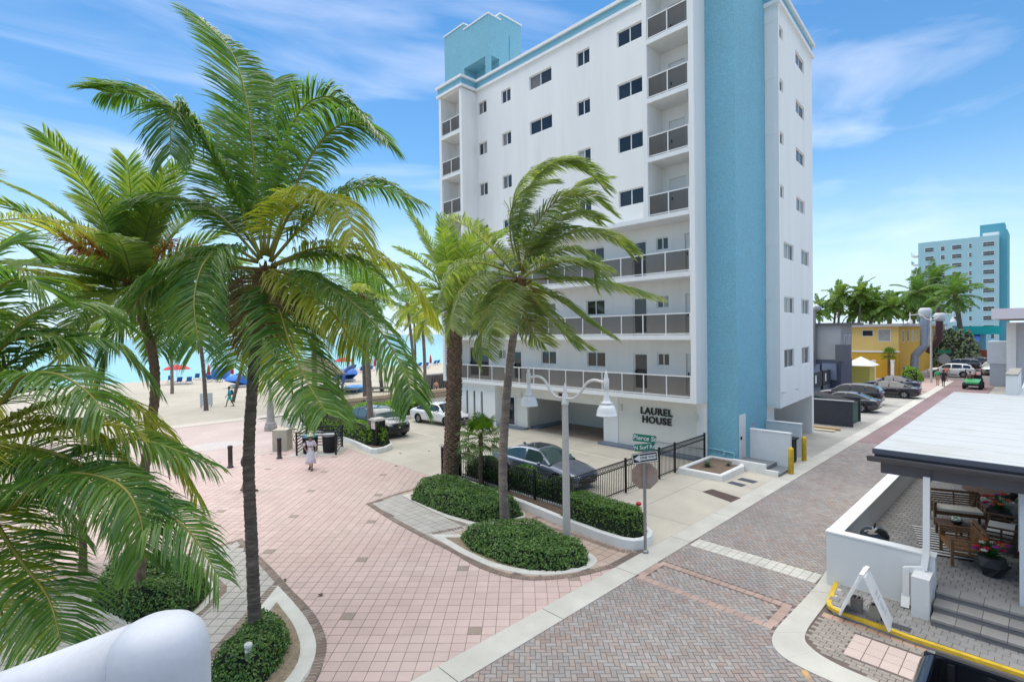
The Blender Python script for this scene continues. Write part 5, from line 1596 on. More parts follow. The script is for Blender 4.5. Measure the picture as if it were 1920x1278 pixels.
# ================================================================== STREET FURNITURE
LAMPP = mat('white_lamp_paint', (0.70, 0.69, 0.67), 0.45, var=0.08, vscale=6, stain=0.25, stscale=5, stcol=(0.5, 0.45, 0.4), stlo=0.55, sthi=0.7)
POLEC = mat('speckled_concrete_pole', (0.50, 0.47, 0.44), 0.8, var=0.1, vscale=9, fine=0.45, fscale=140)
def street_lamp(base, label, yaw, h=4.45, arm=1.46, parts=True, group=None):
    r_ = thing('street_lamp', label, 'street lamp', base, yaw, group)
    def B(mb, name, m_, p=r_): return mb.build(name, m_, p, local=True)
    B(MB().lathe([(0.13, -0.05), (0.115, 0.3), (0.10, h * 0.6), (0.088, h - 0.25)], 8, smooth=False), 'pole', POLEC)
    B(MB().lathe([(0.10, h - 0.26), (0.11, h - 0.2), (0.08, h - 0.1), (0.085, h + 0.05), (0.05, h + 0.1), (0.06, h + 0.16), (0.03, h + 0.24), (0.012, h + 0.36), (0.001, h + 0.4)], 12), 'finial', LAMPP)
    for s in (-1, 1):
        pts = [(0, 0, h - 0.06), (s * 0.3, 0, h - 0.05), (s * 0.55, 0, h + 0.12), (s * 0.8, 0, h + 0.42), (s * 1.08, 0, h + 0.52), (s * arm, 0, h + 0.46)]
        a = B(MB().tube(spline(pts, 18), 0.042, 8), 'arm', LAMPP)
        x = s * arm
        B(MB().lathe([(0.05, h + 0.28), (0.075, h + 0.32), (0.075, h + 0.58), (0.045, h + 0.62), (0.055, h + 0.67), (0.03, h + 0.73), (0.001, h + 0.82)], 12, (x, 0, 0)), 'arm_cap', LAMPP, a)
        z = h + 0.29
        _zs = lambda d_: z - d_ * 0.70
        sh = B(MB().lathe([(r3, _zs(d3)) for r3, d3 in ((0.035, 0), (0.05, 0.10), (0.06, 0.24), (0.09, 0.40), (0.10, 0.46), (0.155, 0.49), (0.165, 0.53), (0.13, 0.56),
                        (0.19, 0.61), (0.235, 0.72), (0.262, 0.85), (0.27, 0.96), (0.285, 0.98), (0.285, 1.01), (0.262, 1.01), (0.24, 0.83), (0.10, 0.60))], 20, (x, 0, 0), cap=False), 'lamp_shade', mat('white_enamel_shade', (0.74, 0.745, 0.75), 0.35, var=0.05, vscale=5))
        B(MB().ball((x, 0, z - 0.60), 0.09, 10, 6), 'bulb', mat('frosted_bulb', (0.7, 0.69, 0.63), 0.5), sh)
    return r_
street_lamp((11.47, 9.74, 0.0), 'white double-armed street lamp with bell shades in the round shrub bed', R(-90))
street_lamp((74.5, 9.26, 0.0), 'white double-armed street lamp beside the far crossing', R(-90), h=7.2, arm=1.9)
# ---- street sign
SGREEN = mat('street_sign_green', (0.0, 0.165, 0.095), 0.4)
SWHITE = mat('sign_white', (0.72, 0.72, 0.71), 0.4)
SBLACK = mat('sign_black', (0.012, 0.012, 0.014), 0.45)
sgn = thing('street_sign', 'street name and ONE WAY signs on a steel post at the kerb corner', 'sign', (12.79, 7.95, 0))
MB().box(12.755, 7.925, -0.03, 12.825, 7.985, 2.95).build('post', GREYM, sgn)
MB().lathe([(0.09, 0.0), (0.09, 0.05), (0.05, 0.08)], 10, (12.79, 7.955, 0.014)).build('foot', GREYM, sgn)
def plate(name, c, xax, nrm, w, h, body, size, cm, tm, brd=None, bold=0.004):
    M = frame_mat(c, xax, nrm)
    mb = MB()
    b = 0.03
    x, y = w / 2, h / 2
    pts = [(-x + b, -y), (x - b, -y), (x, -y + b), (x, y - b), (x - b, y), (-x + b, y), (-x, y - b), (-x, -y + b)]
    mb.prism(pts, -0.006, 0.006, bottom=True)
    mb.xform(M)
    o = mb.build(name, cm, sgn)
    if brd:
        bb = MB(); t = 0.02
        for (a0, b0, a1, b1) in ((-x + .015, y - t - .012, x - .015, y - .012), (-x + .015, -y + .012, x - .015, -y + t + .012), (-x + .012, -y + t + .013, -x + t + .012, y - t - .013), (x - t - .012, -y + t + .013, x - .012, y - t - .013)):
            bb.box(a0, b0, 0.0065, a1, b1, 0.0085)
        bb.xform(M); bb.build('border', brd, o)
    if body:
        t = text_on(body, size, 'lettering', o, tm, M @ Matrix.Translation((0, 0, 0.009)), 0.001, bold)
    return o, M
v1 = Vector((0.62, -0.78, 0.0)).normalized()     # along the blade, image left to right
n1 = Vector((-v1.y, v1.x, 0)); n1 = -n1 if n1.dot(Vector((-1, -1, 0))) < 0 else n1
plate('name_blade', Vector((12.77, 7.93, 3.27)), (0.70, -0.71, -0.13), (-0.71, -0.70, 0), 0.66, 0.21, 'Pierce St', 0.18, SGREEN, SWHITE, None, 0.002)
plate('name_blade', Vector((12.77, 7.93, 3.02)), (0.80, -0.6, 0.03), (-0.6, -0.80, 0), 0.62, 0.20, 'N Surf Rd', 0.155, SGREEN, SWHITE, None, 0.002)
ow, M = plate('one_way_plate', Vector((12.74, 7.90, 2.74)), (0.78, -0.62, 0.10), (-0.62, -0.78, 0), 0.76, 0.29, '', 0, SBLACK, SBLACK, SWHITE)
ar = MB().prism([(-0.33, 0), (-0.15, 0.10), (-0.15, 0.065), (0.32, 0.065), (0.32, -0.065), (-0.15, -0.065), (-0.15, -0.10)], 0.009, 0.0105)
ar.xform(M); ar.build('arrow', SWHITE, ow)
text_on('ONE WAY', 0.100, 'lettering', ow, SBLACK, M @ Matrix.Translation((0.085, 0, 0.012)), 0.001, 0.003)
oc = MB(); rr = 0.40
oc.prism([(rr * math.cos(R(22.5 + 45 * k)), rr * math.sin(R(22.5 + 45 * k))) for k in range(8)], -0.006, 0.006, bottom=True)
oc.xform(frame_mat((12.86, 8.0, 2.18), (0.62, -0.78, 0), (0.78, 0.62, 0)))
oc.build('stop_sign_back', mat('weathered_sign_back', (0.42, 0.27, 0.20), 0.7, var=0.3, vscale=5, stain=0.6, stscale=4, stcol=(0.35, 0.33, 0.3)), sgn)

# ---- black picket fences with a lattice frieze
def fence(name, label, a, b, posts, h=1.22, z0=0.05, pitch=0.115, group='black metal fences', lattice=True, kind='picket'):
    a = Vector((*a, 0)); b = Vector((*b, 0)); L_ = (b - a).length; d = (b - a).normalized()
    r_ = thing(name, label, 'fence', (a.x, a.y, 0), 0, group)
    for t in posts:
        p = a + d * t
        MB().box(p.x - 0.035, p.y - 0.035, z0 - 0.06, p.x + 0.035, p.y + 0.035, h + 0.06).box(p.x - 0.045, p.y - 0.045, h + 0.06, p.x + 0.045, p.y + 0.045, h + 0.085).build('post', BLACKM, r_)
    for z in ((z0 + 0.1, h - 0.22, h) if kind == 'picket' else (z0 + 0.1, h)):
        MB().bar(a + Vector((0, 0, z)), b + Vector((0, 0, z)), 0.03, 0.035).build('rail', BLACKM, r_)
    mb = MB()
    n = int(L_ / pitch)
    if kind == 'picket':
        for k in range(1, n):
            p = a + d * (k * L_ / n)
            mb.bar(p + Vector((0, 0, z0)), p + Vector((0, 0, h - 0.22)), 0.018)
        m_ = int(L_ / 0.1)
        for k in range(m_):
            p = a + d * (k * L_ / m_); q_ = a + d * ((k + 1) * L_ / m_)
            mb.bar(p + Vector((0, 0, h - 0.21)), q_ + Vector((0, 0, h - 0.01)), 0.014)
            mb.bar(q_ + Vector((0, 0, h - 0.21)), p + Vector((0, 0, h - 0.01)), 0.013)
    else:
        m_ = int(L_ / 0.16)
        for k in range(m_):
            p = a + d * (k * L_ / m_); q_ = a + d * ((k + 1) * L_ / m_)
            for s_ in range(3):
                za, zb_ = z0 + 0.1 + s_ * (h - z0 - 0.1) / 3, z0 + 0.1 + (s_ + 1) * (h - z0 - 0.1) / 3
                mb.bar(p + Vector((0, 0, za)), q_ + Vector((0, 0, zb_)), 0.016)
                mb.bar(q_ + Vector((0, 0, za)), p + Vector((0, 0, zb_)), 0.015)
    mb.build('picket_infill', BLACKM, r_, kind='stuff')
    return r_
fence('metal_fence', 'black picket fence on the white planter kerb beside the grey sedan', (13.5, 17.3), (13.5, 11.42), [0.0, 1.45, 2.9, 4.35, 5.88], h=1.28, z0=0.3)
fence('metal_fence', 'black picket fence and gate running from the hedge to the teal tower', (13.55, 11.40), (23.92, 11.52), [3.5, 6.05, 7.4, 10.3], h=1.28, z0=0.06)
fence('metal_fence', 'black fence in front of the bright hedge left of the suv', (14.05, 26.4), (14.35, 36.2), [1.4, 3.3, 5.4, 7.6, 9.7], h=1.28, z0=0.22)
fence('metal_fence', 'black diamond-lattice fence between the parking court and the beach terrace', (14.4, 36.8), (28.0, 36.8), [0.1, 2.4, 5.0, 7.6, 10.2, 13.4], h=1.22, z0=0.1, kind='lattice')
def pillar(base, label, h=1.36):
    r_ = thing('metal_pillar', label, 'pillar', base, 0, 'capped black pillars')
    x, y, z = base
    f = MB()
    for sx in (-0.27, 0.27):
        for sy in (-0.27, 0.27):
            f.box(x + sx - 0.03, y + sy - 0.03, z - 0.05, x + sx + 0.03, y + sy + 0.03, z + h)
    for zz in (z + 0.1, z + h - 0.06):
        for sx in (-0.27, 0.27):
            f.box(x + sx - 0.02, y - 0.24, zz, x + sx + 0.02, y + 0.24, zz + 0.05)
            f.box(x - 0.24, y + sx - 0.02, zz, x + 0.24, y + sx + 0.02, zz + 0.05)
    f.build('frame', BLACKM, r_)
    for k in range(1, 5):
        t = -0.27 + 0.54 * k / 5
        for (px, py) in ((x + t, y - 0.27), (x + t, y + 0.27), (x - 0.27, y + t), (x + 0.27, y + t)):
            MB().box(px - 0.02, py - 0.02, z + 0.151, px + 0.02, py + 0.02, z + h - 0.061).build('bar', BLACKM, r_)
    MB().box(x - 0.36, y - 0.36, z + h, x + 0.36, y + 0.36, z + h + 0.07).box(x - 0.31, y - 0.31, z + h + 0.07, x + 0.31, y + 0.31, z + h + 0.12).build('cap', mat('pale_pillar_cap', (0.62, 0.58, 0.52), 0.7), r_)
    return r_
pl = pillar((14.5, 25.95, 0.2), 'black barred pillar with pale cap and a red notice at the court entrance')
nb = MB().box(14.205, 25.72, 1.10, 14.215, 26.18, 1.52); nb.build('notice_board', mat('red_white_parking_notice', (0.72, 0.42, 0.40), 0.5, var=0.8, vscale=18, col2=(0.75, 0.70, 0.68)), pl)
pillar((13.35, 17.75, 0.15), 'black barred pillar with pale cap behind the date palm trunk')
# ---- brown bollards on the plaza
BRB = mat('dark_brown_bollard', (0.035, 0.022, 0.02), 0.5)
for (x, y, lb) in ((7.41, 27.46, 'dark brown round bollard on the plaza, left of the foreground trunk'), (9.75, 27.58, 'dark brown round bollard on the plaza in front of the stone box')):
    tag(MB().lathe([(0.15, -0.02), (0.15, 0.05), (0.105, 0.06), (0.105, 0.92), (0.115, 0.93), (0.115, 1.02), (0.10, 1.06), (0.001, 1.08)], 16, (x, y, 0)).build('bollard', BRB), lb, 'bollard', 'brown bollards on the plaza')
# ---- bin corral
co = thing('bin_corral', 'black slatted metal corral for two bins beside the court planter', 'corral', (12.0, 27.2, 0))
A_, B_, C_, D_ = Vector((10.6, 27.5, 0)), Vector((12.1, 26.1, 0)), Vector((13.25, 27.75, 0)), Vector((11.8, 29.1, 0))
for p in (A_, B_, C_, D_):
    MB().box(p.x - 0.04, p.y - 0.04, -0.02, p.x + 0.04, p.y + 0.04, 1.25).build('post', BLACKM, co)
for (p, q_) in ((B_, C_), (C_, D_), (D_, A_)):
    for k in range(7):
        z = 0.15 + k * 0.17
        MB().bar(p + Vector((0, 0, z)), q_ + Vector((0, 0, z)), 0.02, 0.06).build('slat', BLACKM, co)
for k in range(2):
    MB().bar(A_ + Vector((0, 0, 1.05 + .16 * k)), B_ + Vector((0, 0, 1.05 + .16 * k)), 0.02, 0.05).build('slat', BLACKM, co)
MB().prism([(10.2, 27.6), (12.15, 25.85), (13.6, 27.7), (11.8, 29.5)], -0.02, 0.018).build('base', KERBC, co)
for (x, y, m_, lb) in ((11.35, 27.55, mat('blue_bin_lid', (0.10, 0.33, 0.50), 0.4), 'round black litter bin with light blue lid in the corral'), (12.2, 27.0, mat('grey_bin_lid', (0.30, 0.31, 0.32), 0.4), 'round black litter bin with grey lid in the corral')):
    r_ = thing('litter_bin', lb, 'bin', (x, y, 0), 0, 'round litter bins')
    MB().lathe([(0.30, 0.02), (0.36, 0.06), (0.40, 0.85), (0.38, 0.9)], 18, (x, y, 0)).build('body', RUBBER, r_)
    MB().lathe([(0.42, 0.9), (0.42, 0.95), (0.36, 1.0), (0.15, 1.03), (0.001, 1.03)], 18, (x, y, 0)).build('lid', m_, r_)
# ---- stone box and pedestal on the broadwalk
tag(MB().prism([(10.1, 29.6), (10.7, 29.1), (11.2, 29.6), (10.6, 30.1)], 0, 1.15, bottom=True).build('stone_plinth', mat('buff_stone', (0.52, 0.48, 0.38), 0.8, var=0.15)), 'square buff stone plinth on the plaza beside the cyclist', 'plinth')
lp = thing('lamp_pedestal', 'fluted grey lamp pedestal on the broadwalk behind the palm fronds', 'lamp base', (12.33, 36.35, 0))
GST = mat('grey_cast_stone', (0.40, 0.38, 0.36), 0.8, var=0.15)
MB().lathe([(0.42, 0), (0.42, 0.3), (0.38, 0.32), (0.36, 0.5), (0.30, 0.55), (0.27, 0.7)], 8, (12.33, 36.35, 0), smooth=False).build('base', GST, lp)
MB().lathe([(0.25, 0.7), (0.21, 1.6), (0.13, 2.1), (0.10, 2.4), (0.075, 5.2)], 10, (12.33, 36.35, 0), smooth=False).build('shaft', GST, lp)
# ---- white pipe in the front bed, white pole of the balcony rail in the foreground
pp_ = thing('vent_pipe', 'short white capped pipe standing in the front shrub bed', 'pipe', (2.98, 10.2, 0))
MB().lathe([(0.062, 0), (0.062, 0.62)], 16, (2.98, 10.2, 0)).build('pipe', mat('white_pvc', (0.66, 0.67, 0.64), 0.4), pp_)
MB().lathe([(0.07, 0.60), (0.072, 0.66), (0.064, 0.675), (0.001, 0.68)], 16, (2.98, 10.2, 0)).build('cap', mat('white_pvc2', (0.70, 0.71, 0.68), 0.4), pp_)
MB().box(2.915, 10.13, 0.40, 2.935, 10.19, 0.47).build('sticker', mat('sticker', (0.75, 0.75, 0.78), 0.5, var=0.7, vscale=60, col2=(0.2, 0.2, 0.4)), pp_)
bw_ = thing('balcony_railing', 'white rounded railing post and rail in the near left corner', 'railing', (0.15, 0.82, 5.0))
RAILW = mat('white_enamel_rail', (0.44, 0.465, 0.52), 0.5, var=0.06, vscale=9, fine=0.06, fscale=120)
MB().tube([(-0.62, 1.556, 5.506), (-0.023, 0.984, 5.795), (0.118, 0.849, 5.864)], 0.052, 28).build('top_rail', RAILW, bw_)
MB().lathe([(0.060, 5.0), (0.060, 5.868), (0.058, 5.885), (0.052, 5.901), (0.042, 5.912), (0.028, 5.919), (0.001, 5.922)], 32, (0.132, 0.834, 0)).build('post', RAILW, bw_)
MB().lathe([(0.0605, 0), (0.0615, 0.002), (0.0615, 0.006), (0.0605, 0.008)], 32, (0.132, 0.834, 5.79)).build('collar', RAILW, bw_)
# ================================================================== VEHICLES
def paint(name, c, metal=0.5):
    return mat('paint_' + name, c, 0.28, metal=metal, coat=0.9, spec=0.5, fine=0.04, fscale=200)
GLASSC = mat('car_glass', (0.018, 0.024, 0.028), 0.03, spec=0.8, coat=0.5)
GLASSG = mat('green_car_glass', (0.035, 0.075, 0.075), 0.03, spec=0.8, coat=0.5)
TRIMB = mat('black_car_trim', (0.012, 0.012, 0.013), 0.5)
HEADL = mat('headlight_lens', (0.45, 0.47, 0.5), 0.08, spec=0.8, coat=0.8, var=0.6, vscale=14)
TAILL = mat('tail_lens', (0.32, 0.008, 0.012), 0.12, spec=0.7, coat=0.8)
ALLOY = mat('alloy_rim', (0.42, 0.43, 0.45), 0.3, metal=0.8)
DRIM = mat('dark_alloy_rim', (0.09, 0.09, 0.10), 0.35, metal=0.6)
PLATE = mat('licence_plate', (0.6, 0.6, 0.58), 0.5, var=0.5, vscale=40)

# stations: (t from front, half width, z bottom, z shoulder, z centre line)
BODY = {
 'sedan': [(0.0, .58, .34, .56, .60), (.012, .70, .24, .64, .68), (.045, .82, .19, .70, .75), (.13, .905, .18, .78, .86), (.25, .925, .18, .87, .96), (.33, .925, .18, .90, .98), (.47, .925, .18, .915, 1.0), (.62, .925, .18, .935, 1.02), (.74, .925, .18, .955, 1.03), (.84, .915, .18, .965, 1.05), (.93, .88, .20, .955, 1.04), (.98, .82, .28, .89, .97), (1.0, .70, .38, .78, .84)],
 'suv': [(0.0, .60, .40, .74, .80), (.012, .74, .28, .84, .89), (.045, .86, .24, .90, .97), (.12, .935, .23, .96, 1.06), (.22, .955, .23, 1.02, 1.13), (.33, .955, .23, 1.05, 1.15), (.47, .955, .23, 1.06, 1.15), (.62, .955, .23, 1.08, 1.16), (.76, .955, .23, 1.10, 1.18), (.88, .94, .23, 1.12, 1.20), (.95, .91, .25, 1.11, 1.18), (.985, .86, .33, 1.02, 1.10), (1.0, .76, .44, .86, .95)],
}
# cabin: (t, z roof line, half width at roof) ; side glass bounds
CAB = {
 'sedan': dict(pts=[(.27, .96, .70), (.33, 1.16, .66), (.385, 1.33, .62), (.43, 1.415, .59), (.50, 1.45, .58), (.60, 1.445, .58), (.68, 1.40, .58), (.75, 1.31, .60), (.82, 1.17, .64), (.885, 1.05, .70)], roof=(.43, .685), door=(.35, .83), pill=(.555,), belt=.87),
 'suv': dict(pts=[(.235, 1.12, .76), (.29, 1.30, .73), (.345, 1.48, .70), (.40, 1.60, .67), (.48, 1.665, .66), (.62, 1.68, .66), (.76, 1.655, .66), (.86, 1.60, .66), (.91, 1.50, .68), (.965, 1.16, .76)], roof=(.40, .875), door=(.32, .93), pill=(.53, .755), belt=.90),
}
def interp(tab, t, k):
    for i in range(len(tab) - 1):
        if tab[i][0] <= t <= tab[i + 1][0]:
            f = (t - tab[i][0]) / max(1e-9, tab[i + 1][0] - tab[i][0])
            return tab[i][k] + (tab[i + 1][k] - tab[i][k]) * f
    return tab[-1][k] if t > tab[-1][0] else tab[0][k]

def bake(o):
    me = evaluated_mesh(o)
    nm = o.name
    bpy.data.objects.remove(o)
    return me

def car(name, label, kind, colour, loc, heading, L_=4.85, Wd=1.85, Ht=None, cat='car', group='parked cars', rim=None, glass=None, rack=False, sunroof=False, detail=True, lower_black=False):
    """car with +x = forward in its own frame"""
    st = BODY[kind]
    sw = Wd / 2 / max(s[1] for s in st)
    r_ = thing(name, label, cat, loc, heading, group)
    X = lambda t: L_ / 2 - t * L_
    NS = 40
    ts = sorted(set([s[0] for s in st] + [i / NS for i in range(NS + 1)]))
    sec = lambda w, zb, zs, zc: [(0, zb), (w * .78, zb), (w * .955, zb + .07), (w * .99, zb + .2), (w, (zb + zs) * .5), (w * .992, zs - .16), (w * .965, zs - .05), (w * .90, zs + .005), (w * .62, zs + (zc - zs) * .72), (w * .30, zs + (zc - zs) * .95), (0, zc)]
    rows_ = []
    for t in ts:
        w, zb, zs, zc = [interp(st, t, k) for k in (1, 2, 3, 4)]
        w *= sw
        half = sec(w, zb, zs, zc)
        ring = [(X(t), y, z) for (y, z) in half] + [(X(t), -y, z) for (y, z) in half[-2:0:-1]]
        rows_.append(ring)
    bm = MB()
    n = len(rows_[0])
    for rg in rows_: bm.v.extend(rg)
    for i in range(len(rows_) - 1):
        for k in range(n):
            k2 = (k + 1) % n
            bm.f.append((i * n + k, (i + 1) * n + k, (i + 1) * n + k2, i * n + k2)); bm.mi.append(0); bm.sm.append(True)
    bm.f.append(tuple(range(n))); bm.mi.append(0); bm.sm.append(True)
    bm.f.append(tuple(range(len(rows_) * n - 1, (len(rows_) - 1) * n - 1, -1))); bm.mi.append(0); bm.sm.append(True)
    wr = 0.335 if kind == 'sedan' else 0.365
    fx, rx = X(.185 if kind == 'sedan' else .19), X(.785 if kind == 'sedan' else .785)
    tmp = bpy.data.objects.new('tmp', bm.mesh('tmp', [colour, TRIMB])); C.objects.link(tmp)
    cm = MB(); cm.cur = 0
    for wx in (fx, rx):
        for s in (-1, 1):
            a = MB().lathe([(wr + .045, 0), (wr + .045, .42)], 28, smooth=False)
            a.xform(Matrix.Translation((wx, s * (Wd / 2 - .30) if s > 0 else -(Wd / 2 + .12), wr)) @ Matrix.Rotation(R(-90), 4, 'X'))
            cm.add(a.v, a.f)
    cut = bpy.data.objects.new('cut', cm.mesh('cut', [TRIMB])); C.objects.link(cut)
    md = tmp.modifiers.new('b', 'BOOLEAN'); md.object = cut; md.operation = 'DIFFERENCE'; md.solver = 'EXACT'
    try: md.material_mode = 'TRANSFER'
    except Exception: pass
    bpy.context.view_layer.update()
    me = bake(tmp)
    bpy.data.objects.remove(cut)
    me.name = 'body'
    body = bpy.data.objects.new('body', me); C.objects.link(body); body.parent = r_
    # cabin
    cb = CAB[kind]
    pts = cb['pts']
    sp_ = spline([(p[0], p[1], p[2]) for p in pts], 44)
    def belt(t): return interp(st, min(max(t, 0), 1), 3) + 0.0
    grid = []
    for p in sp_:
        t, zt, wt = p.x, p.y, p.z * sw
        zbel = belt(t) - 0.02
        wb = interp(st, t, 1) * sw * cb['belt'] + 0.035
        zt = max(zt, zbel + .015)
        hgt = zt - zbel
        wt2 = wb + (wt - wb) * min(1, hgt / (0.48 if kind == 'sedan' else .58))
        half = [(wb, zbel), (wb + (wt2 - wb) * .08, zbel + hgt * .10), (wb + (wt2 - wb) * .52, zbel + hgt * .52), (wb + (wt2 - wb) * .88, zbel + hgt * .86), (wt2 * .94, zbel + hgt * .955), (wt2 * .62, zbel + hgt * .995), (0, zt + .004)]
        grid.append((t, [(X(t), y, z) for (y, z) in half] + [(X(t), -y, z) for (y, z) in half[-2::-1]]))
    groups = {}
    m_ = len(grid[0][1])
    for i in range(len(grid) - 1):
        t = (grid[i][0] + grid[i + 1][0]) / 2
        for k in range(m_ - 1):
            kk = k if k < m_ // 2 else m_ - 2 - k
            side = kk <= 3
            if side:
                g_ = 'cabin_shell'
                if kk in (1, 2) and cb['door'][0] < t < cb['door'][1]:
                    if not any(abs(t - p) < .012 for p in cb['pill']) :
                        # respect windscreen pillar line
                        a_pillar = t < cb['roof'][0] - .01 and False
                        idx = sum(1 for p in cb['pill'] if t > p)
                        g_ = 'side_window.%d.%d' % (idx, 0 if k < m_ // 2 else 1)
            else:
                if t < cb['roof'][0]: g_ = 'windscreen'
                elif t > cb['roof'][1]: g_ = 'rear_window'
                else: g_ = 'cabin_shell'
                if kk == 4 and g_ != 'cabin_shell' and False: g_ = 'cabin_shell'
            groups.setdefault(g_, []).append((i, k))
    for g_, cells in groups.items():
        mb = MB(); idx = {}
        for (i, k) in cells:
            f = []
            for (a, b) in ((i, k), (i, k + 1), (i + 1, k + 1), (i + 1, k)):
                if (a, b) not in idx:
                    idx[(a, b)] = len(mb.v); mb.v.append(grid[a][1][b])
                f.append(idx[(a, b)])
            mb.f.append(tuple(f)); mb.mi.append(0); mb.sm.append(True)
        mb.build(g_.split('.')[0], colour if g_ == 'cabin_shell' else (glass or GLASSC), r_, local=True)
    bvh = BVHTree.FromPolygons([v.co for v in me.vertices], [p.vertices for p in me.polygons])
    def decal(nm, poly, axis, matl, side=1, off=.006, sub=6, parent=r_):
        """project a 2D polygon onto the body. axis 'f'/'r' front/rear (poly y,z) or 's' side (poly x,z)"""
        ys2 = [p[0] for p in poly]; zs2 = [p[1] for p in poly]
        mb = MB(); idx = {}
        n1_, n2_ = sub, max(2, sub // 2)
        # bilinear patch for quads
        P0, P1, P2, P3 = poly
        for i in range(n1_ + 1):
            for j in range(n2_ + 1):
                u, v = i / n1_, j / n2_
                a = P0[0] * (1 - u) * (1 - v) + P1[0] * u * (1 - v) + P2[0] * u * v + P3[0] * (1 - u) * v
                b = P0[1] * (1 - u) * (1 - v) + P1[1] * u * (1 - v) + P2[1] * u * v + P3[1] * (1 - u) * v
                if axis == 'f': o_, d_ = Vector((L_, a, b)), Vector((-1, 0, 0))
                elif axis == 'r': o_, d_ = Vector((-L_, a, b)), Vector((1, 0, 0))
                else: o_, d_ = Vector((a, side * Wd, b)), Vector((0, -side, 0))
                h = bvh.ray_cast(o_, d_)
                if h[0] is None:
                    return None
                mb.v.append(tuple(h[0] - d_ * off))
        for i in range(n1_):
            for j in range(n2_):
                a = i * (n2_ + 1) + j
                mb.f.append((a, a + n2_ + 1, a + n2_ + 2, a + 1)); mb.mi.append(0); mb.sm.append(True)
        return mb.build(nm, matl, parent, local=True)
    hz = interp(st, .05, 3)
    w5 = interp(st, .03, 1) * sw
    for s in (-1, 1):
        decal('headlight', [(s * w5 * .56, hz - .12), (s * w5 * .93, hz - .10), (s * w5 * .95, hz + .0), (s * w5 * .60, hz - .02)], 'f', HEADL)
        tz = interp(st, .97, 3)
        w9 = interp(st, .985, 1) * sw
        decal('tail_light', [(s * w9 * .50, tz - .16), (s * w9 * .98, tz - .16), (s * w9 * .97, tz - .03), (s * w9 * .55, tz - .05)], 'r', TAILL)
        # door seams, handles, sill
        if detail:
            zb = .32 if kind == 'sedan' else .40
            zs = belt(.5) - .05
            for t in ((.345, .545, .735) if kind == 'sedan' else (.315, .525, .74)):
                decal('door_seam', [(X(t) - .005, zb), (X(t) + .005, zb), (X(t) + .005, zs), (X(t) - .005, zs)], 's', TRIMB, s, .003, 2)
            for t in ((.50, .69) if kind == 'sedan' else (.48, .69)):
                decal('door_handle', [(X(t) - .08, zs - .10), (X(t) + .08, zs - .10), (X(t) + .08, zs - .07), (X(t) - .08, zs - .07)], 's', CHROME if kind == 'sedan' else colour, s, .022, 2)
            decal('sill', [(X(.27), zb - .10), (X(.70), zb - .10), (X(.70), zb - .03), (X(.27), zb - .03)], 's', TRIMB, s, .004, 8)
        # mirror
        mx_ = X(.355 if kind == 'sedan' else .325)
        MB().ball((mx_, s * (Wd / 2 + .06), belt(.35) + .06), .095, 8, 6, (.7, 1.0, .75)).build('mirror', colour, r_, local=True)
    gz = hz - (.20 if kind == 'sedan' else .24)
    decal('grille', [(-w5 * .52, gz - .10), (w5 * .52, gz - .10), (w5 * .60, gz + .11), (-w5 * .60, gz + .11)], 'f', TRIMB, off=.008)
    decal('lower_intake', [(-w5 * .75, .27), (w5 * .75, .27), (w5 * .70, .37), (-w5 * .70, .37)], 'f', TRIMB, off=.008)
    decal('badge', [(-.06, gz - .03), (.06, gz - .03), (.06, gz + .03), (-.06, gz + .03)], 'f', CHROME, off=.02, sub=2)
    decal('number_plate', [(-.17, .62), (.17, .62), (.17, .74), (-.17, .74)], 'r', PLATE, off=.012, sub=2)
    decal('rear_valance', [(-w5 * .8, .30), (w5 * .8, .30), (w5 * .8, .42), (-w5 * .8, .42)], 'r', TRIMB, off=.006)
    # wheels
    wm = MB().lathe([(wr * .62, -.10), (wr * .90, -.112), (wr * .985, -.085), (wr, -.04), (wr, .04), (wr * .985, .085), (wr * .90, .112), (wr * .62, .10)], 28, cap=False)
    tyre = wm.mesh('tyre', [RUBBER])
    rmm = MB().lathe([(.001, .055), (.06, .06), (.07, .04), (wr * .60, .03), (wr * .64, .10), (wr * .68, .105), (wr * .68, .08)], 28, cap=False, mi=1)
    for k in range(7):
        a = 2 * math.pi * k / 7
        c, s_ = math.cos(a), math.sin(a)
        pw = [(-.026, .05), (.026, .05), (.04, wr * .64), (-.04, wr * .64)]
        rmm.add([(p[1] * c - p[0] * s_, p[1] * s_ + p[0] * c, z) for z in (.045, .075) for p in pw], [(4, 5, 6, 7), (0, 1, 5, 4), (1, 2, 6, 5), (2, 3, 7, 6), (3, 0, 4, 7)], 0, False)
    rimm = rmm.mesh('rim', [rim or ALLOY, TRIMB])
    for wx in (fx, rx):
        for s in (-1, 1):
            wobj = bpy.data.objects.new('wheel', tyre); C.objects.link(wobj); wobj.parent = r_
            wobj.location = (wx, s * (Wd / 2 - .125), wr)
            wobj.rotation_euler = (R(-90 * s), 0, 0)
            ro = bpy.data.objects.new('rim', rimm); C.objects.link(ro); ro.parent = wobj
    if rack:
        for s in (-1, 1):
            MB().tube([(X(.44), s * .60, 1.665), (X(.48), s * .60, 1.71), (X(.80), s * .60, 1.70), (X(.84), s * .60, 1.645)], .018, 6).build('roof_rail', TRIMB, r_, local=True)
    if sunroof:
        a, b = X(.47), X(.60)
        z0 = 1.455
        MB().box(b, -.40, 1.44, a, .40, 1.466).build('sunroof', GLASSC, r_, local=True)
    if kind == 'sedan':
        MB().ball((X(.72), 0, 1.40), .05, 6, 4, (2.2, .4, 1.2)).build('antenna_fin', colour, r_, local=True)
    return r_

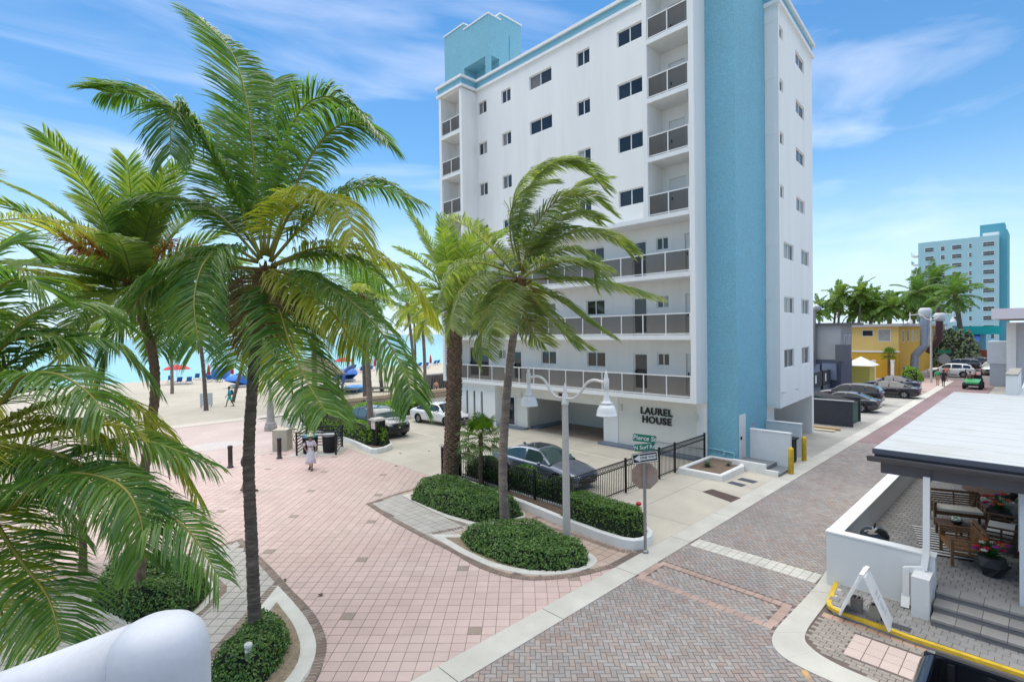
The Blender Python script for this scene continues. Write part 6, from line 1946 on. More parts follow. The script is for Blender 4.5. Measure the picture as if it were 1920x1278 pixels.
car('parked_suv', 'dark navy suv parked nose out beside the bright hedge', 'suv', paint('navy', (0.012, 0.016, 0.026)), (16.75, 29.75, 0.012), R(-90), 4.78, 1.93, rack=True, glass=GLASSG)
car('parked_sedan', 'white sedan parked by the slit windows at the beach end', 'sedan', paint('white', (0.80, 0.80, 0.80), 0.0), (21.6, 29.9, 0.012), R(-82), 4.7, 1.81)
car('parked_sedan', 'blue-grey sedan with sunroof parked behind the black fence', 'sedan', paint('bluegrey', (0.15, 0.18, 0.25), 0.6), (16.25, 15.1, 0.012), R(-90), 4.9, 1.86, sunroof=True, glass=GLASSG)
# lot beyond the apartment house (tails to the road)
car('parked_sedan', 'charcoal sedan with silver wheels beside the dumpster screen', 'sedan', paint('charcoal', (0.045, 0.048, 0.058), 0.6), (46.0, 11.0, 0.012), R(90), 4.7, 1.8)
car('parked_suv', 'black crossover second from the dumpster screen', 'suv', paint('black', (0.012, 0.013, 0.02), 0.5), (50.6, 11.6, 0.012), R(90), 4.6, 1.88)
car('parked_sedan', 'plum black sedan with large alloys, third from the dumpster screen', 'sedan', paint('plum', (0.025, 0.022, 0.032), 0.6), (57.3, 10.3, 0.012), R(90), 4.95, 1.87)
car('parked_sedan', 'dark blue car mostly hidden behind the plum black sedan', 'sedan', paint('midnight', (0.015, 0.02, 0.05), 0.6), (63.5, 11.0, 0.012), R(90), 4.6, 1.85, detail=False)
# far crossing
car('crossing_suv', 'white suv crossing the end of the street', 'suv', paint('white2', (0.78, 0.79, 0.80), 0.0), (84.6, 8.6, 0.012), R(90), 4.5, 1.85, group='cars at the far crossing')
car('parked_suv', 'dark suv parked beyond the crossing behind the white suv', 'suv', paint('dkgrey', (0.03, 0.03, 0.036), 0.5), (98.5, 9.0, 0.012), R(90), 4.7, 1.9, group='cars at the far crossing', detail=False)
car('parked_suv', 'black suv farthest back at the crossing', 'suv', paint('black2', (0.014, 0.014, 0.016), 0.4), (104, 8.0, 0.012), R(90), 5.1, 2.0, group='cars at the far crossing', detail=False)
car('parked_suv', 'silver car facing the camera beside the grey building corner', 'suv', paint('silver', (0.42, 0.44, 0.47), 0.7), (91.0, 5.2, 0.012), R(180), 4.6, 1.85, group='cars at the far crossing', detail=False)

# ---- green utility cart on the road
ut = thing('utility_cart', 'open four-wheel utility cart with green hood coming up the brick road', 'vehicle', (70.0, 5.35, 0.0), R(180))
GRN = mat('cart_green', (0.02, 0.30, 0.07), 0.4, coat=0.5)
MB().add([(1.45, -.55, .75), (1.45, .55, .75), (.35, .66, 1.0), (.35, -.66, 1.0), (1.5, -.5, .58), (1.5, .5, .58)], [(0, 1, 2, 3), (4, 5, 1, 0)]).build('hood', GRN, ut, local=True)
MB().box(-1.4, -.62, .38, 1.42, .62, .60).box(-1.4, -.66, .6, -.35, .66, .95).build('chassis', TRIMB, ut, local=True)
MB().box(1.4, -.6, .36, 1.55, .6, .56).build('bumper', TRIMB, ut, local=True)
MB().box(-.25, -.6, .6, .3, .6, .82).box(-.38, -.6, .8, -.25, .6, 1.35).build('seat', RUBBER, ut, local=True)
for s in (-1, 1):
    MB().tube(spline([(.55, s * .62, .95), (.25, s * .6, 1.75), (-.35, s * .6, 1.85), (-.45, s * .62, .9)], 14), .028, 6).build('roll_bar', TRIMB, ut, local=True)
    MB().ball((1.42, s * .40, .70), .09, 8, 5, (.5, 1.2, .8)).build('headlight', HEADL, ut, local=True)
MB().tube([(.25, -.6, 1.75), (.25, .6, 1.75)], .025, 6).tube([(-.35, -.6, 1.85), (-.35, .6, 1.85)], .025, 6).build('roof_bar', TRIMB, ut, local=True)
for wx in (.98, -.95):
    for s in (-1, 1):
        w = MB().lathe([(.18, -.13), (.29, -.14), (.33, -.08), (.33, .08), (.29, .14), (.18, .13)], 16); w.xform(Matrix.Translation((wx, s * .62, .33)) @ Matrix.Rotation(R(90), 4, 'X')); w.build('wheel', RUBBER, ut, local=True)

# ---- black pickup: open bed reaching into the near right corner
tk = thing('pickup_truck', 'black pickup with open cargo bed cut off by the lower right corner', 'pickup truck', (9.2, -1.5, 0.0), R(-90))
PB = paint('truckblack', (0.018, 0.022, 0.032), 0.5)
LIN = mat('bed_liner', (0.012, 0.012, 0.014), 0.75, fine=0.4, fscale=50)
# +x forward, rear of truck at x = -2.9
def TB(mb, nm, m_, p=tk): return mb.build(nm, m_, p, local=True)
for s in (-1, 1):
    rp = [(-2.78, .60), (-2.80, 1.0), (-2.74, 1.30), (-0.9, 1.32), (-0.9, .60)]
    mb = MB()
    prof = [(.98, .58), (1.0, .80), (.99, 1.05), (.955, 1.22), (.93, 1.315), (.87, 1.335), (.80, 1.325), (.79, 1.28), (.79, .72)]
    xsn = [-2.84, -2.80, -2.72, -2.5, -1.8, -0.92]
    sc_ = [.90, .955, .985, 1.0, 1.0, 1.0]
    for i, x in enumerate(xsn):
        for (y, z) in prof: mb.v.append((x + (.10 if False else 0) - .05 * (1.335 - z) * (i < 2), s * y * (sc_[i] if y > .85 else 1), z - (.03 if i == 0 else 0)))
    n = len(prof)
    for i in range(len(xsn) - 1):
        for k in range(n - 1):
            mb.f.append((i * n + k, i * n + k + 1, (i + 1) * n + k + 1, (i + 1) * n + k)); mb.mi.append(0); mb.sm.append(k < 5)
    mb.f.append(tuple(range(n))); mb.mi.append(0); mb.sm.append(False)
    TB(mb, 'bed_side', PB)
    TB(MB().box(-2.70, s * .80 - .04, 1.325, -0.95, s * .80 + .045, 1.345), 'rail_cap', LIN)
    for k in range(4):
        TB(MB().box(-2.55 + k * .45, s * .745, .75, -2.47 + k * .45, s * .788, 1.26), 'liner_rib', LIN)
    TB(MB().box(-2.83, s * .84 - .07, .82, -2.785, s * .84 + .07, 1.2), 'tail_light', TAILL)
tg = []
mb = MB()
for (x, z, w) in ((-2.86, .62, .78), (-2.90, .95, .785), (-2.88, 1.18, .785), (-2.80, 1.30, .78), (-2.70, 1.315, .775), (-2.68, 1.27, .775), (-2.70, .74, .775)):
    mb.v.extend([(x, -w, z), (x, w, z)])
for k in range(6): mb.f.append((k * 2, k * 2 + 1, k * 2 + 3, k * 2 + 2)); mb.mi.append(0); mb.sm.append(k < 4)
TB(mb, 'tailgate', PB)
TB(MB().box(-2.7, -.78, .66, -.92, .78, .72), 'bed_floor', LIN)
for k in range(9):
    TB(MB().box(-2.62, -.70 + k * .165, .72, -.95, -.62 + k * .165, .735), 'floor_rib', LIN)
TB(MB().box(-.92, -.98, .5, -.86, .98, 1.36), 'front_panel', PB)
TB(MB().bar((-1.6, -.5, .80), (-2.3, .3, .80), .05).bar((-2.0, -.6, .78), (-1.2, .5, .78), .035).bar((-2.2, -.1, .76), (-1.5, .6, .76), .06), 'cargo_bar', ALLOY)
TB(MB().box(-.86, -.95, .45, 1.2, .95, 1.2).box(-.7, -.8, 1.2, .9, .8, 1.85), 'cab', PB)
TB(MB().box(-.712, -.72, 1.3, -.705, .72, 1.75), 'rear_window', GLASSC)
TB(MB().box(-2.98, -.95, .42, -2.84, .95, .60), 'bumper', CHROME)
for wx in (-1.95, 1.5):
    for s in (-1, 1):
        w = MB().lathe([(.22, -.13), (.37, -.14), (.40, -.08), (.40, .08), (.37, .14), (.22, .13)], 20); w.xform(Matrix.Translation((wx, s * .80, .40)) @ Matrix.Rotation(R(90), 4, 'X')); TB(w, 'wheel', RUBBER)
# ================================================================== PATIO HOUSE ON THE RIGHT
ph = thing('patio_house', 'low pale house with broad white flat roof over a walled patio', 'building', (20, 0, 0))
PFZ = 0.58
PALEBL = mat('pale_blue_wall', (0.56, 0.62, 0.66), 0.75, var=0.06, vscale=1.2, bump=0.1)
WALLW = mat('white_patio_wall', (0.70, 0.71, 0.71), 0.75, var=0.06, vscale=1.0, bump=0.15, bscale=50, stain=0.2, stscale=1.2, stcol=(0.55, 0.55, 0.54))
PURPLE = mat('plum_grey_fascia', (0.095, 0.085, 0.095), 0.5, var=0.1)
ROOFW = mat('white_roof_coating', (0.50, 0.515, 0.52), 0.7, var=0.04, vscale=0.5, stain=0.8, stscale=0.7, stcol=(0.42, 0.43, 0.40), stlo=0.50, sthi=0.72)
MB().box(14.30, 1.72, -0.03, 14.52, 3.80, 1.30).box(14.52, 3.52, -0.03, 33.0, 3.80, 1.28).build('patio_wall', WALLW, ph)
MB().box(14.28, 1.70, 1.30, 14.55, 3.82, 1.335).box(14.55, 3.50, 1.28, 33.0, 3.82, 1.315).build('wall_coping', TRIM, ph)
MB().box(14.7, -8, 0.0, 33, 0.42, 3.3).build('house_wall', PALEBL, ph)
for k in range(4):
    window(ph, (15.6 + k * 3.2, 0.425, 0), (1, 0, 0), (0, 1, 0), (0.0, 1.5, 1.4, 2.7), 0.02, 2)
# roof
rf = MB().box(14.50, -9, 3.36, 29.4, 2.88, 3.46)
rfo = rf.build('roof', ROOFW, ph)
for k in range(15):
    MB().box(14.9 + k * 0.98, -9, 3.459, 14.98 + k * 0.98, 2.87, 3.464).build('membrane_lap', ROOFW, rfo)
MB().box(14.50, -9, 3.24, 14.62, 2.85, 3.355).box(14.62, 2.70, 3.24, 29.4, 2.85, 3.355).build('roof_fascia', PURPLE, ph)
MB().box(14.44, -9, 3.36, 14.495, 2.88, 3.475).build('drip_edge', mat('slate_drip_edge', (0.08, 0.09, 0.12), 0.45), ph)
gt = MB()
prof = [(14.46, 3.30), (14.46, 3.20), (14.30, 3.20), (14.22, 3.30), (14.22, 3.335), (14.235, 3.335), (14.24, 3.30), (14.31, 3.215), (14.44, 3.215), (14.44, 3.30)]
for y in (-9, 2.95):
    gt.v.extend([(p[0], y, p[1]) for p in prof])
n_ = len(prof)
for k in range(n_): gt.f.append((k, (k + 1) % n_, n_ + (k + 1) % n_, n_ + k)); gt.mi.append(0); gt.sm.append(False)
gt.f.append(tuple(range(n_, 2 * n_))); gt.mi.append(0); gt.sm.append(False)
gt.build('gutter', PURPLE, ph)
MB().box(14.46, -9, 2.93, 14.6, 2.72, 3.195).build('beam', PURPLE, ph)
MB().box(14.44, 1.80, 2.90, 14.58, 1.95, 3.20).build('downspout_outlet', PURPLE, ph)
dsp = mat('white_downspout', (0.72, 0.72, 0.71), 0.4)
ds = MB().bar((14.40, 1.87, 3.0), (14.26, 1.86, 1.35), 0.12, 0.09, up=(1, 0, 0)).bar((14.26, 1.86, 1.36), (14.20, 1.90, 1.0), 0.12, 0.09, up=(1, 0, 0)).bar((14.20, 1.88, 1.02), (14.15, 2.22, 0.93), 0.12, 0.09, up=(1, 0, 0)).bar((14.15, 2.20, 0.97), (14.13, 2.20, 0.35), 0.12, 0.09, up=(1, 0, 0)).bar((14.13, 2.2, 0.40), (13.98, 2.2, 0.15), 0.15, 0.03, up=(1, 0, 0))
ds.build('downspout', dsp, ph)
MB().box(13.72, 1.74, 0.10, 14.28, 2.05, 0.98).build('stair_pier', WALLW, ph)
# roof upstand at the far end
MB().box(29.4, 0.9, 3.3, 33.5, 1.25, 4.25).build('roof_upstand', WALLW, ph)
MB().box(29.38, 0.88, 4.25, 33.6, 1.27, 4.32).build('upstand_coping', mat('weathered_coping', (0.40, 0.37, 0.32), 0.9, var=0.3, vscale=4), ph)
MB().box(29.4, -9, 3.2, 45, 0.9, 3.40).build('rear_roof', ROOFW, ph)
MB().box(33.02, -9, 0, 44.9, 0.88, 3.2).build('rear_wall', PALEBL, ph)
# raised pavement with yellow edge
pv = struct('raised_pavement', MB().prism([(12.82, -6), (12.78, 1.9), (12.92, 3.3), (13.1, 3.45), (14.4, 3.60), (14.4, -6)], -0.03, 0.108), KERBC)
yk = [(12.78, -6), (12.76, 0.3), (12.74, 1.95), (12.86, 3.25), (12.95, 3.42), (13.12, 3.50), (14.28, 3.64)]
yo = offset_line(yk, -0.10)
ym = MB()
for k in range(len(yk) - 1):
    ym.prism([yk[k], yk[k + 1], yo[k + 1], yo[k]], 0.06, 0.128, bottom=True)
ym.build('yellow_kerb_edge', YELLOW, pv)
it = []
for i in range(8):
    for j in range(34):
        x, y = 12.97 + i * 0.196, -3.2 + j * 0.2 + 0.1 * (i % 2)
        if inpoly(x, y, [(12.9, -6), (12.88, 1.9), (12.98, 3.2), (13.2, 3.4), (14.3, 3.52), (14.3, -6)]): it.append((x, y, 0))
GPV = mat('cool_grey_paver', (0.295, 0.285, 0.275), 0.9, island=0.10, rand=0.10, fine=0.22, var=0.12, vscale=1.0, stain=0.3, stscale=0.8)
pieces(pv, 'pavement_brick', it, 0.188, 0.192, 0.13, 0.03, GPV)
# steps and patio floor
STEPB = mat('dark_grey_step_brick', (0.20, 0.195, 0.20), 0.9, var=0.2, vscale=2.0, fine=0.25)
for k, x in enumerate((13.55, 13.92, 14.30)):
    MB().box(x, -4.5, -0.02, 14.9 + 0.001 * k, 1.70, 0.28 + 0.15 * k - 0.05).build('step_riser', STEPB, ph)
    for j in range(16):
        MB().box(x - 0.02, 1.70 - 0.385 * (j + 1) + 0.008, 0.23 + 0.15 * k, x + 0.38, 1.70 - 0.385 * j, 0.28 + 0.15 * k).build('step_tread', GPV, ph)
pf = struct('patio_floor', MB().box(14.66, 0.40, 0.0, 33, 3.54, PFZ - 0.012), mat('grey_joint', (0.20, 0.195, 0.19), 0.95))
it = []
for i in range(90):
    for j in range(16):
        x, y = 14.78 + i * 0.2, 0.52 + j * 0.2 + 0.1 * (i % 2)
        if y < 3.48: it.append((x, y, 0))
pieces(pf, 'patio_brick', it, 0.192, 0.19, PFZ, 0.02, GPV)

# ---- patio furniture
def tform(o, x, y, z, rz):
    o.location = (x, y, z); o.rotation_euler = (0, 0, rz)
def slat_bench(label, x, y, rz, w=1.15, wood=None, cushion=None, name='patio_bench'):
    """wooden armchair bench; local +y is the way it faces, width along x"""
    wd_ = wood or WOOD
    r_ = thing(name, label, 'bench', (x, y, PFZ), rz, 'slatted patio seats')
    def B(mb, nm, m_=wd_): return mb.build(nm, m_, r_, local=True)
    h = w / 2
    for sx in (-1, 1):
        B(MB().box(sx * h - .03, .25, 0, sx * h + .03, .31, .62), 'leg')
        B(MB().bar((sx * h, -.28, 0), (sx * h, -.36, .86), .06, .06, up=(1, 0, 0)), 'leg')
        B(MB().box(sx * h - .035, -.34, .62, sx * h + .035, .33, .65), 'arm')
        for k in range(3):
            B(MB().box(sx * h - .012, -.3, .30 + k * .1, sx * h + .012, .25, .34 + k * .1), 'arm_slat')
        B(MB().box(sx * h - .015, -.05, .29, sx * h + .015, -.01, .62), 'arm_post')
    for k in range(6):
        B(MB().box(-h + .03, -.28 + k * .1, .37, h - .03, -.20 + k * .1, .395), 'seat_slat')
    B(MB().box(-h + .03, .26, .30, h - .03, .29, .38), 'apron')
    for k in range(6):
        z = .44 + k * .065
        B(MB().bar((-h + .03, -.29 - k * .006, z), (h - .03, -.29 - k * .006, z), .022, .04), 'back_slat')
    B(MB().bar((-h, -.355, .855), (h, -.355, .855), .05, .07), 'top_rail')
    B(MB().bar((0, -.285, .40), (0, -.35, .84), .05, .03, up=(1, 0, 0)), 'back_post')
    if cushion:
        c = MB().box(-h + .06, -.24, .40, h - .06, .26, .47)
        B(c, 'cushion', cushion)
    return r_
slat_bench('nearest wooden slatted seat seen from behind on the striped rug', 16.62, 1.50, R(0 - 90 + 108), 1.05)
slat_bench('wooden slatted seat with cream cushion beyond the coffee table', 19.6, 1.85, R(180 - 70), 1.15, WOODDARK, CUSHION)
STRIPE = mat('black_white_stripe', (0.72, 0.72, 0.70), 0.9)
slat_bench('dark wooden slatted seat with striped cushion against the house wall', 18.35, 0.86, R(0), 1.3, WOODDARK, STRIPE)
tb = thing('coffee_table', 'low slatted wooden coffee table between the patio seats', 'table', (18.05, 1.8, PFZ), R(18))
for sx in (-.36, .36):
    for sy in (-.26, .26):
        MB().box(sx - .03, sy - .03, 0, sx + .03, sy + .03, .40).build('leg', WOODDARK, tb, local=True)
for k in range(9):
    MB().box(-.45 + k * .1, -.32, .40, -.37 + k * .1, .32, .425).build('top_slat', WOODDARK, tb, local=True)
MB().box(-.40, -.02, .385, .40, .02, .40).box(-.40, -.30, .34, .40, -.27, .40).box(-.40, .27, .34, .40, .30, .40).build('apron', WOODDARK, tb, local=True)
bo = thing('succulent_bowl', 'black bowl of pale succulents on the coffee table', 'bowl', (18.1, 1.72, PFZ + .425))
MB().lathe([(.06, 0), (.10, .03), (.15, .12), (.14, .12), (.09, .05)], 14, (18.1, 1.72, PFZ + .425)).build('bowl', BLACKM, bo)
mb = MB()
for k in range(14):
    a = k * 2.4; mb.ball((18.1 + .08 * math.cos(a), 1.72 + .08 * math.sin(a), PFZ + .54 + .02 * (k % 3)), .045, 6, 4)
mb.build('succulents', mat('pale_succulent', (0.42, 0.52, 0.42), 0.7, island=.2), bo)
rt_ = thing('round_table', 'round slatted wooden table at the back of the patio', 'table', (21.3, 1.35, PFZ))
for k in range(11):
    x = -.5 + k * .1; hw = math.sqrt(max(.02, .55 ** 2 - x * x))
    MB().box(21.3 + x - .045, 1.35 - hw, PFZ + .70, 21.3 + x + .045, 1.35 + hw, PFZ + .725).build('top_slat', WOOD, rt_)
for sx in (-.3, .3):
    for sy in (-.3, .3):
        MB().bar((21.3 + sx, 1.35 + sy, PFZ), (21.3 + sx * .6, 1.35 + sy * .6, PFZ + .70), .05).build('leg', WOODDARK, rt_)
slat_bench('wooden slatted chair pulled up to the round table', 22.2, 1.45, R(90), .6, WOOD, CUSHION, 'patio_chair')
rg = thing('striped_rug', 'black and white striped rug under the patio seats', 'rug', (17.7, 1.7, PFZ), R(14))
for k in range(22):
    MB().box(-1.1 + k * .1, -.85, 0.002, -1.0 + k * .1, .80, .010).build('stripe', mat('rug_white', (0.62, 0.62, 0.60), 0.95) if k % 2 else mat('rug_black', (0.02, 0.02, 0.022), 0.95), rg, local=True)
def flower_pot(label, x, y, s, seed):
    rng = random.Random(seed)
    r_ = thing('flower_planter', label, 'planter', (x, y, PFZ), 0, 'patio flower pots')
    pt = MB()
    for (r1_, z) in ((.16, 0), (.30, .24), (.24, .42), (.20, .42)):
        pt.v.extend([(x + s * r1_ * math.cos(R(60 * k + (30 if z == .24 else 0))), y + s * r1_ * math.sin(R(60 * k + (30 if z == .24 else 0))), PFZ + s * z) for k in range(6)])
    for i in range(3):
        for k in range(6):
            pt.f.append((i * 6 + k, i * 6 + (k + 1) % 6, (i + 1) * 6 + (k + 1) % 6, (i + 1) * 6 + k)); pt.mi.append(0); pt.sm.append(False)
    pt.f.append((18, 19, 20, 21, 22, 23)); pt.mi.append(0); pt.sm.append(False)
    pt.build('pot', mat('charcoal_pot', (0.03, 0.032, 0.038), 0.6), r_)
    gm_ = MB()
    for k in range(150):
        a = rng.uniform(0, 6.28); e = rng.uniform(.1, 1.4)
        d = Vector((math.cos(a) * math.cos(e), math.sin(a) * math.cos(e), math.sin(e))); w = d.cross(Vector((0, 0, 1))).normalized() * .014
        p = Vector((x, y, PFZ + s * .42)); l = s * rng.uniform(.25, .5)
        gm_.add([p + d * .05 - w, p + d * .05 + w, p + d * l + Vector((0, 0, -.03))], [(0, 1, 2)], 0, False)
    gm_.build('greenery', leaf_mat('pot_greenery', (0.01, 0.12, 0.03), (0.06, 0.24, 0.05), 0.5, .2), r_)
    cols_ = [(0.6, .01, .03), (0.55, .02, .06), (0.72, .70, .62), (0.35, .02, .30), (0.65, .12, .02)]
    for k in range(16):
        a = rng.uniform(0, 6.28); rr_ = rng.uniform(.08, .34) * s
        c = (x + rr_ * math.cos(a), y + rr_ * math.sin(a), PFZ + s * rng.uniform(.52, .80))
        cc = cols_[(k * 3 + seed) % 5]
        bl_ = MB()
        for q_ in range(5):
            b_ = R(72 * q_)
            bl_.ball((c[0] + .035 * s * math.cos(b_), c[1] + .035 * s * math.sin(b_), c[2] + .01), .035 * s, 6, 4, (1, 1, .6))
        bl_.build('blossom', mat('petal_%d' % ((k * 3 + seed) % 5), cc, 0.6), r_)
flower_pot('charcoal faceted pot of red and white flowers nearest the steps', 16.05, 0.92, 1.05, 1)
flower_pot('charcoal pot of red flowers beside the striped seat', 20.3, 1.0, 1.1, 2)
flower_pot('pot of purple flowers at the far end of the patio', 23.4, 0.95, 1.0, 3)
gr_ = thing('kettle_grill', 'black kettle barbecue just inside the patio wall', 'barbecue', (15.0, 2.95, PFZ))
MB().lathe([(.10, .42), (.22, .47), (.29, .57), (.30, .66)], 22, (15.0, 2.95, PFZ)).build('bowl', mat('black_enamel', (0.008, 0.008, 0.01), 0.15, coat=.6), gr_)
MB().lathe([(.305, .665), (.30, .70), (.25, .80), (.15, .86), (.001, .88)], 22, (15.0, 2.95, PFZ)).build('lid', MATS['black_enamel'], gr_)
MB().tube(spline([(14.93, 2.95, PFZ + .87), (14.95, 2.95, PFZ + .94), (15.05, 2.95, PFZ + .94), (15.07, 2.95, PFZ + .87)], 8), .012, 6).build('handle', BLACKM, gr_)
for a in (0, 2.1, 4.2):
    MB().bar((15.0 + .1 * math.cos(a), 2.95 + .1 * math.sin(a), PFZ + .45), (15.0 + .28 * math.cos(a), 2.95 + .28 * math.sin(a), PFZ), .02).build('leg', BLACKM, gr_)
# ---- A-frame sign with two concrete blocks
af = thing('sandwich_board', 'white plastic A-frame sandwich board on the pavement by the yellow kerb', 'sign', (12.95, 2.7, 0.13))
top = Vector((13.0, 2.74, 1.08))
PLW = mat('white_plastic', (0.74, 0.74, 0.74), 0.4)
for s, fy in ((1, 3.16), (-1, 2.28)):
    mb = MB()
    t = top + Vector((0, s * .03, 0)); f = Vector((12.97, fy, .13))
    hw = Vector((.30, .03, 0))
    nrm = Vector((0, s, .35)).normalized() * .02
    vs_ = [f - hw - nrm, f + hw - nrm, t + hw * .92 - nrm, t - hw * .92 - nrm, f - hw + nrm, f + hw + nrm, t + hw * .92 + nrm, t - hw * .92 + nrm]
    mb.add(vs_, [(0, 1, 2, 3), (7, 6, 5, 4), (0, 4, 5, 1), (1, 5, 6, 2), (2, 6, 7, 3), (3, 7, 4, 0)])
    o = mb.build('panel', PLW, af)
    pm = MB()
    for k, (u, v, w, h, ci) in enumerate(((.5, .62, .5, .05, 0), (.5, .52, .36, .04, 0), (.42, .38, .3, .16, 1), (.5, .24, .5, .03, 0))):
        def PT(a, b): return f + hw * (2 * a - 1) * .95 + (t - f) * b + nrm * 1.15
        pm.add([PT(u - w / 2, v - h / 2), PT(u + w / 2, v - h / 2), PT(u + w / 2, v + h / 2), PT(u - w / 2, v + h / 2)], [(0, 1, 2, 3)], ci)
    pm.build('faded_print', [mat('faded_grey_ink', (0.35, 0.37, 0.42), 0.6, var=.6, vscale=30, col2=(.7, .7, .7)), mat('faded_blue_ink', (0.35, 0.45, 0.58), 0.6, var=.6, vscale=20, col2=(.7, .7, .7))], o)
MB().box(12.72, 2.70, 1.05, 13.28, 2.78, 1.12).build('hinge', PLW, af)
BLK = mat('concrete_block', (0.34, 0.32, 0.28), 0.95, fine=.3, fscale=60)
for (x, y, lb) in ((13.22, 2.93, 'hollow concrete block under the A-frame board, nearer the road'), (13.10, 2.56, 'hollow concrete block under the A-frame board, nearer the steps')):
    r_ = MB().box(x - .10, y - .10, .13, x - .07, y + .10, .40).box(x + .07, y - .10, .13, x + .10, y + .10, .40).box(x - .07, y - .10, .13, x + .07, y - .07, .40).box(x - .07, y + .07, .13, x + .07, y + .10, .40).box(x - .07, y - .015, .13, x + .07, y + .015, .39).build('concrete_block', BLK)
    tag(r_, lb, 'block', 'blocks under the A-frame')
tag(MB().box(12.92, 1.95, 0.131, 13.12, 2.30, 0.137).build('pavement_plate', mat('dark_mat', (0.07, 0.07, 0.08), 0.95)), 'small dark grey plate set in the pavement by the A-frame', 'plate')
# ================================================================== BACKGROUND ALONG THE STREET
def simple_house(name, label, x0, x1, y0, y1, z, wallm, roofm, ov=0.3, rt_=0.3):
    r_ = thing(name, label, 'building', ((x0 + x1) / 2, (y0 + y1) / 2, 0))
    MB().box(x0, y0, -0.03, x1, y1, z).build('wall', wallm, r_)
    MB().box(x0 - ov, y0 - ov, z, x1 + ov, y1 + ov, z + rt_).build('roof', roofm, r_)
    return r_
GREYB = mat('grey_house_wall', (0.36, 0.37, 0.39), 0.8, var=0.1, vscale=.4)
NAVYB = mat('slate_blue_wall', (0.085, 0.10, 0.15), 0.8, var=0.1, vscale=.6)
ROOFG = mat('flat_roof_edge', (0.42, 0.40, 0.38), 0.8)
ROOFD = mat('dark_flat_roof', (0.10, 0.10, 0.11), 0.8)
gh_ = thing('grey_house', 'grey and slate-blue flat-roofed house behind the dumpster screen', 'building', (64, 17, 0))
MB().box(62.0, 15.06, 3.0, 66.3, 24, 6.6).build('upper_wall', GREYB, gh_)
MB().box(62.0, 15.05, -0.03, 66.3, 24, 2.998).build('lower_wall', NAVYB, gh_)
MB().box(61.7, 14.2, 6.6, 67.5, 24.2, 6.85).build('roof', ROOFD, gh_)
for x in (63.2, 64.9):
    window(gh_, (x, 15.045, 0), (1, 0, 0), (0, -1, 0), (0, .7, 4.4, 5.6), 0.01, 1)
for (y0, y1, z0, z1, nm) in ((15.4, 16.7, .9, 2.6, 'service_cabinet'), (16.9, 18.2, 1.2, 2.5, 'service_cabinet')):
    MB().box(61.5, y0, z0, 61.998, y1, z1).build(nm, mat('blue_grey_cabinet', (0.16, 0.19, 0.28), 0.6), gh_)
MB().box(60.9, 14.2, 2.9, 62.2, 15.3, 4.6).build('air_conditioner', mat('dark_ac_unit', (0.09, 0.10, 0.12), 0.7), gh_)
MB().tube([(61.6, 17.6, 2.4), (61.6, 17.6, 8.2), (61.6, 17.2, 8.6), (61.6, 16.9, 8.3)], 0.34, 12).build('duct', mat('galv_duct', (0.38, 0.41, 0.44), 0.45, metal=.5), gh_)

# yellow building
YEL = mat('yellow_wall', (0.72, 0.50, 0.17), 0.8, var=0.08, vscale=.4)
YEL2 = mat('ochre_wall', (0.66, 0.37, 0.035), 0.8, var=0.1, vscale=.4)
yb = thing('yellow_building', 'two-tone yellow building with flat roof and tall ducts at the street end', 'building', (90, 16, 0))
mb = MB()
yw = [(17.9 - 16.6, 17.9 - 15.4, 5.2, 6.0), (17.9 - 14.9, 17.9 - 13.6, 4.55, 6.1)]
panel((78, 17.9, 0), (0, -1, 0), (-1, 0, 0), 17.9 - 12.8, 3.4, 6.4, yw, 0.1, mb)
mb.build('upper_wall', YEL, yb)
for h in yw: window(yb, (78, 17.9, 0), (0, -1, 0), (-1, 0, 0), h, 0.1, 1)
MB().box(78.0, 12.8, -0.03, 78.4, 17.9, 3.2).build('lower_wall', YEL2, yb)
MB().box(77.93, 12.75, 3.2, 78.4, 17.9, 3.4).build('string_course', TRIM, yb)
MB().box(78.25, 12.80, -0.03, 118, 22, 6.4).build('street_wall', YEL2, yb)
MB().box(77.5, 12.4, 6.4, 118.5, 22, 6.75).build('roof', ROOFG, yb)
for k in range(11):
    window(yb, (80 + k * 3.3, 12.795, 0), (1, 0, 0), (0, -1, 0), (0, 1.0, 4.4, 5.9), 0.01, 1)
DUCT = mat('blue_grey_duct', (0.30, 0.34, 0.42), 0.4, metal=.5, var=.2)
MB().tube([(80, 11.6, 1.0), (80, 11.5, 2.8), (80, 10.6, 4.0), (80, 10.5, 7.6)], .45, 12, smooth=False).build('duct', DUCT, yb)
MB().lathe([(.5, 7.4), (.6, 7.7), (.68, 8.1), (.64, 8.4), (.45, 8.6)], 14, (80, 10.5, 0)).build('duct_fan', mat('pale_fan_cowl', (.5, .53, .56), .6), yb)
MB().tube([(83, 10.6, 3.0), (83, 9.9, 4.2), (83, 9.5, 5.0), (83, 9.5, 7.2)], .38, 12, smooth=False).build('duct', mat('maroon_duct', (0.06, 0.02, 0.025), .5), yb)
MB().lathe([(.42, 7.0), (.52, 7.3), (.58, 7.7), (.4, 8.0)], 14, (83, 9.5, 0)).build('duct_fan', MATS['pale_fan_cowl'], yb)
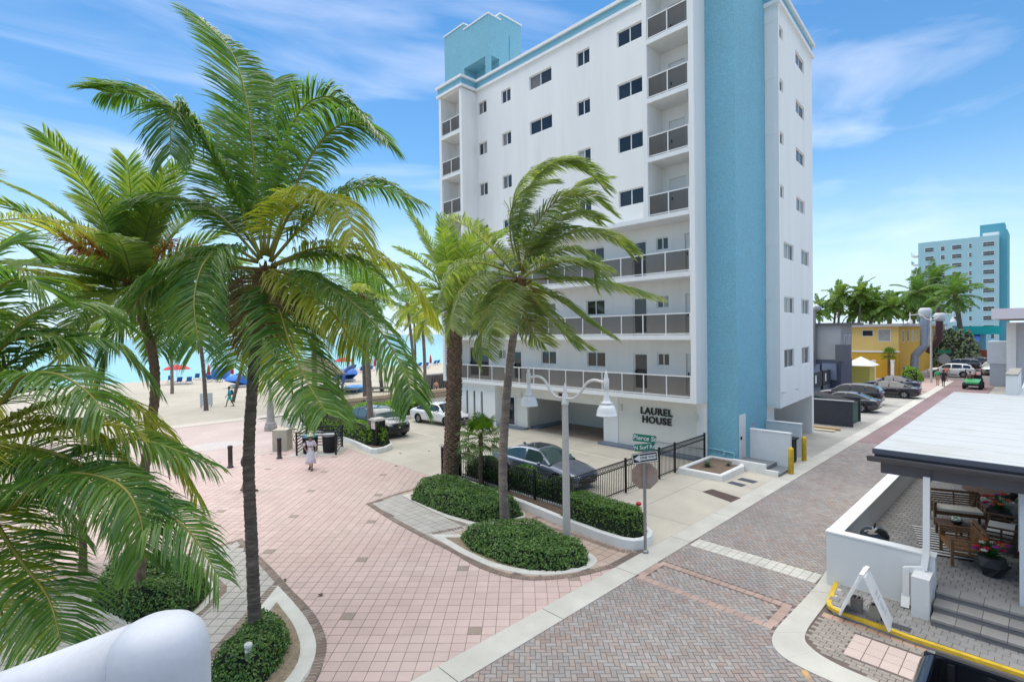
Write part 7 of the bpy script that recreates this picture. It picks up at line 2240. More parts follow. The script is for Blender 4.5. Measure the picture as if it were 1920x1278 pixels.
# little kiosk
ki_ = thing('kiosk', 'small lime green kiosk with white hipped metal roof', 'kiosk', (70.2, 15, 0))
MB().box(69.2, 14.0, -.03, 71.6, 16.2, 2.0).build('wall', mat('lime_boards', (0.55, 0.52, 0.12), .7, var=.1), ki_)
for k in range(5): MB().box(69.17, 14.0, .4 + k * .32, 69.2, 16.2, .42 + k * .32).build('board_joint', mat('lime_shadow', (0.35, 0.33, 0.06), .8), ki_)
MB().add([(68.8, 13.6, 2.0), (72, 13.6, 2.0), (72, 16.6, 2.0), (68.8, 16.6, 2.0), (70.4, 15.1, 3.0)], [(0, 1, 4), (1, 2, 4), (2, 3, 4), (3, 0, 4), (3, 2, 1, 0)]).build('roof', mat('white_metal_roof', (0.72, 0.72, 0.70), .5), ki_)
for (x, y, lb) in ((74.2, 14.6, 'white gate post right of the kiosk'), (75.0, 12.9, 'white gate post before the yellow wall')):
    tag(MB().box(x - .15, y - .15, -.02, x + .15, y + .15, 2.3).box(x - .2, y - .2, 2.3, x + .2, y + .2, 2.4).build('gate_post', TRIM), lb, 'post', 'white gate posts')
fan_palm('street_fan_palm', 'small curved palm standing in front of the yellow wall', (76.8, 13.6, 0), 3.0, 1.2, 23, 20, trunk_r=.12)
# dumpster screen with dumpster
dm = thing('dumpster_screen', 'dark slate board enclosure around the dumpster', 'enclosure', (39, 10, 0))
SLW = mat('slate_boards', (0.045, 0.05, 0.065), .7, var=.15, vscale=3)
MB().box(38.1, 8.62, -.03, 38.25, 11.6, 1.62).build('front_board', SLW, dm)
MB().box(40.9, 8.82, -.03, 41.05, 11.6, 1.62).build('back_board', SLW, dm)
MB().box(38.25, 11.45, -.03, 40.9, 11.6, 1.62).build('side_board', SLW, dm)
MB().box(38.05, 8.58, 1.62, 38.3, 11.62, 1.67).build('coping', mat('pale_coping', (0.4, .4, .4), .7), dm)
dp = thing('dumpster', 'green steel dumpster with black lids inside the slate enclosure', 'dumpster', (39.6, 10.1, 0))
MB().add([(38.5, 8.9, .1), (40.7, 8.9, .1), (40.7, 11.2, .1), (38.5, 11.2, .1), (38.5, 8.9, 1.35), (40.7, 8.9, 1.35), (40.7, 11.2, 1.9), (38.5, 11.2, 1.9)], [(0, 1, 5, 4), (1, 2, 6, 5), (2, 3, 7, 6), (3, 0, 4, 7), (3, 2, 1, 0)]).build('body', mat('dumpster_green', (0.01, .11, .075), .6, var=.2), dp)
MB().add([(38.45, 8.85, 1.36), (40.75, 8.85, 1.36), (40.75, 11.25, 1.92), (38.45, 11.25, 1.92), (39.6, 9.6, 1.72)], [(0, 1, 4), (1, 2, 4), (2, 3, 4), (3, 0, 4)]).build('lid', RUBBER, dp)
lu = thing('timber_stack', 'two sawn planks lying on the ground by the slate enclosure', 'timber', (36.4, 10, 0))
MB().box(36.2, 8.9, .01, 36.5, 12, .16).build('plank', mat('sawn_timber', (0.5, .33, .17), .8), lu)
MB().box(35.5, 9.0, .01, 35.75, 12, .12).build('plank', mat('pale_timber', (0.66, .58, .46), .8), lu)
# slate fence behind the cars
MB_ = MB()
sf = thing('boundary_fence', 'dark slat fence with white logo panels behind the parked cars', 'fence', (55, 16, 0))
for k in range(5):
    MB().box(46 + k * 3.2, 15.9, .5, 49.1 + k * 3.2, 16.0, 2.0).build('panel', SLW, sf)
    MB().box(46.8 + k * 3.2, 15.88, .9, 47.2 + k * 3.2, 15.898, 1.7).build('white_mark', TRIM, sf)
    MB().box(45.95 + k * 3.2, 15.85, -.02, 46.05 + k * 3.2, 16.05, 2.1).build('post', BLACKM, sf)
MB().box(45.5, 16.05, -.02, 62, 16.3, .8).build('base_wall', mat('weathered_blue_wall', (.25, .28, .33), .9, var=.3), sf)
# pale blue apartment tower far away
tw = thing('apartment_tower', 'distant pale blue apartment tower with rows of windows and side balconies', 'building', (205, 19, 0))
TWB = mat('pale_blue_tower', (0.36, 0.56, 0.62), .8, var=.05, vscale=.05)
MB().box(200, 9.9, -.03, 215, 27.9, 31.9).build('wall', TWB, tw)
MB().box(203, 8.3, -.03, 216, 9.88, 33.6).build('stair_wall', mat('deep_teal_tower', (0.10, .36, .45), .8), tw)
MB().box(205, 8.9, 31.9, 212, 14.2, 35.8).build('roof_house', MATS['deep_teal_tower'], tw)
MB().box(203.5, 9.95, 31.9, 204.9, 13.5, 33.2).build('roof_house', TRIM, tw)
for f_ in range(11):
    z = 29.0 - f_ * 2.62
    for (y, w) in ((25.2, 1.9), (22.1, .9), (18.9, 2.0), (15.9, .55), (12.0, 2.2)):
        n = 2 if w > 1.5 else 1
        for k in range(n):
            yy = y + (k - (n - 1) / 2) * (w / 2 + .12)
            ww = w / n
            wo = MB().box(199.93, yy - ww / 2 - .1, z - .1, 200.0, yy + ww / 2 + .1, z + 1.2).build('window', FRAME, tw)
            for q_ in range(2):
                MB().box(199.90, yy - ww / 2, z + q_ * .6, 199.93, yy + ww / 2, z + q_ * .6 + .48).build('pane', PANE, wo)
    if f_ < 9:
        MB().box(201, 27.9, z - .9, 206, 29.8, z - .7).box(201, 29.7, z - .7, 206, 29.8, z + .3).build('balcony', TRIM, tw)
# mid-distance shops
sh = simple_house('corner_shop', 'low shop with blue awning and turquoise sign beyond the yellow building', 119, 130, 7.5, 15, 5.5, TEALTRIM, ROOFG)
MB().add([(116.5, 8.2, 3.4), (116.5, 12.5, 3.4), (119, 12.5, 4.8), (119, 8.2, 4.8)], [(0, 1, 2, 3)]).build('awning', mat('blue_awning', (.01, .09, .42), .6), sh)
MB().box(118.6, 5.5, 4.9, 118.95, 11.5, 6.3).build('sign_panel', mat('turquoise_sign', (.0, .42, .42), .5), sh)
rw = tag(MB().box(108, 4.5, -.03, 108.4, 11, 2.6).build('brick_wall', mat('red_brick_wall', (.28, .07, .045), .9, var=.2, vscale=2)), 'low red brick wall behind the far parked cars', 'wall')
# house on the right with timber soffit
rh = thing('balcony_house', 'pale grey house with overhanging timber soffit on the right of the street', 'building', (76, 0, 0))
LG = mat('light_grey_wall', (0.52, .56, .61), .8, var=.06)
MB().box(74.5, 3.02, 2.3, 78, 4.6, 4.65).build('balcony_box', LG, rh)
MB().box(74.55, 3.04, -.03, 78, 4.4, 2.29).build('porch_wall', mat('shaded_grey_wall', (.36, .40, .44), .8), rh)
MB().box(72, -12, -.03, 86, 2.95, 6.6).build('wall', LG, rh)
MB().box(71.9, 2.3, .0, 72.0, 3.0, 6.6).build('corner_post', TRIM, rh)
MB().add([(66.5, 3.6, 6.9), (86, 3.6, 6.9), (86, -12, 6.9), (66.5, -12, 6.9)], [(0, 1, 2, 3)]).build('soffit', mat('orange_timber_soffit', (.42, .20, .07), .6, var=.2), rh)
MB().box(66.3, -12, 6.92, 86, 3.8, 7.9).build('roof', mat('pale_mauve_roof', (.62, .58, .62), .7), rh)
for x in (73, 75.5):
    window(rh, (x, 2.955, 0), (1, 0, 0), (0, 1, 0), (0, .9, 3.6, 5.6), .01, 1)
# stop sign back, cone
ss = thing('stop_sign', 'grey octagonal sign back with green street blade by the far crossing', 'sign', (82.4, 8.95, 0))
MB().lathe([(.04, 0), (.04, 3.0)], 8, (82.4, 8.95, 0)).build('post', GREYM, ss)
o_ = MB().prism([(.62 * math.cos(R(22.5 + 45 * k)), .62 * math.sin(R(22.5 + 45 * k))) for k in range(8)], -.01, .01, bottom=True); o_.xform(frame_mat((82.3, 8.95, 2.3), (0, -1, 0), (-1, 0, 0))); o_.build('plate', GREYM, ss)
MB().box(82.38, 8.3, 3.05, 82.42, 9.6, 3.4).build('name_blade', SGREEN, ss)
cn = thing('traffic_cone', 'orange traffic cone at the far crossing', 'cone', (88.5, 6.6, 0))
MB().lathe([(.2, .04), (.03, .75)], 10, (88.5, 6.6, 0)).build('cone', mat('cone_orange', (.75, .12, .02), .5), cn)
MB().box(88.25, 6.35, 0, 88.75, 6.85, .04).build('foot', mat('cone_orange', (.75, .12, .02), .5), cn)
wbn = thing('waste_container', 'teal waste container at the foot of the yellow building', 'bin', (77.2, 11.4, 0))
MB().box(76.6, 10.9, .1, 77.6, 12.1, 1.4).build('body', mat('teal_bin', (.01, .16, .17), .5), wbn)
MB().box(76.5, 10.8, 1.4, 77.7, 12.2, 1.5).build('lid', mat('teal_bin', (.01, .16, .17), .5), wbn)

# ================================================================== BEACH
BLUEC = mat('blue_canvas', (0.02, 0.16, 0.55), .7, rand=.2)
REDC = mat('red_canvas', (0.58, 0.02, 0.035), .7)
WFR = mat('white_lounger_frame', (0.70, .70, .70), .5)
def gz(y):
    return float(np.interp(y, ys, zs))
def lounger_proto():
    r_ = thing('beach_lounger', 'blue beach lounger', 'lounger', (0, 0, 0), 0, 'blue loungers on the sand')
    f = MB().box(-.9, -.36, .30, .9, -.31, .36).box(-.9, .31, .30, .9, .36, .36)
    for x in (-.7, .7):
        for y in (-.33, .33): f.box(x - .03, y - .03, 0, x + .03, y + .03, .3)
    f.build('frame', WFR, r_, local=True)
    MB().box(-.1, -.3, .34, .88, .3, .38).build('seat', BLUEC, r_, local=True)
    MB().add([(-.12, -.3, .36), (-.12, .3, .36), (-.62, .3, 1.0), (-.62, -.3, 1.0), (-.16, -.3, .33), (-.16, .3, .33), (-.66, .3, .97), (-.66, -.3, .97)], [(0, 1, 2, 3), (7, 6, 5, 4), (0, 3, 7, 4), (1, 5, 6, 2), (3, 2, 6, 7)]).build('backrest', BLUEC, r_, local=True)
    return r_
LP = [(15.9, 81.4, 'left lounger of the pair in front of the open red umbrella'), (16.9, 80.6, 'right lounger of the pair in front of the open red umbrella'), (15.9, 86.7, 'lounger half under the open red umbrella'), (19.6, 88.5, 'lounger standing alone left of the furled umbrella'), (20.3, 86.6, 'lounger just right of the left furled umbrella'), (19.7, 82.2, 'left lounger before the far blue cabana'), (20.6, 80.5, 'right lounger before the far blue cabana'), (22.3, 79.4, 'lounger beside the middle furled umbrella'), (23.2, 81.4, 'second lounger beside the middle furled umbrella'),
      (44.6, 88.2, 'back left lounger under the right open umbrella'), (46.7, 88.8, 'back right lounger under the right open umbrella'), (40.2, 80.3, 'front left lounger by the right open umbrella'), (41.6, 79.6, 'front right lounger by the right open umbrella'), (44.0, 81.0, 'left lounger seen between the hanging fronds'), (45.4, 80.0, 'right lounger seen between the hanging fronds'),
      (50.4, 79.9, 'first lounger left of the twin palms'), (51.9, 78.9, 'second lounger at the twin palms'), (54.6, 81.9, 'lounger between the twin palms, farther back'), (52.9, 77.7, 'lounger between the twin palms, nearer'), (55.4, 80.8, 'lounger just right of the twin palms'), (61.1, 86.3, 'farthest lounger but one by the building corner'), (62.8, 87.5, 'farthest lounger by the building corner'),
      (47.5, 84.0, 'lounger behind the hanging fronds near the shore'), (38.2, 84.0, 'lounger by the shore left of the right umbrella')]
pr = lounger_proto()
for i, (x, y, lb) in enumerate(LP):
    o = pr if i == 0 else copy_tree(pr)
    o.location = (x, y, gz(y)); o.rotation_euler = (0, 0, R(75 + 20 * random.random()))
    o['label'] = 'blue ' + lb
def umbrella(x, y, lb, opened=True, s=1.0):
    z = gz(y)
    r_ = thing('beach_umbrella', lb, 'umbrella', (x, y, z), 0, 'red beach umbrellas')
    MB().lathe([(.03, 0), (.03, 2.3)], 8, (x, y, z)).build('pole', WFR, r_)
    if opened:
        MB().lathe([(1.45 * s, 1.95), (1.42 * s, 2.0), (1.0 * s, 2.32), (.45 * s, 2.52), (.03, 2.6)], 10, (x, y, z), smooth=False, cap=False).build('canopy', REDC, r_)
    else:
        MB().lathe([(.16, .75), (.24, .95), (.20, 1.5), (.10, 2.1), (.02, 2.4)], 10, (x, y, z)).build('canopy', REDC, r_)
umbrella(15.9, 82.5, 'open red umbrella on the sand at the far left', s=1.15)
umbrella(29.7, 84.1, 'open red umbrella seen between the main palm fronds')
umbrella(39.0, 80.5, 'open red umbrella right of the thatched hut', s=1.1)
for x, y, lb in ((20.2, 84.5, 'furled red umbrella at the left lounger group'), (23.2, 84, 'furled red umbrella at the middle of the beach'), (27.6, 84.8, 'furled red umbrella just right of the foreground trunk'), (56.9, 81.5, 'furled red umbrella right of the twin palms'), (62.6, 84.5, 'furled red umbrella nearest the building corner'), (45.8, 82.5, 'furled red umbrella among the hanging fronds')):
    umbrella(x, y, lb, False)
def cabana(x, y, lb, rz, s=1.0):
    r_ = thing('beach_cabana', lb, 'cabana', (x, y, gz(y)), rz, 'blue beach cabanas')
    mb = MB()
    n = 9
    for k in range(n):
        a = R(180 - 150 * k / (n - 1))
        for yy in (-1.0, 1.0): mb.v.append((s * (1.0 + 1.35 * math.cos(a)), s * yy, s * (.05 + 1.45 * math.sin(a) ** .8 if math.sin(a) > 0 else .05)))
    for k in range(n - 1): mb.f.append((k * 2, k * 2 + 1, k * 2 + 3, k * 2 + 2)); mb.mi.append(0); mb.sm.append(True)
    mb.build('canopy', BLUEC, r_, local=True)
    for yy in (-1.0, 1.0):
        sd_ = MB().add([mb.v[k * 2 + (0 if yy < 0 else 1)] for k in range(n)], [tuple(range(n))]); sd_.build('side', BLUEC, r_, local=True)
    MB().box(-.3 * s, -.95 * s, .12, 1.5 * s, .95 * s, .32).build('seat', WFR, r_, local=True)
cabana(22.2, 86.5, 'far blue clamshell cabana near the shore', R(60), 1.1)
cabana(20.6, 69.2, 'near blue clamshell cabana left of the foreground trunk', R(-160), 1.0)
cabana(32.0, 66.2, 'large blue clamshell cabana behind the thatched hut', R(-100), 1.15)
# thatched hut
th = thing('thatched_hut', 'thatched beach bar hut with brown counter', 'hut', (22.6, 53.2, .14))
THM = mat('grey_thatch', (0.33, .27, .205), .95, var=.35, vscale=3, bump=1, bscale=9, fine=.6, fscale=12)
MB().lathe([(3.0, 2.25), (2.9, 2.45), (2.0, 3.15), (1.0, 3.85), (.2, 4.3), (.02, 4.35)], 22, (22.6, 53.2, 0)).build('thatch_roof', THM, th)
fr2 = MB()
for k in range(150):
    a = random.uniform(0, 6.28); r__ = 2.95
    c, s_ = math.cos(a), math.sin(a); z_ = 2.38
    fr2.add([(22.6 + c * r__ * .92 - s_ * .1, 53.2 + s_ * r__ * .92 + c * .1, z_ + .1), (22.6 + c * r__ * .92 + s_ * .1, 53.2 + s_ * r__ * .92 - c * .1, z_ + .1), (22.6 + c * (r__ + .2), 53.2 + s_ * (r__ + .2), z_ - random.uniform(.1, .4))], [(0, 1, 2)])
fr2.build('thatch_fringe', THM, th)
for (dx, dy) in ((-1.9, -1.3), (1.9, -1.3), (1.9, 1.3), (-1.9, 1.3)):
    MB().lathe([(.09, 0), (.09, 2.5)], 8, (22.6 + dx, 53.2 + dy, .1)).build('post', WOODDARK, th)
MB().box(20.9, 51.6, .1, 24.3, 52.0, 1.15).box(24.0, 52.0, .1, 24.3, 54.5, 1.15).build('counter', mat('brown_counter', (.13, .06, .04), .7, var=.2), th)
MB().box(20.6, 51.4, 1.15, 24.7, 52.2, 1.22).build('counter_top', mat('dark_counter_top', (.12, .1, .09), .6), th)
# terrace wall, platforms, float, stacked loungers, board
tag(MB().box(16.6, 42.7, -.03, 38, 43.1, .72).build('terrace_wall', mat('peach_rendered_wall', (.58, .43, .30), .85, var=.08)), 'low peach rendered wall along the beach terrace', 'wall')
DKG = mat('grey_wicker', (.12, .115, .11), .8)
for (x, y, lb, s) in ((25.5, 51.6, 'low grey slatted sunbed platform left of the blue float', 1.0), (28.6, 50.4, 'two-tier grey slatted sunbed platform right of the blue float', 1.0)):
    r_ = thing('sunbed_platform', lb, 'platform', (x, y, .14), R(-40), 'grey sunbed platforms')
    for k in range(9): MB().box(-1.1, -.8 + k * .18, .42, 1.1, -.67 + k * .18, .47).build('slat', DKG, r_, local=True)
    fm = MB()
    for sx in (-1, 1):
        for sy in (-.75, .75): fm.box(sx - .06, sy - .06, 0, sx + .06, sy + .06, .42)
    fm.box(-1.1, -.8, .34, 1.1, -.74, .419).box(-1.1, .74, .34, 1.1, .8, .419)
    fm.build('frame', DKG, r_, local=True)
fl_ = thing('inflatable_float', 'round blue inflatable float on the sand', 'float', (27.0, 52.8, .14))
MB().tube([(27.0 + 1.0 * math.cos(R(a)), 52.8 + 1.0 * math.sin(R(a)), .45) for a in range(0, 361, 20)], .35, 10, cap=False).build('ring', mat('light_blue_vinyl', (.01, .22, .58), .35), fl_)
MB().lathe([(.9, .3), (.6, .55), (.001, .6)], 18, (27, 52.8, 0)).build('cushion', MATS['light_blue_vinyl'], fl_)
sn = tag(MB().tube(spline([(26.6, 55.5, .2), (27.0, 56.0, 1.0), (27.6, 56.6, 2.2), (29.0, 57.2, 2.7)], 12), [.12 + .01 * i for i in range(13)], 8).build('wind_flag', mat('navy_nylon', (.02, .05, .3), .6)), 'navy blue feather flag bending behind the blue float', 'flag')
for k in range(9):
    r_ = thing('stacked_lounger', 'grey folded lounger leaning in the stack by the building, %s from the left' % place[k], 'lounger', (32.0 + k * .36, 46.8 + .05 * k, .1), R(20), 'folded loungers by the building')
    MB().add([(-.06, -.5, 0), (.06, -.5, 0), (.5, -.5, 1.75), (.38, -.5, 1.75), (-.06, .5, 0), (.06, .5, 0), (.5, .5, 1.75), (.38, .5, 1.75)], [(0, 1, 2, 3), (7, 6, 5, 4), (0, 4, 5, 1), (1, 5, 6, 2), (2, 6, 7, 3), (3, 7, 4, 0)]).build('panel', DKG, r_, local=True)
    MB().box(.36, -.52, 1.7, .54, .52, 1.8).build('frame', mat('grey_alu', (.3, .3, .31), .5), r_, local=True)
bd = thing('beach_board', 'white board standing in the sand', 'board', (12.2, 52.0, .12))
MB().box(11.7, 51.95, .25, 12.7, 52.0, 1.35).build('panel', mat('pale_board', (.6, .64, .68), .5), bd)
for dx in (-.4, .4): MB().box(12.2 + dx - .04, 52.0, -.02, 12.2 + dx + .04, 52.06, 1.2).build('leg', GREYM, bd)

# ================================================================== PEOPLE
def skin_mesh(name, joints, edges, radii, matl, parent, sub=1):
    me = bpy.data.meshes.new(name)
    keys = list(joints)
    me.from_pydata([joints[k] for k in keys], [(keys.index(a), keys.index(b)) for a, b in edges], [])
    o = bpy.data.objects.new(name + '_tmp', me); C.objects.link(o)
    md = o.modifiers.new('skin', 'SKIN')
    md.use_smooth_shade = True
    sv = me.skin_vertices[0].data
    for i, k in enumerate(keys):
        r__ = radii[k]
        sv[i].radius = (r__, r__) if not isinstance(r__, tuple) else r__
        sv[i].use_root = (i == 0)
    ss_ = o.modifiers.new('sub', 'SUBSURF'); ss_.levels = sub; ss_.render_levels = sub
    bpy.context.view_layer.update()
    m2 = bake(o)
    m2.name = name
    m2.materials.clear(); m2.materials.append(matl)
    ob = bpy.data.objects.new(name, m2); C.objects.link(ob); ob.parent = parent
    return ob
def person(label, loc, heading, h=1.70, stride=.22, skin=(.42, .25, .17), top=(.5, .5, .5), bottom=(.1, .1, .12), hair=(.03, .02, .015), dress=None, hat=None, bag=None, arm=None, seated=False, top_len=1.0, pack=None, hairlong=False):
    """figure facing +x in its own frame"""
    r_ = thing('person', label, 'person', loc, heading, 'people')
    k = h / 1.70
    sk_ = mat('skin_%d' % int(skin[0] * 1000), skin, .55)
    J = {}
    def s(n, x, y, z): J[n] = (x * k, y * k, z * k)
    lift = -.42 if seated else 0
    s('pelvis', 0, 0, .93 + lift); s('waist', .0, 0, 1.06 + lift); s('chest', .015, 0, 1.28 + lift); s('neck', .01, 0, 1.44 + lift); s('jaw', .03, 0, 1.53 + lift); s('head', .025, 0, 1.63 + lift)
    for sd_, n, f in ((1, 'L', 1), (-1, 'R', -1)):
        s('hip' + n, 0, sd_ * .09, .90 + lift)
        if seated:
            s('knee' + n, .42, sd_ * .12, .52); s('ank' + n, .40, sd_ * .11, .09); s('toe' + n, .55, sd_ * .12, .04)
        else:
            s('knee' + n, f * stride * .55 + .03, sd_ * .09, .50); s('ank' + n, f * stride - (.05 if f < 0 else 0), sd_ * .085, .09 + (.03 if f < 0 else 0)); s('toe' + n, f * stride + .15, sd_ * .10, .035)
        s('sho' + n, 0, sd_ * .17, 1.38 + lift)
        if arm and n in arm:
            (e, w) = arm[n]
            s('elb' + n, *e); s('wri' + n, *w)
        else:
            s('elb' + n, -f * stride * .4 - .02, sd_ * .235, 1.12 + lift); s('wri' + n, -f * stride * .55 + .10, sd_ * .245, .89 + lift)
    E_ = [('pelvis', 'waist'), ('waist', 'chest'), ('chest', 'neck'), ('neck', 'jaw'), ('jaw', 'head')]
    rad = dict(pelvis=(.145, .11), waist=(.125, .095), chest=(.15, .105), neck=.055, jaw=.075, head=.088)
    for n in 'LR':
        E_ += [('pelvis', 'hip' + n), ('hip' + n, 'knee' + n), ('knee' + n, 'ank' + n), ('ank' + n, 'toe' + n), ('chest', 'sho' + n), ('sho' + n, 'elb' + n), ('elb' + n, 'wri' + n)]
        rad.update({'hip' + n: .092, 'knee' + n: .056, 'ank' + n: .038, 'toe' + n: .034, 'sho' + n: .055, 'elb' + n: .04, 'wri' + n: .027})
    rad = {a: (tuple(c * k for c in b) if isinstance(b, tuple) else b * k) for a, b in rad.items()}
    body = skin_mesh('body', J, E_, rad, sk_, r_)
    hd = Vector(J['head'])
    # face and ears
    fc = MB().ball(tuple(hd + Vector((.095, 0, -.03)) * k), .018 * k, 6, 4, (1, .8, 1.4))
    for sd_ in (-1, 1): fc.ball(tuple(hd + Vector((0, sd_ * .088, -.03)) * k), .022 * k, 6, 4, (.6, .4, 1.2))
    fc.build('nose_and_ears', sk_, r_, local=True)
    ey = MB()
    for sd_ in (-1, 1): ey.ball(tuple(hd + Vector((.083, sd_ * .033, -.005)) * k), .012 * k, 6, 4)
    ey.build('eye', SBLACK, r_, local=True)
    MB().ball(tuple(hd + Vector((.086, 0, -.075)) * k), .016 * k, 6, 4, (.6, 1.6, .5)).build('mouth', mat('lip', (.3, .1, .09), .5), r_, local=True)
    hm = MB().ball(tuple(hd + Vector((-.014, 0, .028)) * k), .102 * k, 12, 8, (1.02, .98, .96))
    if hairlong: hm.ball(tuple(hd + Vector((-.06, 0, -.10)) * k), .085 * k, 10, 6, (.7, 1.05, 1.6))
    hm.build('hair', mat('hair_%d' % int(hair[0] * 1000), hair, .6), r_, local=True)
    # hands: palm, four fingers and a thumb
    for n, sd_ in (('L', 1), ('R', -1)):
        w = Vector(J['wri' + n]); e = Vector(J['elb' + n]); d = (w - e).normalized()
        side = Vector((1, 0, 0)) - d * d.x
        side = side.normalized() if side.length > .1 else Vector((0, 0, 1))
        hb = MB().tube([w, w + d * .04 * k, w + d * .09 * k], [.026 * k, .038 * k, .034 * k], 6)
        for q_ in range(4):
            o_ = side * (-.024 + .016 * q_) * k; l = (.065, .078, .072, .055)[q_] * k
            p = w + d * .085 * k + o_
            hb.tube([p, p + d * l * .55, p + d * l * .9 - side.cross(d) * .012 * k * sd_], [.0085 * k, .008 * k, .006 * k], 5)
        p = w + d * .03 * k + side * .03 * k
        hb.tube([p, p + (d * .6 + side * .6) * .04 * k, p + (d + side * .4) * .06 * k], [.010 * k, .009 * k, .007 * k], 5)
        hb.build('hand', sk_, r_, local=True)
    def cloth(name, ks, es, grow, col):
        jj = {a: J[a] for a in ks}
        rr_ = {}
        for a in ks:
            b = rad[a]
            rr_[a] = tuple(c + grow * k for c in b) if isinstance(b, tuple) else b + grow * k
        return skin_mesh(name, jj, es, rr_, mat('cloth_%d_%d_%d' % tuple(int(c * 1000) for c in col), col, .85, fine=.1, fscale=80), r_)
    if dress:
        J['cap'] = tuple(Vector(J['neck']) + Vector((0, 0, -.06 * k))); rad['cap'] = .10 * k
        cloth('dress_top', ['waist', 'chest', 'cap', 'shoL', 'elbL', 'shoR', 'elbR'], [('waist', 'chest'), ('chest', 'cap'), ('chest', 'shoL'), ('shoL', 'elbL'), ('chest', 'shoR'), ('shoR', 'elbR')], .022, dress)
        mb = MB()
        n = 28
        prof_ = [(.135, 1.12), (.13, 1.02), (.175, .88), (.20, .70), (.235, .50), (.265, .33), (.255, .33)]
        for (r__, z) in prof_:
            for q_ in range(n):
                a = 2 * math.pi * q_ / n
                fl = 1 + (.10 * math.sin(6 * a) + .06 * math.sin(11 * a + 1)) * max(0, (1.0 - z))
                mb.v.append((r__ * .85 * fl * math.cos(a) * k, r__ * fl * math.sin(a) * k, (z + .02 * math.sin(3 * a) * (z < .4)) * k))
        for i in range(len(prof_) - 1):
            for q_ in range(n): mb.f.append((i * n + q_, i * n + (q_ + 1) % n, (i + 1) * n + (q_ + 1) % n, (i + 1) * n + q_)); mb.mi.append(0); mb.sm.append(True)
        mb.build('skirt', mat('cloth_%d_%d_%d' % tuple(int(c * 1000) for c in dress), dress, .85), r_, local=True)
    else:
        J['cap'] = tuple(Vector(J['neck']) + Vector((0, 0, -.05 * k))); rad['cap'] = .09 * k
        cloth('shirt', ['pelvis', 'waist', 'chest', 'cap', 'shoL', 'elbL', 'shoR', 'elbR'], [('pelvis', 'waist'), ('waist', 'chest'), ('chest', 'cap'), ('chest', 'shoL'), ('shoL', 'elbL'), ('chest', 'shoR'), ('shoR', 'elbR')], .02, top)
        cloth('shorts', ['waist', 'pelvis', 'hipL', 'kneeL', 'hipR', 'kneeR'], [('waist', 'pelvis'), ('pelvis', 'hipL'), ('hipL', 'kneeL'), ('pelvis', 'hipR'), ('hipR', 'kneeR')], .03, bottom)
    fo = MB()
    for n in 'LR':
        a, t = Vector(J['ank' + n]), Vector(J['toe' + n])
        fo.tube([a + Vector((-.05, 0, -.05)) * k, a.lerp(t, .5) + Vector((0, 0, -.01)) * k, t + Vector((.04, 0, 0)) * k], [.045 * k, .048 * k, .03 * k], 8)
    fo.build('shoe', mat('shoe_brown', (.08, .05, .04), .7), r_, local=True)
    if hat:
        MB().lathe([(.20, .02), (.205, .03), (.115, .055), (.105, .13), (.07, .165), (.001, .17)], 18, tuple(hd + Vector((0, 0, .03)) * k)).build('hat', mat('straw_hat', hat, .8), r_, local=True)
    if bag:
        w = Vector(J['wri' + 'L'])
        MB().add([tuple(w + Vector(p) * k) for p in ((-.12, -.03, -.02), (.12, -.03, -.02), (.15, -.05, -.30), (-.15, -.05, -.30), (-.12, .05, -.02), (.12, .05, -.02), (.15, .08, -.30), (-.15, .08, -.30))], [(0, 1, 2, 3), (7, 6, 5, 4), (0, 4, 5, 1), (1, 5, 6, 2), (2, 6, 7, 3), (3, 7, 4, 0)]).build('bag', mat('tote_bag', bag, .8), r_, local=True)
    if pack:
        c = Vector(J['chest'])
        MB().ball(tuple(c + Vector((-.2, 0, -.06)) * k), .19 * k, 10, 8, (.55, .9, 1.25)).build('backpack', mat('backpack_%d' % int(pack[2] * 100), pack, .8), r_, local=True)
    return r_
person('woman in white hat and lilac-white dress walking across the plaza', (9.96, 24.15, 0.0), R(-125), 1.62, .16, (.30, .17, .11), dress=(.66, .62, .70), hat=(.72, .68, .55), bag=(.68, .68, .66), arm={'R': ((-.05, -.36, 1.18), (.10, -.19, 1.0))})
person('man in turquoise shirt and shorts with navy bag walking on the sand', (13.65, 50.4, .12), R(165), 1.78, .26, (.12, .07, .05), top=(.04, .38, .42), bottom=(.10, .50, .48), pack=(.02, .03, .12))
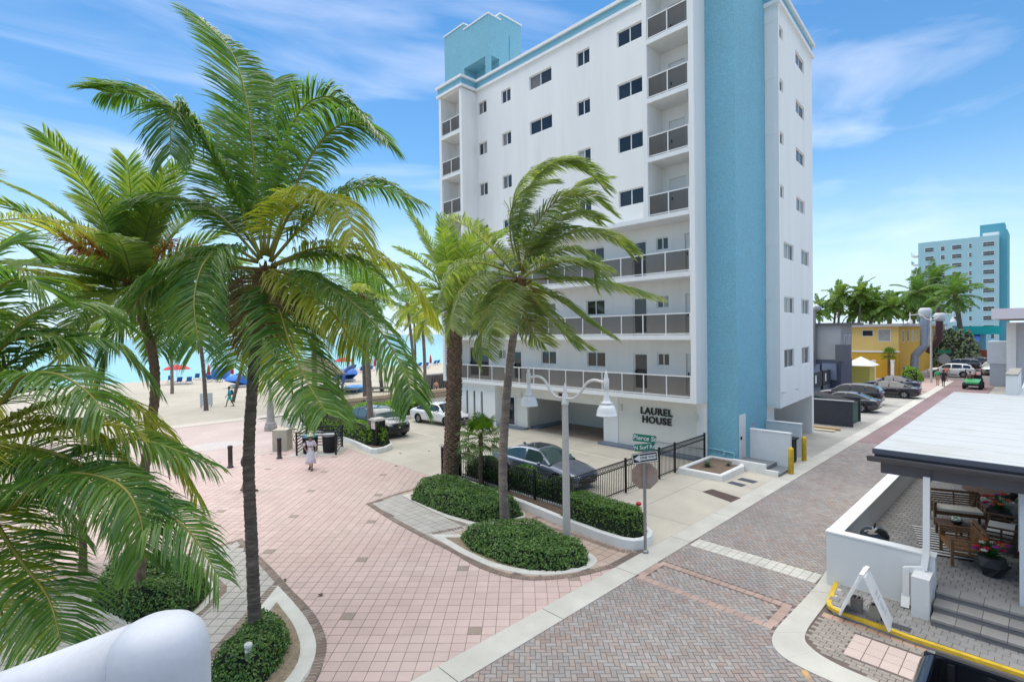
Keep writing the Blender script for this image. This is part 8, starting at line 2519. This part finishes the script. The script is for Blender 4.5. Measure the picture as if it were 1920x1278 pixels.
person('person with red hair and dark pack half hidden behind the foreground trunk', (6.76, 22.66, 0), R(-60), 1.68, .2, top=(.10, .10, .12), bottom=(.05, .05, .07), hair=(.45, .14, .05), pack=(.07, .07, .085), hairlong=True)
person('seated cyclist in white shirt behind the buff stone plinth', (11.35, 30.4, .25), R(150), 1.72, .1, (.3, .12, .08), top=(.65, .62, .66), bottom=(.05, .05, .06), seated=True)
person('pedestrian in green shirt walking at the far crossing', (71.6, 8.35, 0), R(180), 1.72, .2, top=(.03, .36, .16), bottom=(.35, .25, .2))
person('pedestrian in black walking beside the one in green', (70.5, 7.75, 0), R(180), 1.74, .25, (.1, .06, .05), top=(.03, .02, .025), bottom=(.02, .02, .025))
person('pedestrian in orange shirt behind the two walkers', (77.7, 8.25, 0), R(0), 1.7, .2, top=(.55, .2, .12), bottom=(.12, .12, .15))
person('pale sunbather sitting by the terrace wall near the building', (32.0, 44.9, .15), R(-120), 1.7, .1, (.6, .36, .28), top=(.58, .36, .29), bottom=(.05, .05, .08), seated=True)
person('driver in the open green utility cart', (69.95, 5.6, .42), R(180), 1.7, .1, top=(.2, .1, .1), bottom=(.05, .05, .06), seated=True)
# bicycle under the cyclist
by = thing('bicycle', 'dark bicycle ridden behind the buff stone plinth', 'bicycle', (11.35, 30.4, 0), R(150))
for wx in (-.52, .52):
    t_ = MB().tube([(wx + .33 * math.cos(R(a)), 0, .34 + .33 * math.sin(R(a))) for a in range(0, 361, 20)], .018, 6, cap=False); t_.build('wheel', RUBBER, by, local=True)
MB().tube([(-.52, 0, .34), (-.1, 0, .30), (.40, 0, .78), (-.22, 0, .78), (-.1, 0, .30)], .018, 6).tube([(-.52, 0, .34), (-.22, 0, .78), (-.25, 0, .90)], .016, 6).tube([(.52, 0, .34), (.40, 0, .78), (.36, 0, 1.0)], .018, 6).build('frame', BLACKM, by, local=True)
MB().tube([(.30, -.28, 1.02), (.38, 0, 1.0), (.30, .28, 1.02)], .014, 6).build('handlebar', BLACKM, by, local=True)
MB().ball((-.26, 0, .92), .10, 8, 5, (1.3, .7, .35)).build('saddle', RUBBER, by, local=True)
# tidy helper properties
for o in bpy.data.objects:
    if '_o' in o: del o['_o']
